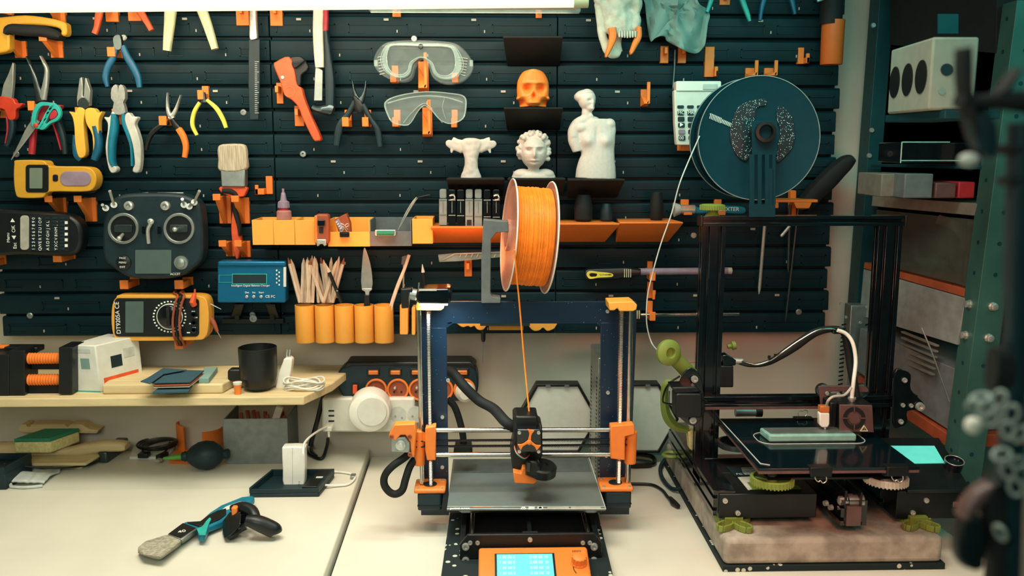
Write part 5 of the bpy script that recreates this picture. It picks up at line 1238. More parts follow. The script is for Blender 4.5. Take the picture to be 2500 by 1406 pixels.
b = B(); b.cyl(P(2318, 1225, yfb+.01), P(2345, 1225, yfb+.01), .011, 20); b.cyl(P(2345, 1225, yfb+.01), P(2354, 1225, yfb+.01), .013, 20); b.put('tensioner_knob', 'pink_case', pr, .001)
# y axis extrusion and belt tensioner
xc = P(2072, 1260, 1.27).x
ext('y_extrusion', (xc-.01, 1.275, ZS+.034), (xc-.01, 1.66, ZS+.034), .04, .04, 'black_gloss', pr)
a, c = P(2066, 1285, 1.27), P(2105, 1236, 1.27)
b = B(); b.box((a.x, 1.27, a.z), (c.x, 1.276, c.z)); b.put('tensioner_block', 'pink_case', pr, .001)
b = B(); b.box((a.x-.002, 1.276, a.z), (a.x+.002, 1.33, c.z+.022)); b.box((c.x-.003, 1.27, c.z-.001), (c.x, 1.33, c.z+.022)); b.put('tensioner_cheek', 'black', pr, .001)
pc = P(2087, 1222, 1.285); b = B(); b.cyl(pc-Vector((.012, 0, 0)), pc+Vector((.012, 0, 0)), .0105, 24); b.put('idler_pulley', 'aluminium', pr, .001)
b = B(); b.lathe(P(2066, 1222, 1.283), (-1, 0, 0), [(0, .009), (.004, .009), (.0041, .007), (.011, .007), (.013, .004)], 6); b.put('nut', 'steel', pr)
for x, y in ((2019, 1228), (2031, 1238)): B().lathe(P(x, y, 1.30), (-1, -.3, 0), [(0, .0045), (.005, .004)], 12).put('screw', 'steel', pr)
b = B(); b.prism3([pc+Vector((-.004, .01, .0105)), pc+Vector((.004, .01, .0105)), pc+Vector((.004, -.004, .0108)), pc+Vector((-.004, -.004, .0108))], (0, 0, .001)); b.prism3([pc+Vector((-.0045, 0, .0106)), pc+Vector((.0045, 0, .0106)), Vector((pc.x+.0045, 1.6, pc.z+.0106)), Vector((pc.x-.0045, 1.6, pc.z+.0106))], (0, 0, .0012)); b.put('y_belt', 'black', pr)
# bed
ZG = .17
q = [G(1853, 1144, ZG), G(2232, 1144, ZG), G(2130, 1014, ZG), G(1760, 1018, ZG)]
q[1].x = q[0].x+.236; q[1].y = q[0].y; q[3].x = q[0].x; q[2].x = q[1].x; q[3].y = q[2].y = q[0].y+.245
b = B(); b.prism3(q, (0, 0, -.004)); b.put('glass_bed', 'glass_dark', pr, .0005)
b = B(); b.prism3([v+Vector((0, 0, -.0045)) for v in q], (0, 0, -.004)); b.put('aluminium_bed', 'pink_case', pr, .0005)
b = B(); b.prism3([v+Vector((.02*(1 if i in (0, 3) else -1), .02*(1 if i < 2 else -1), -.022)) for i, v in enumerate(q)], (0, 0, -.003)); b.put('bed_carriage', 'black', pr)
b = B(); b.tube([q[3]+Vector((.004, 0, .0004)), q[0]+Vector((.008, .02, .0004)), q[0]+Vector((.02, .013, .0004))], .0008, 6); b.put('bed_edge_line', 'light_grey', pr)
for x, y in ((1885, 1168), (2163, 1166)):
    p_ = P(x, y, q[0].y+.03); p_.z = ZG-.036
    b = B(); b.lathe(p_, (0, 0, 1), [(0, .020), (.003, .0305), (.012, .031), (.013, .029), (.0125, .027), (.004, .025), (.004, .008), (.012, .008)], 48)
    for i in range(36):
        a_ = i*math.pi/18; b.cyl(p_+Vector((.031*math.cos(a_), .031*math.sin(a_), .002)), p_+Vector((.031*math.cos(a_), .031*math.sin(a_), .012)), .0011, 5)
    for i in range(5):
        a_ = i*math.pi*.4; b.tube([p_+Vector((.008*math.cos(a_), .008*math.sin(a_), .006)), p_+Vector((.027*math.cos(a_), .027*math.sin(a_), .006))], .0018, 6)
    b.put('levelling_wheel', 'green' if x < 2000 else 'tape_grey', pr)
    b = B(); N = 60; b.tube([p_+Vector((.006*math.cos(i*.7), .006*math.sin(i*.7), .010+.018*i/N)) for i in range(N)], .0009, 5); b.put('bed_spring', 'steel', pr)
x, y = 1798, 1070; p_ = P(x, y, q[2].y-.05); p_.z = ZG-.036
b = B(); b.lathe(p_, (0, 0, 1), [(0, .020), (.003, .0305), (.012, .031), (.0125, .027), (.004, .025), (.004, .008)], 40); b.put('levelling_wheel', 'dark_steel', pr)
for (x, y, Y, lbl) in ((2003, 1147, q[0].y, 0), (1960, 1010, q[2].y, 1), (2190, 1146, q[0].y, 0)):
    b = B(); c_ = P(x, y, Y); s_ = -1 if not lbl else 1; zz = ZG
    b.hull([Vector((c_.x-.016, Y-.004*-s_, zz+.002)), Vector((c_.x+.016, Y-.004*-s_, zz+.002)), Vector((c_.x-.016, Y-.012*s_, zz+.002)), Vector((c_.x+.016, Y-.012*s_, zz+.002)), Vector((c_.x-.016, Y+.005*s_, zz-.012)), Vector((c_.x+.016, Y+.005*s_, zz-.012))]); b.put('bed_clip', 'black', pr, .001)
    b = B(); d_ = -.02 if not lbl else .012
    b.tube([Vector((c_.x+v*.001, Y+.002*s_, zz+d_*w)) for v, w in ((-6, .2), (-8, .7), (-3, 1), (0, .9), (4, 1.1), (9, .9), (7, .4), (5, .2))], .0007, 6, k=3); b.put('clip_wire', 'steel', pr)
# x gantry
YXG = YU-.016
zx0, zx1 = P(1900, 998, YXG).z, P(1900, 966, YXG).z
ext('x_beam', (P(1700, 980, YXG).x, YXG, (zx0+zx1)/2), (P(2240, 980, YXG).x, YXG, (zx0+zx1)/2), .02, .018, 'black_gloss', pr)
b = B(); b.box((P(1720, 998, YXG).x, YXG-.002, zx0), (P(1998, 998, YXG).x, YXG, zx0+.004)); b.put('x_belt', 'pink_case', pr)
YG2 = YXG-.012
pol(pr, 'gantry_plate', 'black_gloss', cr([(1672, 906), (1690, 898), (1708, 915), (1716, 945), (1722, 1000), (1706, 1030), (1692, 1040), (1672, 1030), (1655, 1010), (1650, 965), (1660, 930)], 3, True), Y=YG2+.008, th=.004, bev=.001)
pol(pr, 'x_motor', 'black', rr(1650, 961, 1714, 1020, 7), Y=YG2-.012, th=.034, bev=.002)
pol(pr, 'motor_cover', 'black', [(1640, 946), (1700, 944), (1714, 958), (1650, 962)], Y=YG2-.005, th=.04, bev=.002)
for x, y in ((1695, 925), (1691, 1025)):
    B().lathe(P(x, y, YG2+.004), (0, -1, 0), [(0, .006), (.004, .0058), (.0042, .003), (.001, .0026)], 18).put('screw', 'steel', pr)
    B().lathe(P(x-8, y-8, YG2+.022), (0, -1, 0), [(0, .010), (.002, .012), (.008, .012), (.010, .010)], 24).put('guide_wheel', 'dark_steel', pr)
pol(pr, 'gantry_plate', 'black_gloss', cr([(2184, 912), (2205, 904), (2224, 915), (2224, 950), (2250, 978), (2258, 990), (2252, 1000), (2216, 1004), (2216, 1030), (2200, 1042), (2180, 1034)], 3, True), Y=YG2+.006, th=.004, bev=.001)
for x, y, r in ((2208, 928, .0045), (2199, 1029, .0045), (2204, 989, .0038), (2224, 990, .0038), (2245, 992, .0075)):
    B().lathe(P(x, y, YG2+.003), (0, -1, 0), [(0, r), (r*.7, r*.9), (r*.72, r*.5), (r*.2, r*.45)], 18).put('screw', 'steel', pr)
B().lathe(P(2190, 912, YG2+.02), (0, -1, 0), [(0, .008), (.002, .010), (.008, .010), (.010, .008)], 24).put('guide_wheel', 'black', pr)
# extruder behind the left upright
pol(pr, 'extruder_motor', 'black', rr(1758, 893, 1791, 946, 3), Y=YU+.02, th=.04, bev=.002)
pol(pr, 'extruder_lever', 'black_gloss', [(1764, 868), (1776, 866), (1798, 880), (1796, 892), (1766, 894)], Y=YU+.01, th=.02, bev=.001)
b = B(); b.cyl(P(1790, 881, YU+.005), P(1813, 882, YU+.005), .005, 16); b.put('tube_coupling', 'steel', pr, .0005)
b = B(); b.lathe(P(1776, 846, YU+.03), (1, 0, .2), [(0, .004), (.006, .004), (.008, .008), (.014, .007)], 20); b.put('green_knob', 'green', pr)
# carriage and hotend
YH = YG2-.012
pol(pr, 'carriage_plate', 'pink_case', cr([(2004, 942), (2060, 942), (2100, 940), (2116, 946), (2118, 958), (2060, 956), (2026, 958), (2020, 980), (2018, 1000), (2006, 996), (2002, 970), (2000, 950)], 3, True), Y=YH+.006, th=.004, bev=.001)
for x in (2005, 2098): B().lathe(P(x, 950, YG2+.012), (0, -1, 0), [(0, .008), (.002, .0115), (.012, .0115), (.014, .008)], 24).put('guide_wheel', 'dark_steel', pr)
for x, y in ((2019, 960), (2047, 963)): B().lathe(P(x, y, YH), (0, -1, 0), [(0, .0035), (.003, .003)], 14).put('screw', 'steel', pr)
YHF = YH-.055
pol(pr, 'hotend_shroud', 'pink_case', [(2050, 988), (2130, 990), (2134, 1056), (2050, 1054)], Y=YHF+.004, th=.004, bev=.001)
a, c = P(2050, 1054, YHF+.006), P(2132, 988, YHF+.006)
b = B(); b.box((a.x, YHF+.006, a.z), (c.x, YH, c.z)); b.put('hotend_case', 'black', pr, .002)
b = B(); b.box((a.x-.012, YHF+.02, a.z+.004), (a.x, YH, c.z)); b.put('hotend_case', 'black', pr, .002)
fc = (2086, 1021)
b = B(); b.ringp(circ(*fc, 27, 36), circ(*fc, 18, 36), YHF+.0005, .004); b.put('fan_opening', 'black_matte', pr)
b = B(); b.pr(circ(*fc, 14, 24), YHF, .003)
for a_ in (0, 90, 180, 270): b.pr([(fc[0]+12*math.cos(R_(a_))-1.5*math.sin(R_(a_)), fc[1]+12*math.sin(R_(a_))+1.5*math.cos(R_(a_))), (fc[0]+28*math.cos(R_(a_))-1.5*math.sin(R_(a_)), fc[1]+28*math.sin(R_(a_))+1.5*math.cos(R_(a_))), (fc[0]+28*math.cos(R_(a_))+1.5*math.sin(R_(a_)), fc[1]+28*math.sin(R_(a_))-1.5*math.cos(R_(a_))), (fc[0]+12*math.cos(R_(a_))+1.5*math.sin(R_(a_)), fc[1]+12*math.sin(R_(a_))-1.5*math.cos(R_(a_)))], YHF, .003)
b.put('fan_grille', 'pink_case', pr)
b = B(); b.ringp([(2110, 1038), (2100, 1053), (2120, 1053)], [(2110, 1041.5), (2103, 1051.5), (2117, 1051.5)], YHF-.001, .002); b.put('warning_triangle', 'cream', pr)
text('warning_mark', '!', P(2110, 1048, YHF-.001), .0055, 'cream', pr)
B().lathe(P(2079, 986, YHF+.03), (0, 0, 1), [(0, .007), (.003, .007), (.003, .005), (.008, .005), (.008, .0065), (.011, .0065)], 18).put('tube_coupling', 'steel', pr)
pb = P(2014, 1020, YHF+.01)
pol(pr, 'probe', 'white_gloss', [(2001, 1008), (2026, 1008), (2026, 1036), (2021, 1044), (2007, 1044), (2001, 1036)], Y=YHF+.01, th=.012, bev=.002)
pol(pr, 'probe_top', 'copper', [(2003, 992), (2026, 992), (2025, 1008), (2003, 1008)], Y=YHF+.01, th=.012, bev=.001)
B().tube([P(2014, 1043, YHF+.01), P(2014, 1049, YHF+.01)], [.0022, .0008], 10).put('probe_pin', 'white', pr)
cable('probe_cable', 'tape_grey', [P(2017, 994, YHF+.008), P(2022, 978, YHF), P(2035, 968, YHF), P(2060, 965, YHF+.005), P(2074, 952, YHF+.012), P(2078, 946, YHF+.015)], .0022, None, None, par=pr)
cable('bowden_tube', 'white_gloss', [P(2079, 976, YHF+.03), P(2084, 930, YHF+.03), P(2089, 880, YHF+.04), P(2082, 838, YHF+.045), P(2066, 815, YHF+.05), P(2045, 806, YHF+.05)], .0032, None, None, par=pr)
cable('cable_sleeve', 'black_matte', [P(1796, 884, YU+.01), P(1830, 892, YU-.01), P(1870, 887, YU-.02), P(1900, 872, YU-.03), P(1940, 846, YU-.03), P(1990, 812, YU-.03), P(2035, 803, YU-.03), P(2060, 812, YU-.03), P(2070, 850, YU-.03), P(2078, 900, YU-.03), P(2092, 970, YU-.04)], [.002, .003, .0045, .006, .0075, .007, .0055, .006, .0065, .007, .006], None, None, par=pr)
cable('white_bowden', 'rod', [P(1812, 882, YU), P(1845, 890, YU-.02), P(1880, 880, YU-.03), P(1910, 860, YU-.04), P(1950, 832, YU-.04), P(2000, 805, YU-.04), P(2045, 803, YU-.04)], .0016, None, None, par=pr)
cable('red_wire', 'rust', [P(1740, 884, YU+.02), P(1700, 884, YU+.02), P(1680, 885, YU+.02)], .0009, None, None, par=pr)
for x, y in ((1878, 872), (1893, 868)): B().obox(P(x, y, YU-.03), (.004, .004, .005)).put('cable_tie', 'black', pr)
B().obox(P(2044, 806, YU-.035), (.02, .016, .01)).put('cable_tie', 'black_gloss', pr, .002)
# green filament guide and chain
b = B(); b.lathe(P(1630, 860, YU-.03), (.35, -1, .1), [(-.004, .016), (0, .0215), (.006, .0215), (.010, .017), (.011, .009), (.004, .007)], 36); b.put('guide_disc', 'green', pr)
b = B(); b.tube([P(1628, 858, YU-.02), P(1640, 868, YU-.02), P(1665, 892, YU-.01), P(1686, 915, YU)], [.010, .012, .0125, .013], 20); b.put('guide_arm', 'green', pr)
b = B(); b.tube([P(1650, 935, YU+.03), P(1628, 935, YU+.03), P(1622, 960, YU+.03), P(1624, 1000, YU+.03), P(1634, 1025, YU+.03), P(1652, 1042, YU+.03), P(1680, 1050, YU+.03)], [.006, .007, .007, .008, .009, .008, .006], 4, k=5); b.put('cable_chain', 'green', pr, .001)
cable('guide_cable', 'black_gloss', [P(1660, 918, YU-.01), P(1630, 940, YU-.01), P(1618, 975, YU-.01), P(1626, 985, YU-.01), P(1655, 987, YU-.01)], .0016, None, None, par=pr)
b = B(); b.rib([(1634, 955, 4), (1634, 985, 4), (1650, 986, 4)], YU, .006); b.put('wire_loop', 'aluminium', pr)
# white box on the left rail
pol(pr, 'terminal_cover', 'sponge_y', [(1680, 1054), (1694, 1050), (1700, 1064), (1698, 1108), (1684, 1096)], Y=1.50, th=.02, bev=.001)
# green feet
for (cx, cy, mm) in ((1790, 1284, 0), (2240, 1282, 1)):
    b = B(); c_ = G(cx, cy, ZS)
    for i in range(4):
        a_ = R_(35+90*i); ux, uy = math.cos(a_), math.sin(a_); L = .030
        pts_ = [c_+Vector((ux*r*L-uy*s*.007, uy*r*L+ux*s*.007, .003+h)) for r, s, h in ((.1, .6, 0), (.6, 1, .001), (1, .8, .004), (1.1, 0, .006), (1, -.8, .004), (.6, -1, .001), (.1, -.6, 0))]
        for p0_, p1_ in zip(pts_, pts_[1:]):
            b.prism3([Vector((p0_.x, p0_.y, ZS+.0005)), Vector((p1_.x, p1_.y, ZS+.0005)), Vector((p1_.x, p1_.y, ZS+.010)), Vector((p0_.x, p0_.y, ZS+.010))], Vector((-(p1_.y-p0_.y), p1_.x-p0_.x, 0)).normalized()*.003)
    b.box((c_.x-.014, c_.y-.004, ZS+.0005), (c_.x+.014, c_.y+.05, ZS+.015))
    b.put('damper_foot', 'green', pr, .0006)
b = B(); c_ = G(1650, 1125, ZS); b.tube([c_+Vector((-.01+.014*math.cos(i*.6), .014*math.sin(i*.6), .012)) for i in range(11)], .0035, 4, True); b.put('damper_foot', 'green', pr)
pol(pr, 'green_bracket', 'green', cr([(1815, 1198), (1850, 1192), (1880, 1184), (1930, 1182), (1955, 1190), (1950, 1204), (1820, 1204)], 3, True), Y=yfb+.03, th=.03, bev=.002)
# spool on top
SPY = YU+.03
t = thing('filament_spool', 'huge black filament spool with glittery felt patches on the black printer', 'spool', P(1853, 338, SPY+.03))
sc_ = P(1853, 338, SPY); k = S(1853, 338, SPY); Rs = 150*k
for y0 in (SPY, SPY+.062):
    b = B(); b.lathe(Vector((sc_.x, y0, sc_.z)), (0, 1, 0), [(0, .022), (0, Rs-.003), (-.0014, Rs-.001), (.001, Rs), (.003, Rs-.001), (.003, .022)], 72); b.put('flange', 'spool_teal', t)
    b = B(); b.tube([Vector((sc_.x+(Rs-.001)*math.cos(i*math.pi/48), y0-.001, sc_.z+(Rs-.001)*math.sin(i*math.pi/48))) for i in range(96)], .0008, 6, True); b.put('flange_rim', 'grey', t)
b = B(); b.lathe(Vector((sc_.x, SPY+.003, sc_.z)), (0, 1, 0), [(0, Rs*.93), (.059, Rs*.93)], 60); b.put('wound_filament', 'black_gloss', t)
for poly in (cr([(1787, 300), (1792, 280), (1806, 258), (1830, 246), (1866, 240), (1870, 256), (1848, 262), (1842, 290), (1834, 320), (1836, 360), (1822, 392), (1800, 380), (1786, 350), (1782, 320)], 3, True), cr([(1898, 266), (1906, 257), (1918, 268), (1932, 280), (1940, 320), (1937, 352), (1920, 378), (1897, 395), (1900, 350), (1906, 320), (1896, 290)], 3, True)):
    b = B(); b.pr(poly, SPY-.003, .0028); b.put('felt_patch', 'sparkle', t)
b = B(); b.rect(1732, 278, 1736, 279, SPY-.0015, .001)
for i in range(15):
    x, y = 1735+i*3.6, 283+i*1.6; h_ = 7 if i < 8 else 5
    b.pr([(x, y-h_), (x+2, y-h_+1), (x+1.4-3, y+h_), (x-3, y+h_-1)], SPY-.0018, .0015)
b.put('gauge_mark', 'light_grey', t)
# spool bracket
t = thing('spool_bracket', 'dark slotted metal bracket holding the huge black spool on the printer top bar', 'bracket', P(1862, 524, YU-.006))
YBk = YU-.012
b = B(); b.ringp(rr(1842, 380, 1850, 500, 3), rr(1843, 381, 1849, 499, 2.5), YBk, .004); b.bm.clear()
b.rect(1836, 295, 1898, 378, YBk, .003)
for x0, x1 in ((1830, 1842), (1850, 1860), (1868, 1878), (1886, 1894)): b.rect(x0, 377, x1, 500, YBk, .003)
b.rect(1878, 412, 1888, 500, YBk, .003); b.rect(1829, 499, 1893, 530, YBk, .003)
b.put('slotted_plate', 'spool_teal', t, .0004)
ac = P(1866, 322, YBk)
b = B(); b.lathe(ac, (0, -1, 0), [(-.09, .014), (.004, .014), (.004, .0165), (.010, .0165), (.0105, .0115), (-.02, .011), (-.021, .0001)], 30); b.put('axle', 'black', t)
# green wheel and white filament
t = thing('guide_wheel', 'small green ribbed wheel on a stem standing on the left end of the top bar', 'wheel', P(1740, 525, YU))
b = B(); c_ = P(1739, 506, YU+.01); b.lathe(c_, (0, 0, 1), [(-.004, .0188), (-.003, .0195), (.004, .0195), (.005, .017)], 30)
for i in range(30):
    a_ = i*math.pi/15; b.cyl(c_+Vector((.0195*math.cos(a_), .0195*math.sin(a_), -.004)), c_+Vector((.0195*math.cos(a_), .0195*math.sin(a_), .004)), .0012, 5)
b.put('wheel_rim', 'green', t)
B().lathe(P(1739, 526, YU+.01), (0, 0, 1), [(0, .012), (.004, .009), (.009, .006), (.014, .011)], 20).put('stem', 'green', t)
b = B(); b.tube([P(1708, 332, SPY-.002), P(1662, 440, SPY-.02), P(1640, 520, SPY-.02), P(1612, 600, SPY-.02), P(1590, 680, SPY-.02), P(1580, 730, SPY-.02), P(1579, 790, SPY-.02), P(1590, 835, SPY-.02), P(1606, 856, YU-.03)], .0011, 8, k=6)
b.put('filament_strand', 'light_grey', label='thin white filament strand hanging from the black spool down to the green guide', cat='filament')
# print on bed
t = thing('printed_bar', 'translucent pale green printed bar lying on the glass bed of the black printer', 'print', G(1980, 1070, ZG))
q_ = [G(1878, 1080, ZG), G(2096, 1082, ZG), G(2080, 1064, ZG), G(1862, 1060, ZG)]
q_[1].y = q_[0].y; q_[3].y = q_[2].y = q_[0].y+.04; q_[2].x = q_[1].x-.002; q_[3].x = q_[0].x-.004
b = B(); b.prism3(q_, (0, 0, .012)); b.put('bar_body', 'glass_edge', t, .003, 3)
b = B(); b.prism3([v+Vector((.004*(1 if i in (0, 3) else -1), .006*(1 if i < 2 else -1), .0122)) for i, v in enumerate(q_)], (0, 0, .0012)); b.put('infill_top', 'aluminium', t)
b = B(); xm0, xm1 = q_[0].x-.016, q_[1].x+.016; ym0, ym1 = q_[0].y-.01, q_[2].y+.008
b.tube([Vector((x, y, ZG+.0006)) for x, y in rr(xm0, ym0, xm1, ym1, .02, 6)], .0007, 6, True); b.put('skirt_line', 'light_grey', label='thin printed outline around the pale bar on the glass bed', cat='outline')
# second PSU
t = thing('power_supply', 'tall grey perforated metal case standing against the wall behind the black printer', 'power supply', G(2085, 1090, 0)+Vector((0, .02, 0)))
a, c = P(2052, 1000, YW-.03), P(2128, 728, YW-.13)
b = B(); b.box((P(2050, 800, YW-.05).x, YW-.10, .001), (P(2128, 800, YW-.05).x, YW-.068, P(2090, 735, YW-.05).z)); b.put('casing', 'aluminium', t, .001)
b = B(); xx0, xx1 = P(2054, 800, YW-.10).x, P(2112, 800, YW-.10).x; zz0, zz1 = .05, P(2090, 775, YW-.10).z
n_ = int((zz1-zz0)/.0085)
for i in range(n_):
    for xx in (xx0, xx1): b.prism3([Vector((xx, YW-.1005, zz0+i*.0085)), Vector((xx+.009, YW-.1005, zz0+i*.0085+.002)), Vector((xx+.009, YW-.1005, zz0+i*.0085+.005)), Vector((xx, YW-.1005, zz0+i*.0085+.003))], (0, .001, 0))
b.put('vent_slot', 'black', t, kind='stuff')
for x, y in ((2053, 741), (2065, 774), (2116, 750), (2100, 788)): B().lathe(P(x, y, YW-.10), (0, -1, 0), [(0, .003), (.002, .0025)], 12).put('screw', 'steel', t)
# adhesive lens / small metal part behind
t = thing('metal_fitting', 'small steel cylinder fitting lying behind the left end of the glass bed', 'fitting', P(1815, 1010, q[2].y+.03))
b = B(); b.cyl(P(1795, 1006, q[2].y+.03), P(1845, 1006, q[2].y+.03), .008, 18, .0075); b.put('barrel', 'aluminium', t, .001)
b = B(); b.cyl(P(1845, 1006, q[2].y+.03), P(1860, 1006, q[2].y+.03), .0085, 18); b.put('cap', 'black', t, .001)
# ================================================================ UNDER THE PANELS: POWER STRIPS, HEX LAMPS
t = thing('power_strip', 'black wall power strip with a row of orange sockets and orange switches', 'power strip', P(995, 980, YW-.03))
YV = YW-.045
OS = cr([(822, 935), (826, 908), (846, 892), (870, 887), (1000, 885), (1130, 885), (1154, 890), (1166, 915), (1168, 945), (1160, 968), (1140, 979), (1000, 981), (870, 980), (838, 968)], 3, True)
pol(t, 'casing', 'dark_teal', OS, Y=YV, th=.05, bev=.006)
pol(t, 'top_edge', 'black', [(846, 884), (1150, 883), (1164, 896), (1160, 902), (1146, 893), (860, 894), (838, 902)], Y=YV, th=.056, bev=.003)
for x in (911, 965, 1017, 1072, 1129):
    B().rect(x-16, 900, x+16, 919, YV-.027, .006, 2).put('switch_frame', 'black', t, .001)
    b = B(); b.rect(x-12, 905, x+12, 915, YV-.032, .008, 2); b.put('rocker_switch', 'copper', t, .0015)
b = B(); b.rect(857, 936, 876, 966, YV-.027, .006, 2); b.put('switch_frame', 'black', t)
b = B(); b.rect(861, 940, 872, 962, YV-.031, .006, 2); b.put('rocker_switch', 'red_orange', t, .001)
for x in (918, 971, 1024, 1080, 1134):
    b = B(); b.ringp(circ(x, 952, 27, 32), circ(x, 952, 22, 32), YV-.029, .01); b.put('socket_ring', 'orange', t, .001)
    b = B(); b.pr(circ(x, 952, 23, 28), YV-.0255, .002); b.put('socket_well', 'rust', t)
    b = B(); b.lathe(P(x-6, 945, YV-.026), (0, -1, 0), [(0, .0028), (.008, .0026), (.009, .001)], 12); b.put('earth_pin', 'steel', t)
    b = B(); b.pr(circ(x-9, 957, 2.6, 10), YV-.0262, .001); b.pr(circ(x+9, 957, 2.6, 10), YV-.0262, .001); b.put('pin_hole', 'black', t)
def cable(name, m, pts, r, label, cat='cable', group=None, par=None, n=10, k=6):
    b = B(); b.tube(pts, r, n, k=k); return b.put(name, m, par, label=label, cat=cat, group=group)
cable('power_cable', 'black', [P(826, 932, YV), P(806, 938, YV-.005), P(795, 955, YV-.01), P(785, 985, YV-.01), P(774, 1030, YV-.01), P(762, 1072, YV-.01), P(758, 1088, YV-.01)], [.006, .005, .0048, .0048, .0048, .0048, .0048], 'thick black cable running down from the black power strip to the desk')
YV2=0
t = thing('usb_power_strip', 'white power strip with three USB ports below the black power strip', 'power strip', P(900, 1055, YW-.04))
YV2 = YW-.05
pol(t, 'casing', 'white', rr(786, 972, 1012, 1055, 5), Y=YV2, th=.07, bev=.004)
b = B()
for y in (1003, 1015, 1028): b.rect(802, y-2, 816, y+2, YV2-.0355, .002)
b.put('usb_port', 'ink_black', t)
for x in (972, 1014):
    b = B(); b.pr(circ(x, 1012, 20, 28), YV2-.0355, .002); b.put('socket', 'light_grey', t)
    b = B(); b.pr(circ(x-7, 1016, 2.5, 10), YV2-.0362, .001); b.pr(circ(x+9, 1020, 2.5, 10), YV2-.0362, .001); b.put('pin_hole', 'aluminium', t)
t = thing('round_socket_timer', 'big round white plug-in timer on the white power strip', 'plug', P(908, 1045, YV2-.05))
c_ = P(906, 992, YV2-.036)
B().lathe(c_, (.04, -1, 0), [(0, .040), (.03, .0405), (.042, .038), (.046, .030), (.047, .0001)], 48).put('timer_body', 'white_gloss', t)
b = B(); b.lathe(P(908, 1005, YV2-.083), (.04, -1, 0), [(0, .028), (.0015, .0275)], 40); b.put('timer_face', 'white', t)
t = thing('plug', 'white plug partly covering the rightmost orange socket', 'plug', P(1134, 955, YV-.03))
c_ = P(1136, 955, YV-.028); B().lathe(c_, (0, -1, 0), [(0, .020), (.012, .019), (.02, .014), (.026, .010)], 24).put('plug_body', 'white', t)
t = thing('usb_plug', 'small white USB plug in the white power strip with its white cable', 'plug', P(803, 1044, YV2-.04))
b = B(); b.obox(P(803, 1042, YV2-.05), (.015, .03, .010)); b.put('plug_body', 'white_gloss', t, .002)
b = B(); b.tube([P(802, 1045, YV2-.06), P(803, 1066, YV2-.06)], [.003, .002], 8); b.put('cable_tail', 'white_gloss', t)
cable('charging_cable', 'white_gloss', [P(800, 1040, YV2-.06), P(780, 1050, YV2-.10), P(757, 1066, YV2-.16), P(742, 1085, YV2-.22), P(740, 1110, YV2-.26)], .0022, 'white cable curving from the USB plug down to the white adapter')
b = B(); b.tube([G(745, 1098, ZL)+Vector((0, 0, .004)), G(757, 1114, ZL)+Vector((0, 0, .004)), G(785, 1124, ZL)+Vector((0, 0, .004)), G(798, 1108, ZL)+Vector((0, 0, .014)), G(800, 1085, ZL)+Vector((0, 0, .018)), G(785, 1080, ZL)+Vector((0, 0, .016)), G(765, 1088, ZL)+Vector((0, 0, .008)), G(760, 1104, ZL)+Vector((0, 0, .004)), G(772, 1118, ZL)+Vector((0, 0, .004))], .0035, 10, k=6)
b.put('coiled_cable', 'black', label='short black cable loop lying on the left worktop beside the white adapter', cat='cable')
# hexagonal light panels
def hexl(cx, y0, y1, wt, wm, label):
    t = thing('hexagon_panel', label, 'light panel', P(cx, y1, YW-.06), 'white hexagonal panels leaning on the wall')
    ym = (y0+y1)/2+2; O = [(cx-wt, y0), (cx+wt, y0), (cx+wm, ym), (cx+wt, y1), (cx-wt, y1), (cx-wm, ym)]
    I = [(cx+(x-cx)*.93, ym+(y-ym)*.93) for x, y in O]
    def mid(L): return [p for i in range(6) for p in (L[i], ((L[i][0]+L[(i+1) % 6][0])/2, (L[i][1]+L[(i+1) % 6][1])/2))]
    b = B(); b.ringp(mid(O), mid(I), YW-.072, .03); b.put('dark_rim', 'black', t, .001)
    b = B(); b.pr(I, YW-.068, .02); b.put('diffuser', 'white', t)
    b = B()
    for x in (-24, 22): b.rect(cx+x-6, y0+2, cx+x+6, y0+8, YW-.0735, .003, 2)
    b.put('connector_notch', 'slate', t)
hexl(1362, 938, 1106, 52, 100, 'white hexagonal panel with dark rim behind the orange printer extruder')
hexl(1560, 937, 1106, 50, 98, 'white hexagonal panel with dark rim between the two printers')
hexl(1462, 1022, 1190, 52, 100, 'lower white hexagonal panel, only its top corner seen behind the print bed') if False else None
b = B(); b.prism3([P(1398, 1104, YW-.05), P(1443, 1044, YW-.07), P(1462, 1104, YW-.05)], (0, .02, 0)); b.put('triangle_stand', 'teal_cloth', None, .001, label='small dark rimmed triangular piece standing behind the right part of the print bed', cat='stand')
# cables between printers
def gc(pts, z=.004): return [G(x, y, 0)+Vector((0, 0, z+h)) for x, y, h in pts]
cable('mains_cable', 'black', gc([(1500, 1140, .01), (1540, 1128, .012), (1570, 1126, .01), (1594, 1128, .006), (1596, 1138, .003), (1575, 1142, .003)], .004), .0045, 'black mains cord looping behind the right leg of the orange printer')
t = thing('mains_plug', 'black ribbed mains connector behind the right leg of the orange printer', 'plug', G(1565, 1140, 0))
b = B(); b.tube(gc([(1525, 1140, 0), (1550, 1142, 0), (1575, 1142, 0), (1590, 1142, 0)], .009), [.009, .010, .008, .006], 10); b.put('plug_body', 'black', t)
cable('thin_cable', 'black', gc([(1500, 1186, 0), (1545, 1186, 0), (1590, 1188, 0), (1615, 1200, 0), (1628, 1216, 0), (1640, 1230, 0)]), .0028, 'thin black cable on the lower worktop ending in a plug beside the slab')
t = thing('jack_plug', 'small black plug at the end of the thin cable on the lower worktop', 'plug', G(1645, 1236, 0))
b = B(); b.tube(gc([(1636, 1224, 0), (1645, 1236, 0), (1656, 1244, 0)], .006), [.004, .006, .004], 10); b.put('plug_body', 'black', t)
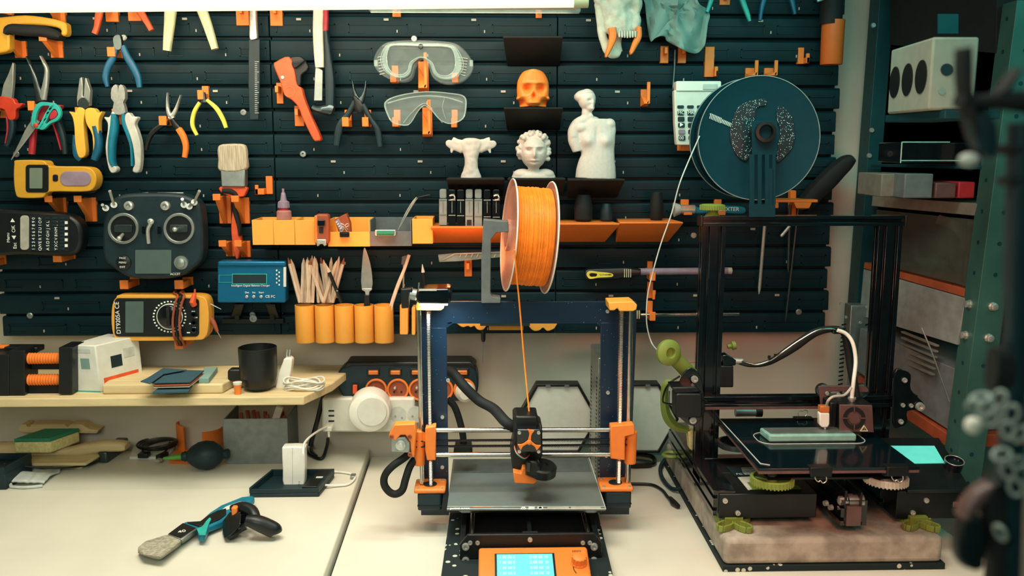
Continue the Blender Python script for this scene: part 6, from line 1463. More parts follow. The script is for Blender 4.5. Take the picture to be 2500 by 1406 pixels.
cable('mains_cable', 'dark_teal', gc([(1650, 1130, .012), (1625, 1134, .008), (1612, 1152, .004), (1618, 1176, .002), (1640, 1200, .002), (1668, 1208, .01), (1700, 1216, .03), (1745, 1234, .062)]), .0038, 'dark cable curving up onto the slab under the black printer')
# ================================================================ WOODEN SHELF ON THE LEFT
YSf = YW-.24
za_ = P(700, 989, YSf).z; zs = za_+.0  # underside of plank front
fr = P(742, 989, YSf); zt2 = P(742, 968, YSf).z
b = B(); b.prism3([(-1.3, YSf, fr.z), (fr.x, YSf, fr.z), (fr.x+.035, YSf+.09, fr.z), (fr.x+.06, YW-.002, fr.z), (-1.3, YW-.002, fr.z)], (0, 0, zt2-fr.z)); b.put('plank_shelf', 'wood', None, .002, label='pale wooden plank shelf below the tool wall on the left', cat='shelf')
ZP = zt2
def gp(x, y, h=0): return G(x, y, ZP)+Vector((0, 0, h))
# second board on it
q = [gp(250, 963), gp(541, 963), gp(566, 930), gp(300, 930)]
b = B(); q[1].y = q[0].y; q[2].y = q[3].y = q[0].y+.14; q[3].x = q[0].x-.01; q[2].x = q[1].x+.025; b.prism3(q, (0, 0, .018)); bw = b.put('wooden_board', 'wood', None, .003, label='short pale wooden board lying on the plank shelf under the folders', cat='board')
ZB2 = ZP+.018
# helping clamp thing: black frame with orange rollers
t = thing('filament_joiner', 'black frame with two orange ribbed rollers at the left end of the plank shelf', 'rollers', gp(80, 962))
b = B(); yq = q[0].y+.0
for x0, x1, yy0, yy1 in ((-20, 22, 866, 968), (22, 60, 856, 966), (143, 176, 848, 962)):
    b = B(); b.rect(x0, yy0, x1, yy1, yq-.005, .05, 2); b.put('cheek', 'black', t, .002)
b = B(); b.rect(-20, 848, 90, 862, yq+.03, .03); b.put('top_bar', 'black', t, .002)
b = B(); b.rect(48, 888, 150, 902, yq+.02, .02); b.rect(48, 940, 150, 962, yq+.01, .03); b.put('cross_bar', 'black_matte', t, .001)
for y in (875, 927):
    k = S(100, y, yq); b = B(); pr_ = []
    n_ = 13; L = (P(147, y, yq+.01)-P(60, y, yq+.01)).length
    for i in range(n_): pr_ += [(L*i/n_, 11*k), (L*(i+.5)/n_, 14.5*k), (L*(i+.99)/n_, 11*k)]
    b.lathe(P(62, y, yq+.01), (1, 0, 0), pr_, 20); b.put('roller', 'orange', t)
b = B(); b.rect(-20, 846, 10, 866, yq+.03, .02, 2); b.put('orange_knob', 'orange', t, .002)
# white product box
t = thing('product_box', 'white cardboard box with faint printed pictures and a red stripe on the plank shelf', 'box', gp(235, 955))
fl, fr_, rr_ = gp(180, 956), gp(246, 958), gp(300, 932)
zt3 = P(163, 842, fl.y).z
p_ = [fl, fr_, fr_+Vector((.045, .085, 0)), fl+Vector((.03, .1, 0))]
b = B(); b.prism3([Vector((v.x, v.y, ZP)) for v in p_], (-.004, 0, zt3-ZP)); bx = b.put('carton', 'paper' if False else 'white', t, .002)
n_ = Vector((0, -1, 0)); 
def face(u0, u1, v0, v1, A, C_, m, name, off=.0006):
    H_ = zt3-ZP; d_ = C_-A; nn_ = Vector((d_.y, -d_.x, 0)).normalized()
    L_ = [A+d_*u+Vector((-.004*v, 0, H_*v))+nn_*off for u, v in ((u0, v0), (u1, v0), (u1, v1), (u0, v1))]
    b = B(); b.prism3(L_, -nn_*.0005); b.put(name, m, t)
face(.4, .72, .5, .72, fl, fr_, 'teal_cloth', 'printed_picture'); face(.05, .8, .84, .92, fl, fr_, 'light_grey', 'printed_text')
face(.3, .55, .45, .7, fr_, p_[2], 'dark_teal', 'printed_picture'); face(.1, .9, .14, .28, fr_, p_[2], 'red_orange', 'red_stripe'); face(.6, .85, .6, .8, fr_, p_[2], 'light_grey', 'printed_text')
face(0, .06, .1, .3, fl, fr_, 'crimson', 'red_corner'); face(0, 1, 0, .03, fl, fr_, 'teal', 'teal_edge')
# papers / sandpaper sheets
def sheet(pts, z, th, m, label, name='sanding_sheet', grp='folded sanding sheets stacked on the wooden board'):
    b = B(); b.prism3([G(x, y, z) for x, y in pts], (0, 0, -th)); b.put(name, m, None, .0004, label=label, cat='sheet', group=grp)
z_ = ZB2+.0005
sheet([(372, 958), (460, 955), (470, 940), (392, 942)], ZB2+.004, .003, 'sand', 'lowest dark sheet hanging over the front edge of the wooden board')
sheet([(374, 945), (462, 943), (498, 915), (405, 915)], ZB2+.009, .002, 'tape_grey', 'pale sheet second from the bottom of the stack')
sheet([(375, 941), (462, 939), (496, 912), (406, 912)], ZB2+.012, .002, 'rust', 'rust red edged sheet in the middle of the stack')
sheet([(343, 930), (378, 934), (464, 932), (498, 904), (424, 902), (388, 909)], ZB2+.016, .0022, 'sand', 'top blue grey sheet of the stack on the wooden board')
sheet([(346, 931), (366, 936), (400, 912), (456, 902), (398, 898)], ZB2+.020, .0015, 'sand', 'crooked blue grey sheet sticking out to the left of the stack')
b = B(); p0 = G(485, 936, ZB2); b.prism3([p0, G(510, 936, ZB2), G(532, 908, ZB2), G(500, 908, ZB2)], (0, 0, .010)); b.put('small_box', 'teal_cloth', None, .001, label='small grey box beside the sheets on the wooden board', cat='box')
# mug
c_ = gp(633, 950); k = S(633, 940, c_.y)
B().lathe(c_, (0, 0, 1), [(0, 26*k), (2*k, 30*k), (14*k, 40*k), (36*k, 45*k), (106*k, 46*k), (107*k, 44*k), (40*k, 43*k), (12*k, 30*k), (10*k, .0001)], 44).put('cup', 'black', label='tall dark cup with rounded bottom on the plank shelf', cat='cup')
# small cork item
t = thing('stamp', 'small black knobbed stamp with an orange foot beside the dark cup', 'stamp', gp(580, 960))
b = B(); b.lathe(gp(581, 962), (0, 0, 1), [(0, .006), (.010, .0062), (.018, .0072)], 20); b.put('orange_foot', 'orange', t)
b = B(); b.lathe(gp(581, 962, .018), (0, 0, 1), [(0, .0075), (.004, .008)], 20); b.put('white_ring', 'white', t)
pol(t, 'black_head', 'black', rr(555, 902, 594, 930, 7), Y=c_.y+.01, th=.02, bev=.003)
# white adapter with euro plug
t = thing('plug_adapter', 'white wall adapter with two metal pins standing beside the dark cup', 'adapter', gp(690, 950))
pol(t, 'adapter_body', 'white_gloss', cr([(672, 950), (678, 915), (690, 885), (694, 876), (710, 876), (712, 892), (706, 930), (702, 954), (680, 954)], 3, True), Y=c_.y+.02, th=.022, bev=.003)
for x in (699, 706): B().tube([P(x, 878, c_.y+.02), P(x+2, 854, c_.y+.02)], .0019, 10).put('metal_pin', 'steel', t)
b = B()
rnd = random.Random(5)
for i in range(7):
    cx, cz = 743+rnd.uniform(-3, 3), .004+i*.0022; rx_, ry_ = .034+rnd.uniform(-.005, .004), .018+rnd.uniform(-.004, .003)
    b.tube([gp(743, 950)+Vector((rx_*math.cos(a_*math.pi/12), ry_*math.sin(a_*math.pi/12), cz+.003*math.sin(a_*.8+i))) for a_ in range(24)], .0016, 6, True)
b.put('coiled_cable', 'white', label='coil of thin white cable at the right end of the plank shelf', cat='cable')
# ================================================================ ON THE LEFT WORKTOP
def gl(x, y, h=0): return G(x, y, ZL+h)
# grey open box
t = thing('storage_box', 'grey open top box under the right end of the plank shelf', 'box', gl(635, 1130))
fl, frr = gl(553, 1134), gl(702, 1130); H_ = P(550, 1024, fl.y).z-ZL
fl.y = frr.y = (fl.y+frr.y)/2; dpt = .12; th = .003
x0, x1, y0 = fl.x, P(703, 1080, fl.y).x, fl.y
xA, xB = x0-.003, x1
b = B(); b.box((xA, y0, ZL+.0005), (xB, y0+th, ZL+H_)); b.put('front_panel', 'grey', t, .0006)
b = B(); b.box((xA, y0+th, ZL+.0005), (xA+th, y0+dpt, ZL+H_)); b.box((xB-th, y0+th, ZL+.0005), (xB, y0+dpt, ZL+H_)); b.box((xA+th, y0+dpt-th, ZL+.0005), (xB-th, y0+dpt, ZL+H_)); b.box((xA+th, y0+th, ZL+.0005), (xB-th, y0+dpt-th, ZL+.004)); b.put('box_shell', 'slate', t, .0006)
rnd = random.Random(9)
for i in range(9):
    x = xA+.02+i*.0115; b = B(); b.obox((x, y0+.05+rnd.uniform(-.02, .03), ZL+H_*.52), (.006, .006, H_*.86), Matrix.Rotation(rnd.uniform(-.12, .12), 3, 'Y') @ Matrix.Rotation(rnd.uniform(-.15, .15), 3, 'X')); b.put('wood_offcut', 'rust', label='brown offcut stick number ' if False else 'brown stick standing in the grey open box', cat='stick', group='brown sticks in the grey open box')
b = B(); b.obox(P(678, 1010, y0+.04), (.014, .012, .03), Matrix.Rotation(.35, 3, 'Y')); b.put('white_connector', 'white_gloss', None, .001, label='white connector sticking out of the grey open box', cat='connector')
# orange printed ring parts
t = thing('printed_ring', 'orange open plastic ring with a flat tab standing left of the grey box', 'ring', gl(490, 1110))
c_ = gl(490, 1096); b = B(); n_ = 26; Ri = .046
def arc(a0_, a1_, z0_, z1_):
    L = [(c_.x+Ri*math.cos(R_(a0_+(a1_-a0_)*i/n_)), c_.y+Ri*.8*math.sin(R_(a0_+(a1_-a0_)*i/n_))) for i in range(n_+1)]
    L2 = [(c_.x+(Ri-.003)*math.cos(R_(a0_+(a1_-a0_)*i/n_)), c_.y+(Ri-.003)*.8*math.sin(R_(a0_+(a1_-a0_)*i/n_))) for i in range(n_+1)]
    for i in range(n_): b.prism3([(L[i][0], L[i][1], z0_), (L[i+1][0], L[i+1][1], z0_), (L2[i+1][0], L2[i+1][1], z0_), (L2[i][0], L2[i][1], z0_)], (0, 0, z1_-z0_))
arc(25, 80, ZL+.001, ZL+.062); arc(105, 240, ZL+.001, ZL+.058); arc(290, 385, ZL+.001, ZL+.046)
b.put('ring_wall', 'orange', t)
b = B(); b.prism3([gl(413, 1132), gl(470, 1134), gl(480, 1100), gl(430, 1102)], (0, 0, .006)); b.put('flat_tab', 'orange', t, .001)
# blower bulb
t = thing('dust_blower', 'dark rubber squeeze bulb blower with green nozzle lying on the left worktop', 'blower', gl(510, 1150))
bc = gl(508, 1148); k = S(508, 1115, bc.y); R0 = 36*k; bc.z = ZL+R0
b = B(); b.lathe(bc-Vector((62*k, 0, 0)), (1, .1, .02), [(0, 10*k), (8*k, 13*k), (12*k, 12*k), (24*k, 24*k), (40*k, 33*k), (58*k, 36*k), (76*k, 33*k), (92*k, 22*k), (100*k, 11*k), (106*k, 12*k), (110*k, 13*k), (114*k, 10*k)], 40); b.put('rubber_bulb', 'dark_teal', t)
b = B(); b.tube([bc+Vector((-104*k, -.008, -.001)), bc+Vector((-60*k, 0, 0))], [.003, .0058], 14); b.put('nozzle', 'green_bright', t)
# white pad and black usb cable
b = B(); b.prism3([gl(316, 1122), gl(408, 1122), gl(432, 1092), gl(328, 1092)], (0, 0, .006)); b.put('notepad', 'white', None, .001, label='white pad under the black coiled USB cable', cat='pad')
t = thing('usb_cable', 'black coiled USB cable with two connectors lying on the white pad', 'cable', gl(385, 1090))
b = B()
for i in range(5):
    rx_, ry_ = .040-.003*i, .024-.001*i; b.tube([gl(384, 1088, .012+.004*i)+Vector((rx_*math.cos(a_*math.pi/12)+.002*i, ry_*math.sin(a_*math.pi/12), .005*math.sin(a_*.26+i*.4)+.004)) for a_ in range(24)], .0022, 6, True)
b.tube([gl(350, 1085, .01), gl(348, 1100, .009), gl(350, 1106, .009)], .0022, 6, k=3); b.tube([gl(415, 1080, .02), gl(408, 1096, .012), gl(400, 1106, .010)], .0022, 6, k=3)
b.put('coil', 'black', t)
b = B(); b.obox(gl(352, 1110, .011), (.020, .018, .009)); b.put('connector', 'black', t, .0015)
b = B(); b.obox(gl(396, 1112, .011), (.011, .026, .009), Matrix.Rotation(-.35, 3, 'Z')); b.put('connector', 'black', t, .0015)
b = B(); b.obox(gl(388, 1123, .010), (.009, .01, .005), Matrix.Rotation(-.35, 3, 'Z')); b.put('metal_tip', 'steel', t)
# wooden pieces, left
def slab(pts, h0, h1, m, label, name='wood_piece', grp='pale wooden offcuts lying on the left worktop', bev=.003):
    b = B(); b.prism3([G(x, y, ZL+h0) for x, y in pts], (0, 0, h1-h0)); return b.put(name, m, None, bev, label=label, cat='wood', group=grp)
slab([(-20, 1146), (200, 1146), (240, 1108), (-20, 1108)], .0005, .012, 'wood', 'lowest pale board at the left edge, above the folded cloth')
slab([(60, 1140), (210, 1138), (246, 1116), (232, 1108), (140, 1100), (60, 1110)], .0125, .019, 'wood', 'thin board with ragged right end in the left pile')
b = B(); ptsW = [(-30, 1105, 52), (40, 1104, 52), (110, 1108, 46), (165, 1108, 34), (210, 1096, 30), (260, 1088, 28), (300, 1088, 24), (312, 1088, 14)]
Yw = gl(100, 1135).y; b.rib(ptsW, Yw+.02, .03); b.put('wood_piece', 'wood', None, label='curved wooden handle shaped piece under the sponge', cat='wood', group='pale wooden offcuts lying on the left worktop')
b = B(); b.pr([(44, 1046), (52, 1036), (64, 1036), (66, 1042), (74, 1042), (76, 1036), (155, 1036), (165, 1044), (172, 1036), (200, 1036), (218, 1048), (240, 1050), (236, 1058), (60, 1056), (46, 1052)], Yw+.06, .03); b.put('wood_piece', 'wood', None, .0006, label='notched wooden piece with rounded ends, topmost of the left pile', cat='wood', group='pale wooden offcuts lying on the left worktop')
t = thing('sponge', 'yellow sponge with green scouring top lying on the wooden pieces', 'sponge', P(100, 1108, Yw-.02))
def bx3(x0, x1, y1, y0, Yf_, d, sh):
    a, c = P(x0, y1, Yf_), P(x1, y0, Yf_); return a, c
a, c = P(36, 1107, Yw-.015), P(122, 1079, Yw-.015)
b = B(); b.prism3([Vector((a.x, Yw-.015, a.z)), Vector((c.x, Yw-.015, a.z)), Vector((c.x+.028, Yw+.05, a.z)), Vector((a.x+.028, Yw+.05, a.z))], (0, 0, c.z-a.z)); b.put('foam_body', 'sponge_y', t, .003)
b = B(); b.prism3([Vector((a.x, Yw-.015, c.z)), Vector((c.x, Yw-.015, c.z)), Vector((c.x+.028, Yw+.05, c.z)), Vector((a.x+.028, Yw+.05, c.z))], (0, 0, .007)); b.put('scouring_pad', 'sponge_g', t, .002)
b = B(); b.prism3([G(240, 1130, ZL+.002), G(262, 1130, ZL+.002), G(330, 1082, ZL+.002), G(300, 1082, ZL+.002)], (0, 0, .022)); b.put('file_tool', 'dark_steel', None, .003, label='dark steel slanted rasp lying beside the wooden pieces', cat='tool')
cable('thin_cable', 'black', [gl(10, 1132, .03), gl(80, 1140, .02), gl(150, 1142, .012), gl(210, 1136, .006), gl(240, 1125, .008)], .0018, 'thin black cable lying across the wooden offcuts')
# dark open box bottom-left
t = thing('storage_box', 'dark blue open box cut by the left edge of the photo', 'box', gl(20, 1196))
fl = gl(16, 1196); a = Vector((P(-60, 1196, fl.y).x, fl.y, ZL+.0005)); H2 = P(16, 1150, fl.y).z
rgt = gl(68, 1166)
b = B(); b.prism3([a, Vector((fl.x, fl.y, ZL+.0005)), Vector((rgt.x, rgt.y+.02, ZL+.0005)), Vector((a.x, rgt.y+.02, ZL+.0005))], (0, 0, H2-ZL-.006)); b.put('box_body', 'dark_teal', t, .002)
b = B()
yy = rgt.y+.02
b.prism3([Vector((a.x, fl.y, H2-.006)), Vector((fl.x, fl.y, H2-.006)), Vector((fl.x, fl.y+.003, H2-.006)), Vector((a.x, fl.y+.003, H2-.006))], (0, 0, .012))
b.prism3([Vector((fl.x-.003, fl.y+.003, H2-.006)), Vector((fl.x, fl.y, H2-.006)), Vector((rgt.x, yy, H2-.006)), Vector((rgt.x-.003, yy, H2-.006))], (0, 0, .012))
b.prism3([Vector((a.x, yy-.003, H2-.006)), Vector((rgt.x-.003, yy-.003, H2-.006)), Vector((rgt.x-.003, yy, H2-.006)), Vector((a.x, yy, H2-.006))], (0, 0, .012))
b.put('box_rim', 'dark_teal', t)
# folded cloth
bm = bmesh.new(); gx, gy = 20, 12; V = []
C4 = [gl(24, 1188), gl(108, 1186), gl(156, 1146), gl(60, 1150)]
for j in range(gy+1):
    row = []
    for i in range(gx+1):
        u, v = i/gx, j/gy; p_ = (C4[0]*(1-u)+C4[1]*u)*(1-v)+(C4[3]*(1-u)+C4[2]*u)*v
        h_ = .012*(1-u*.7)*math.sin(math.pi*min(1, v*1.3+.1))**.6+.004*noise.noise(Vector((u*5, v*4, 1)))+.004
        row.append(bm.verts.new(p_+Vector((.006*noise.noise(Vector((v*5, 3, u*2))), 0, h_))))
    V.append(row)
for j in range(gy):
    for i in range(gx): bm.faces.new((V[j][i], V[j][i+1], V[j+1][i+1], V[j+1][i]))
me = bpy.data.meshes.new('folded_cloth'); bm.to_mesh(me); bm.free()
o = link('folded_cloth', me, 'light_grey', label='pale folded cloth lying beside the dark blue box at the left', cat='cloth'); s_ = o.modifiers.new('s', 'SOLIDIFY'); s_.thickness = .003; s_.offset = 0
b = B(); b.tube([gl(26, 1186, .004), gl(24, 1174, .008), gl(40, 1164, .012), gl(60, 1158, .012)], .0035, 8, k=4); b.tube([gl(26, 1188, .003), gl(60, 1190, .003), gl(104, 1186, .003)], .003, 8, k=4); b.put('cloth_hem', 'light_grey', o)
# battery charger on desk
t = thing('camera_battery_charger', 'dark open cradle battery charger with a small display on the left worktop', 'charger', gl(700, 1205))
fl, frr = gl(609, 1215), gl(778, 1215); yb_ = gl(700, 1168).y; frr.y = fl.y; hh = .018
brx = G(791, 1162, ZL+hh).x-.0; dx = .012
base = [Vector((fl.x, fl.y, ZL+.0005)), Vector((frr.x, fl.y, ZL+.0005)), Vector((frr.x+dx, yb_, ZL+.0005)), Vector((fl.x+.018, yb_, ZL+.0005))]
b = B(); b.prism3(base, (0, 0, .007)); b.put('tray', 'dark_teal', t, .002)
b = B(); w = base
def wall(A, C_, th, h, o=Vector((0, 0, .007))): 
    d_ = (C_-A).normalized(); n = Vector((-d_.y, d_.x, 0))*th; b.prism3([A+o, C_+o, C_+n+o, A+n+o], (0, 0, h))
wall(w[0], w[1], .004, .008); wall(w[1], w[2], .004, .011); wall(w[2], w[3], .004, .011); wall(w[3], w[0], .004, .011)
b.put('cradle_rim', 'dark_teal', t, .0006)
m0 = (w[0]*.25+w[1]*.75); m1 = (w[3]*.25+w[2]*.75)
b = B(); b.prism3([m0+Vector((0, .004, .007)), w[1]+Vector((-.004, .004, .007)), w[2]+Vector((-.004, -.004, .007)), m1+Vector((0, -.004, .007))], (0, 0, .0105)); b.put('electronics_block', 'black', t, .001)
b = B(); dc = (m0+w[2])*.5+Vector((.004, 0, .0177)); b.ringp(rr(0, 0, 1, 1, .2), rr(.2, .2, .8, .8, .1), 1, .01); b.bm.clear()
b.box((dc.x-.012, dc.y-.006, dc.z), (dc.x+.012, dc.y+.008, dc.z+.0006)); b.put('display', 'dark_steel', t)
b = B(); b.box((dc.x-.008, dc.y-.003, dc.z+.0006), (dc.x+.004, dc.y+.005, dc.z+.0009)); b.put('display_icon', 'light_grey', t)
# white adapter standing in it
t = thing('power_adapter', 'white rounded power adapter standing upright in the battery charger cradle', 'adapter', gl(715, 1192))
p_ = gl(714, 1194); ya = p_.y+.004; b = B(); b.prism3([P(x, y, ya) for x, y in cr([(688, 1098), (694, 1091), (742, 1091), (744, 1098), (744, 1150), (742, 1188), (728, 1192), (693, 1190), (690, 1150)], 2, True)], (0, .022, 0)); b.put('adapter_body', 'white_gloss', t, .003)
b = B(); b.rect(713.4, 1094, 714.6, 1190, ya-.0006, .002); b.put('seam', 'light_grey', t)
for k_ in range(3): text('embossed_arrow', '\u2039', P(731, 1176+k_*5, ya-.0006), .007, 'grey', t, (90, 90, 0))
cable('white_usb_cable', 'white_gloss', [G(790, 1184, ZL+.008), G(820, 1185, ZL+.004), G(850, 1182, ZL+.003), G(866, 1168, ZL+.003), G(862, 1158, ZL+.003), G(830, 1152, ZL+.003), G(800, 1152, ZL+.003)], .002, 'thin white cable looping from the battery charger on the left worktop')
b = B(); b.obox(G(862, 1162, ZL+.004), (.009, .016, .005)); b.put('usb_tip', 'aluminium', None, .0006, label='small metal connector at the end of the thin white cable loop', cat='connector')
# brush on desk
t = thing('paint_brush', 'flat paint brush with turquoise and black handle lying on the left worktop', 'brush', gl(470, 1290))
def at(x, y, h): return G(x, y, ZL+h)
def flat(name, m, px, h0, h1, bev=.002, par=None): 
    b = B(); b.prism3([G(x, y, ZL+h1) for x, y in px], (0, 0, -(h1-h0))); return b.put(name, m, par or t, bev)
b = B(); b.hull([at(336, 1335, .018), at(352, 1322, .018), at(410, 1304, .019), at(444, 1318, .019), at(395, 1360, .018), at(345, 1354, .016), at(336, 1352, .001), at(390, 1369, .001), at(398, 1362, .001), at(444, 1330, .002), at(412, 1314, .002)]); b.put('bristles', 'bristle_d', t, .003)
b = B(); b.hull([at(408, 1304, .019), at(443, 1318, .019), at(482, 1290, .019), at(446, 1276, .019), at(444, 1330, .002), at(482, 1303, .002), at(410, 1312, .002), at(446, 1286, .002)]); b.put('ferrule', 'aluminium', t, .002)
b = B(); q_ = [at(412, 1303, .0196), at(440, 1313, .0196), at(478, 1289, .0196), at(447, 1277, .0196)]; b.prism3(q_, (0, 0, .0004)); b.put('ferrule_band', 'black', t)
text('lettering', '40', at(444, 1297, .0206), .012, 'ink_white', t, (0, 0, 28))
HB = [(446, 1276), (455, 1272), (490, 1270), (512, 1250), (540, 1232), (590, 1212), (618, 1209), (622, 1213), (612, 1222), (590, 1232), (566, 1252), (540, 1272), (510, 1284), (500, 1306), (484, 1306), (482, 1290)]
flat('handle', 'blue_teal', HB, .006, .018, .003)
flat('grip', 'black', [(456, 1274), (488, 1272), (508, 1257), (530, 1246), (552, 1240), (552, 1254), (536, 1266), (512, 1276), (500, 1282), (486, 1284)], .0185, .0205, .001)
flat('printed_stripe', 'white', [(536, 1248), (552, 1236), (585, 1224), (596, 1224), (570, 1240)], .0182, .0188, 0)
flat('neck_stripe', 'teal', [(480, 1290), (494, 1284), (504, 1270), (512, 1262), (516, 1266), (508, 1282), (502, 1304), (486, 1304)], .0186, .0208, .0006)
# spring clamp
t = thing('spring_clamp', 'black plastic spring clamp with an orange jaw pad lying across the brush handle', 'clamp', gl(610, 1300))
b = B(); b.hull([at(545, 1270, .02), at(560, 1250, .035), at(575, 1245, .04), at(590, 1255, .04), at(585, 1285, .03), at(560, 1310, .012), at(548, 1315, .008), at(543, 1305, .004), at(552, 1280, .006), at(580, 1290, .006)]); b.put('jaw', 'black', t, .003)
b = B(); b.tube([at(568, 1240, .035), at(590, 1238, .042), at(612, 1246, .040), at(622, 1262, .034), at(624, 1275, .026)], [.006, .009, .010, .009, .008], 10, k=4); b.put('upper_arm', 'black', t)
b = B(); b.tube([at(600, 1270, .034), at(625, 1275, .030), at(650, 1285, .022), at(672, 1296, .014), at(676, 1302, .010)], [.008, .012, .013, .012, .007], 10, k=4); b.put('handle', 'black', t)
b = B(); b.tube([at(556, 1312, .006), at(566, 1304, .010), at(585, 1292, .014), at(600, 1284, .018)], [.006, .007, .006, .006], 10, k=4); b.put('lower_arm', 'black', t)
b = B(); N = 50; b.tube([at(597, 1282, .014)+Vector((.006*math.cos(i*.8), .006*math.sin(i*.8), .022*i/N)) for i in range(N)], .0016, 6); b.put('coil_spring', 'black_gloss', t)
b = B(); b.obox(at(574, 1246, .040), (.009, .012, .014)); b.put('jaw_pad', 'orange', t, .002)
# ================================================================ METAL RACK ON THE RIGHT
RY0, RY1 = 1.425, 1.73
def angle_post(name, pts, Yn, dep, wid, label, m):
    """L shaped perforated post: near left corner line through two photo points"""
    (xa, ya), (xb, yb) = pts; A_, C_ = P(xa, ya, Yn), P(xb, yb, Yn); v = A_-C_
    t = thing('rack_post', label, 'post', C_, 'perforated steel posts of the rack'); th = .003
    b = B(); b.prism3([C_, C_+Vector((0, dep, 0)), C_+Vector((th, dep, 0)), C_+Vector((th, th, 0)), C_+Vector((wid, th, 0)), C_+Vector((wid, 0, 0))], v)
    b.put('angle_profile', m, t, .0008)
    b = B(); n = int(v.length/.05)
    for i in range(n):
        c = C_+v*((i+.5)/n)
        b.lathe(c+Vector((-.0004, dep*.5, 0)), (1, 0, 0), [(0, .0036), (.001, .0036)], 10); b.lathe(c+Vector((wid*.5, -.0004, 0)), (0, 1, 0), [(0, .0036), (.001, .0036)], 10)
    b.put('slot_hole', 'galv_dark', t, kind='stuff'); return t, C_, v, dep, wid
tp, C_, v, dep, wid = angle_post('rack_post', ((2484, 0), (2326, 1215)), RY0, .045, .045, 'near teal steel rack post at the right, with four bright bolts', 'galv')
for (x, y) in ((2364, 748), (2352, 825)):
    p_ = C_+v*((P(x, y, RY0).z-C_.z)/v.z)
    B().lathe(p_+Vector((0, dep*.5, 0)), (-1, 0, 0), [(0, .0075), (.002, .0075), (.0021, .006), (.008, .006), (.009, .004)], 8).put('bolt', 'steel', tp)
    B().lathe(p_+Vector((wid*.55, 0, 0)), (0, -1, 0), [(0, .0075), (.002, .0075), (.0021, .006), (.008, .006), (.009, .004)], 8).put('bolt', 'steel', tp)
tp2, *_ = angle_post('rack_post', ((2150, -30), (2072, 1000)), RY1+.003, .045, .028, 'far dark blue steel rack post against the wall beside the tool wall', 'galv_dark')
for (x, y) in ((2132, 62), (2128, 318), (2122, 380)): B().lathe(P(x, y, RY1+.002), (0, -1, 0), [(0, .005), (.003, .004)], 10).put('bolt', 'steel', tp2)
def side(name, m, q, w, par=None, bev=.001, **kw):
    b = B(); b.prism3([P(x, y, Y) for x, y, Y in q], (w, 0, 0)); return b.put(name, m, par, bev, **kw)
N_, F_ = RY0+.04, RY1-.01
SH = 'shelves of the steel rack'
side('rack_shelf', 'card', [(2130, 478, F_), (2386, 497, N_), (2384, 527, N_), (2127, 503, F_)], .36, label='rack shelf with a pale front lip, middle one', cat='shelf', group=SH)
side('rack_shelf', 'copper' if False else 'rust', [(2110, 640, F_), (2362, 706, N_), (2358, 726, N_), (2108, 655, F_)], .36, label='rack shelf with a reddish brown board below the clear plastic bin', cat='shelf', group=SH)
side('rack_shelf', 'rust', [(2080, 905, F_), (2316, 1062, N_), (2313, 1092, N_), (2078, 930, F_)], .36, label='lowest visible rack shelf, a pinkish board right of the black printer', cat='shelf', group=SH)
side('rack_side_panel', 'grey', [(2108, 657, F_), (2357, 728, N_), (2336, 842, N_), (2098, 770, F_)], .01, label='grey metal panel under the reddish rack shelf', cat='panel')
side('rack_shelf', 'galv_dark', [(2126, 400, F_), (2398, 404, N_), (2397, 414, N_), (2126, 407, F_)], .36, label='dark upper rack shelf carrying the white box and the black glass case', cat='shelf', group=SH)
side('rack_dark_backing', 'galv_dark', [(2172, -60, F_+.03), (2174, -60, F_+.03), (2120, 900, F_+.03), (2118, 900, F_+.03)], .5, label='dark backing added to darken the rack behind the shelves', cat='panel')  # sheet added to darken the rack interior
# black case on top
tc_ = side('tool_case', 'black_matte', [(2176, -80, F_-.02), (2436, -120, N_-.0), (2432, 130, N_), (2172, 110, F_-.02)], .3, label='large black case at the top of the rack', cat='case')
b = B(); b.rect(2290, 34, 2340, 82, N_-.012, .003); b.put('case_label', 'galv_dark', tc_)
# white box with dark round spots (near, blurred)
t = thing('white_box', 'pale box with three dark oval windows on its side on the upper rack shelf', 'box', P(2280, 270, 1.2))
Yb = 1.20; q1, q2, q3 = P(2272, 268, Yb), P(2350, 258, Yb-.005), P(2166, 286, Yb+.16)
b = B(); zt_ = P(2275, 90, Yb).z; zl = P(2166, 115, Yb+.16).z
f = [Vector((P(2272, 180, Yb).x, Yb, q1.z)), Vector((P(2385, 180, Yb).x, Yb, q1.z)), Vector((P(2385, 180, Yb).x+.02, Yb+.16, q1.z)), Vector((P(2172, 180, Yb+.16).x, Yb+.16, q1.z))]
b.prism3(f, (0, 0, zt_-q1.z)); b.put('carton', 'dim_box', t, .003)
A_, D_ = f[0], f[3]; H_ = zt_-q1.z; nn = Vector(((D_-A_).y, -(D_-A_).x, 0)).normalized(); nn = nn if nn.x < 0 else -nn
for u in (.2, .52, .84):
    pp = []
    for i in range(24):
        a_ = i*math.pi/12; pp.append(A_+(D_-A_)*(u+.13*math.cos(a_))+Vector((0, 0, H_*(.48+.24*math.sin(a_))))+nn*.0012)
    b = B(); b.prism3(pp, -nn*.001); b.put('oval_window', 'black', t)
b = B(); b.pr(circ(2312, 170, 15, 24), Yb-.001, .0008); b.put('round_mark', 'dark_teal', t)
b = B(); b.pr(circ(2300, 222, 9, 20), Yb-.001, .0008); b.put('small_mark', 'teal_cloth', t)
b = B(); b.box((P(2168, 290, Yb+.16).x, Yb-.01, q1.z-.012), (f[1].x+.03, Yb+.17, q1.z-.001)); b.put('rack_shelf', 'galv_dark', None, .001, label='dark shelf directly under the pale box with oval windows', cat='shelf', group=SH)
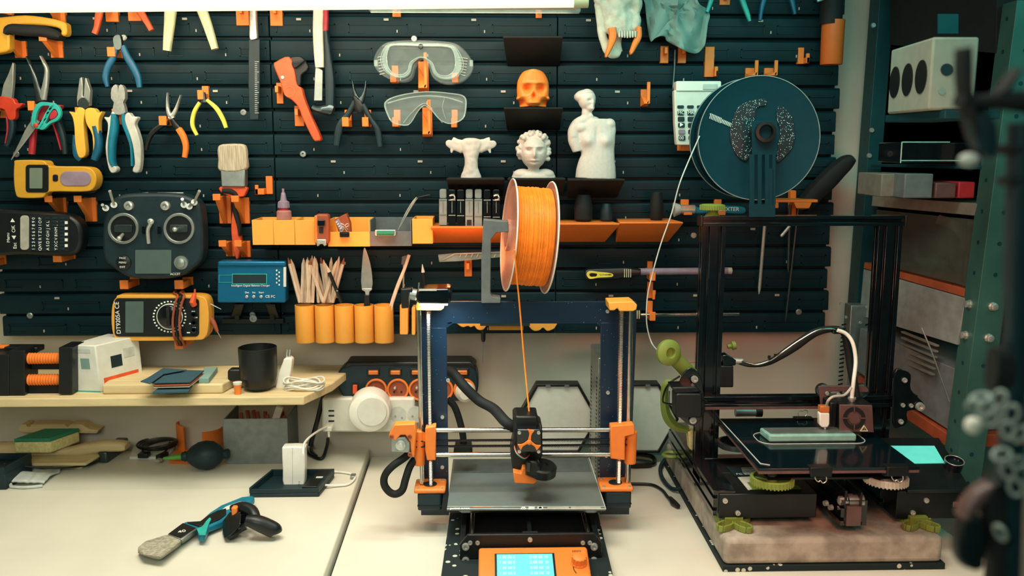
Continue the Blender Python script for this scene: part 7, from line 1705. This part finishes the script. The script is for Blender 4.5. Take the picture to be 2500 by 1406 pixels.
# black glass case
t = thing('display_case', 'small black case with bright glass edges on the rack, below the pale box', 'case', P(2260, 398, N_+.05))
YD2 = N_+.05
a, c = P(2198, 398, YD2), P(2318, 347, YD2)
b = B(); b.box((a.x, YD2, a.z), (c.x+.05, YD2+.09, c.z)); b.put('case_body', 'black_gloss', t, .002)
b = B()
for p_, r_ in ((Vector((a.x, YD2, c.z)), Vector((c.x, YD2, c.z))), (Vector((a.x, YD2, a.z+.004)), Vector((c.x+.02, YD2, a.z+.004))), (Vector((a.x, YD2, a.z)), Vector((a.x, YD2, c.z)))): b.cyl(p_-Vector((0, .001, 0)), r_-Vector((0, .001, 0)), .0011, 8)
b.put('glass_edge', 'glass_edge', t)
# small boxes on the middle shelf
for (x0, y0, x1, y1, m, l) in ((2150, 424, 2204, 478, 'card', 'brownish box at the left end of the middle rack shelf'), (2206, 424, 2280, 484, 'slate', 'blurred grey box on the middle rack shelf'), (2282, 446, 2336, 488, 'pink_case', 'dark red box on the middle rack shelf'), (2338, 444, 2382, 492, 'crimson', 'small red box beside the near rack post on the middle shelf')):
    a, c = P(x0, y1, N_+.03+.04*(x0 < 2200)), P(x1, y0, N_+.03+.04*(x0 < 2200)); z0 = P(2300, 486, N_+.03).z
    b = B(); b.box((a.x, a.y, .546), (c.x, a.y+.1, c.z)); b.put('box', m, None, .002, label=l, cat='box', group='boxes on the middle rack shelf')
# clear bin with green cloth
t = thing('clear_bin', 'large hazy plastic bin holding a green cloth on the reddish rack shelf', 'bin', P(2280, 690, N_))
q_ = [(2140, 512, F_-.03), (2376, 536, N_+.005), (2358, 698, N_+.005), (2128, 640, F_-.03)]
side('bin_wall', 'hazy', q_, .003, t, 0)
a, c = P(2215, 690, N_+.005), P(2376, 545, N_+.005)
b = B(); b.box((P(2358, 600, N_+.005).x, N_+.004, P(2300, 700, N_).z), (P(2358, 600, N_+.005).x+.25, N_+.007, P(2300, 540, N_).z)); b.put('bin_front', 'hazy', t)
b = B(); b.ell(P(2268, 640, 1.67), (.032, .04, .018)); b.put('green_cloth', 'sponge_g', None, label='green cloth inside the clear plastic bin', cat='cloth')
b = B(); b.tube([P(2290, 535, 1.64), P(2330, 550, 1.62), P(2356, 580, 1.59), P(2366, 610, 1.58)], .009, 12, k=5); b.put('hose', 'tape_grey', None, label='pale hose curving inside the clear plastic bin', cat='hose')
b = B(); b.ell(P(2320, 600, 1.68), (.045, .04, .04)); b.put('dark_bag', 'slate', None, label='dark rounded bag at the back of the clear plastic bin', cat='bag')
b = B(); b.ell(P(2310, 680, 1.60), (.06, .05, .012)); b.put('folded_cloth', 'rust', None, label='rusty folded cloth at the bottom of the clear plastic bin', cat='cloth')
# lower bay
cr_ = side('storage_crate', 'slate', [(2100, 800, F_-.03), (2330, 900, N_+.01), (2316, 1050, N_+.01), (2090, 905, F_-.03)], .25, label='ribbed grey crate on the lowest rack shelf right of the black printer', cat='crate')
b = B()
for i in range(6): b.prism3([P(2205-i, 808+i*14, F_-.12)+Vector((-.004, 0, 0)), P(2290-i*2, 842+i*14, N_+.03)+Vector((-.004, 0, 0)), P(2290-i*2, 846+i*14, N_+.03)+Vector((-.004, 0, 0)), P(2205-i, 812+i*14, F_-.12)+Vector((-.004, 0, 0))], (.006, 0, 0))
b.put('side_rib', 'card', cr_, kind='stuff')
b = B(); b.tube([P(2250, 800, 1.47), P(2275, 860, 1.46), P(2300, 930, 1.455), P(2318, 980, 1.45)], .0014, 8, k=4); b.put('thin_cable', 'aluminium', label='thin cable hanging diagonally in front of the grey crate', cat='cable')
side('board_piece', 'pink_case', [(2236, 960, F_-.12), (2318, 1010, N_), (2312, 1050, N_), (2232, 985, F_-.12)], .02, label='pinkish strip in front of the grey crate', cat='board') if False else None
# ================================================================ NEAR, BLURRED STAND AT THE RIGHT EDGE
YN = .52
t = thing('tool_stand', 'black jointed stand very near the lens at the right edge, out of focus', 'stand', P(2480, 1500, YN))
def nb(name, m, *ribs, th=.014, k=4):
    b = B()
    for r in ribs: b.rib(r, YN, th, k=k)
    return b.put(name, m, t)
nb('pole', 'dark_teal', [(2490, 300, 50), (2484, 600, 52), (2476, 900, 50), (2462, 1200, 58), (2452, 1500, 62)])
nb('cross_arm', 'black_matte', [(2340, 246, 34), (2390, 250, 38), (2450, 246, 44), (2540, 250, 60)])
nb('lever', 'black_matte', [(2352, 118, 26), (2352, 170, 30), (2354, 220, 26), (2364, 280, 26), (2376, 330, 18)])
nb('lever', 'black_matte', [(2478, 170, 12), (2462, 196, 18), (2440, 230, 24)])
nb('joint_body', 'dark_teal', [(2376, 280, 54), (2394, 320, 70), (2404, 360, 50), (2408, 384, 24)])
nb('stub', 'black_matte', [(2448, 366, 26), (2490, 364, 30)])
nb('stub', 'black_matte', [(2448, 442, 24), (2490, 442, 28)])
nb('motor_block', 'black_matte', [(2420, 900, 110), (2500, 900, 112), (2560, 900, 112)], k=0)
nb('clamp_head', 'black', [(2366, 1262, 50), (2368, 1300, 76), (2366, 1350, 76), (2380, 1376, 30)])
nb('clamp_top', 'pink_case', [(2346, 1262, 20), (2362, 1236, 34), (2388, 1206, 38), (2414, 1180, 16)])
nb('cable_bundle', 'black_matte', [(2412, 1180, 50), (2430, 1240, 70), (2440, 1320, 60), (2436, 1420, 60)])
b = B(); pb_ = P(2452, 1490, YN); b.cyl(pb_, Vector((pb_.x, pb_.y, .012)), .007, 18); b.cyl(Vector((pb_.x, pb_.y, .012)), Vector((pb_.x, pb_.y, .001)), .06, 32); b.put('base', 'black_matte', t, .002)
b = B(); b.ell(P(2366, 390, YN), (.006, .005, .004)); b.put('pale_knob', 'light_grey', t)
b = B(); b.ell(P(2377, 1038, YN), (.0054, .0054, .0054)); b.put('white_ball', 'white', t)
t2 = thing('metal_chain', 'loosely draped pale metal rings hanging on the blurred stand at the right edge', 'chain', P(2420, 1060, YN-.01))
rnd = random.Random(2)
for i, (x, y) in enumerate(((2395, 972), (2382, 990), (2408, 1000), (2420, 1018), (2440, 975), (2470, 1010), (2462, 1050), (2490, 1060), (2446, 1110), (2462, 1150), (2486, 1130), (2480, 1190), (2442, 1300))):
    m_ = Matrix.Rotation(rnd.uniform(0, 3), 3, 'Y') @ Matrix.Rotation(rnd.uniform(.3, 1.2), 3, 'X'); r_ = .0052
    b = B(); b.tube([P(x, y, YN-.014)+m_ @ Vector((r_*math.cos(a_*math.pi/8), 0, r_*.7*math.sin(a_*math.pi/8))) for a_ in range(16)], .0013, 8, True); b.put('ring', 'dim_metal', t2)
# ================================================================ CAMERA, LIGHT
cam = bpy.data.cameras.new('camera'); co = bpy.data.objects.new('camera', cam); COL.objects.link(co)
cam.sensor_width = 36; cam.lens = 36*F/2500; cam.clip_start = .02
co.matrix_world = Matrix.Translation(CAM) @ ROT.to_4x4()
cam.dof.use_dof = True; cam.dof.focus_distance = 1.55; cam.dof.aperture_fstop = cam.lens/1000/.008
bpy.context.scene.camera = co
def area(n, loc, aim, w, h, p, c, spread=180):
    l = bpy.data.lights.new(n, 'AREA'); l.shape = 'RECTANGLE'; l.size = w; l.size_y = h; l.energy = p; l.color = [lin(int(c[i:i+2], 16)/255) for i in (0, 2, 4)]; l.spread = R_(spread)
    o = bpy.data.objects.new(n, l); COL.objects.link(o); o.location = loc
    o.rotation_euler = (Vector(aim)-Vector(loc)).to_track_quat('-Z', 'Y').to_euler(); return o
ta, tb = TUBE
tl_ = area('tube_glow', ((ta.x+tb.x)/2, YG+.055, ta.z-.004), ((ta.x+tb.x)/2, YG+.30, ta.z-.22), tb.x-ta.x, .02, 2.2, 'ffe6c2')
area('board_teal', (.42, 1.25, .95), (.36, 1.74, .52), .35, .15, 1.1, '6cc4b6', 110)
area('lamp_glow', P(1060, 747, YFm-.044), P(1075, 1400, YFm-.01), .04, .03, .55, 'e8fff8', 150)
area('desk_key_light', (-.25, .95, 1.45), (-.2, 1.15, 0), 1.1, .5, 13.5, 'fbf6e0', 120)  # unseen overhead area light added to brighten the desk
area('low_front_fill', (-.45, .1, .75), (-.45, 1.7, .0), .8, .3, 3.2, 'f2ecd8', 130)  # fill light added to lift the area beneath the plank shelf
area('teal_light', (1.15, .7, 1.15), (.55, 1.7, .2), .6, .5, 4, '46d0c0')
area('front_light', (.1, -.2, 1.25), (.1, 1.5, .1), 1.2, .5, 4.5, 'e0ecd8')
area('warm_light', (.45, .75, .55), (.62, 1.45, .1), .2, .2, 1.3, 'ff8a66', 120)
def point(n, loc, p, c, r=.02):
    l = bpy.data.lights.new(n, 'POINT'); l.energy = p; l.color = [lin(int(c[i:i+2], 16)/255) for i in (0, 2, 4)]; l.shadow_soft_size = r
    o = bpy.data.objects.new(n, l); COL.objects.link(o); o.location = loc
point('warm_glow', P(1130, 610, 1.60), .3, 'ff8a4a', .03)  # no lamp here, point light added for the orange glow near the bins
point('warm_glow_low', P(900, 620, 1.60), .25, 'ff8a4a', .03)  # second added point light, warms the bins and pencil tubes
w = bpy.data.worlds.new('world'); bpy.context.scene.world = w; w.use_nodes = True
w.node_tree.nodes['Background'].inputs[0].default_value = hx('2a8a84'); w.node_tree.nodes['Background'].inputs[1].default_value = .26
vs = bpy.context.scene.view_settings; vs.view_transform = 'Standard'; vs.look = 'None'; vs.exposure = 0
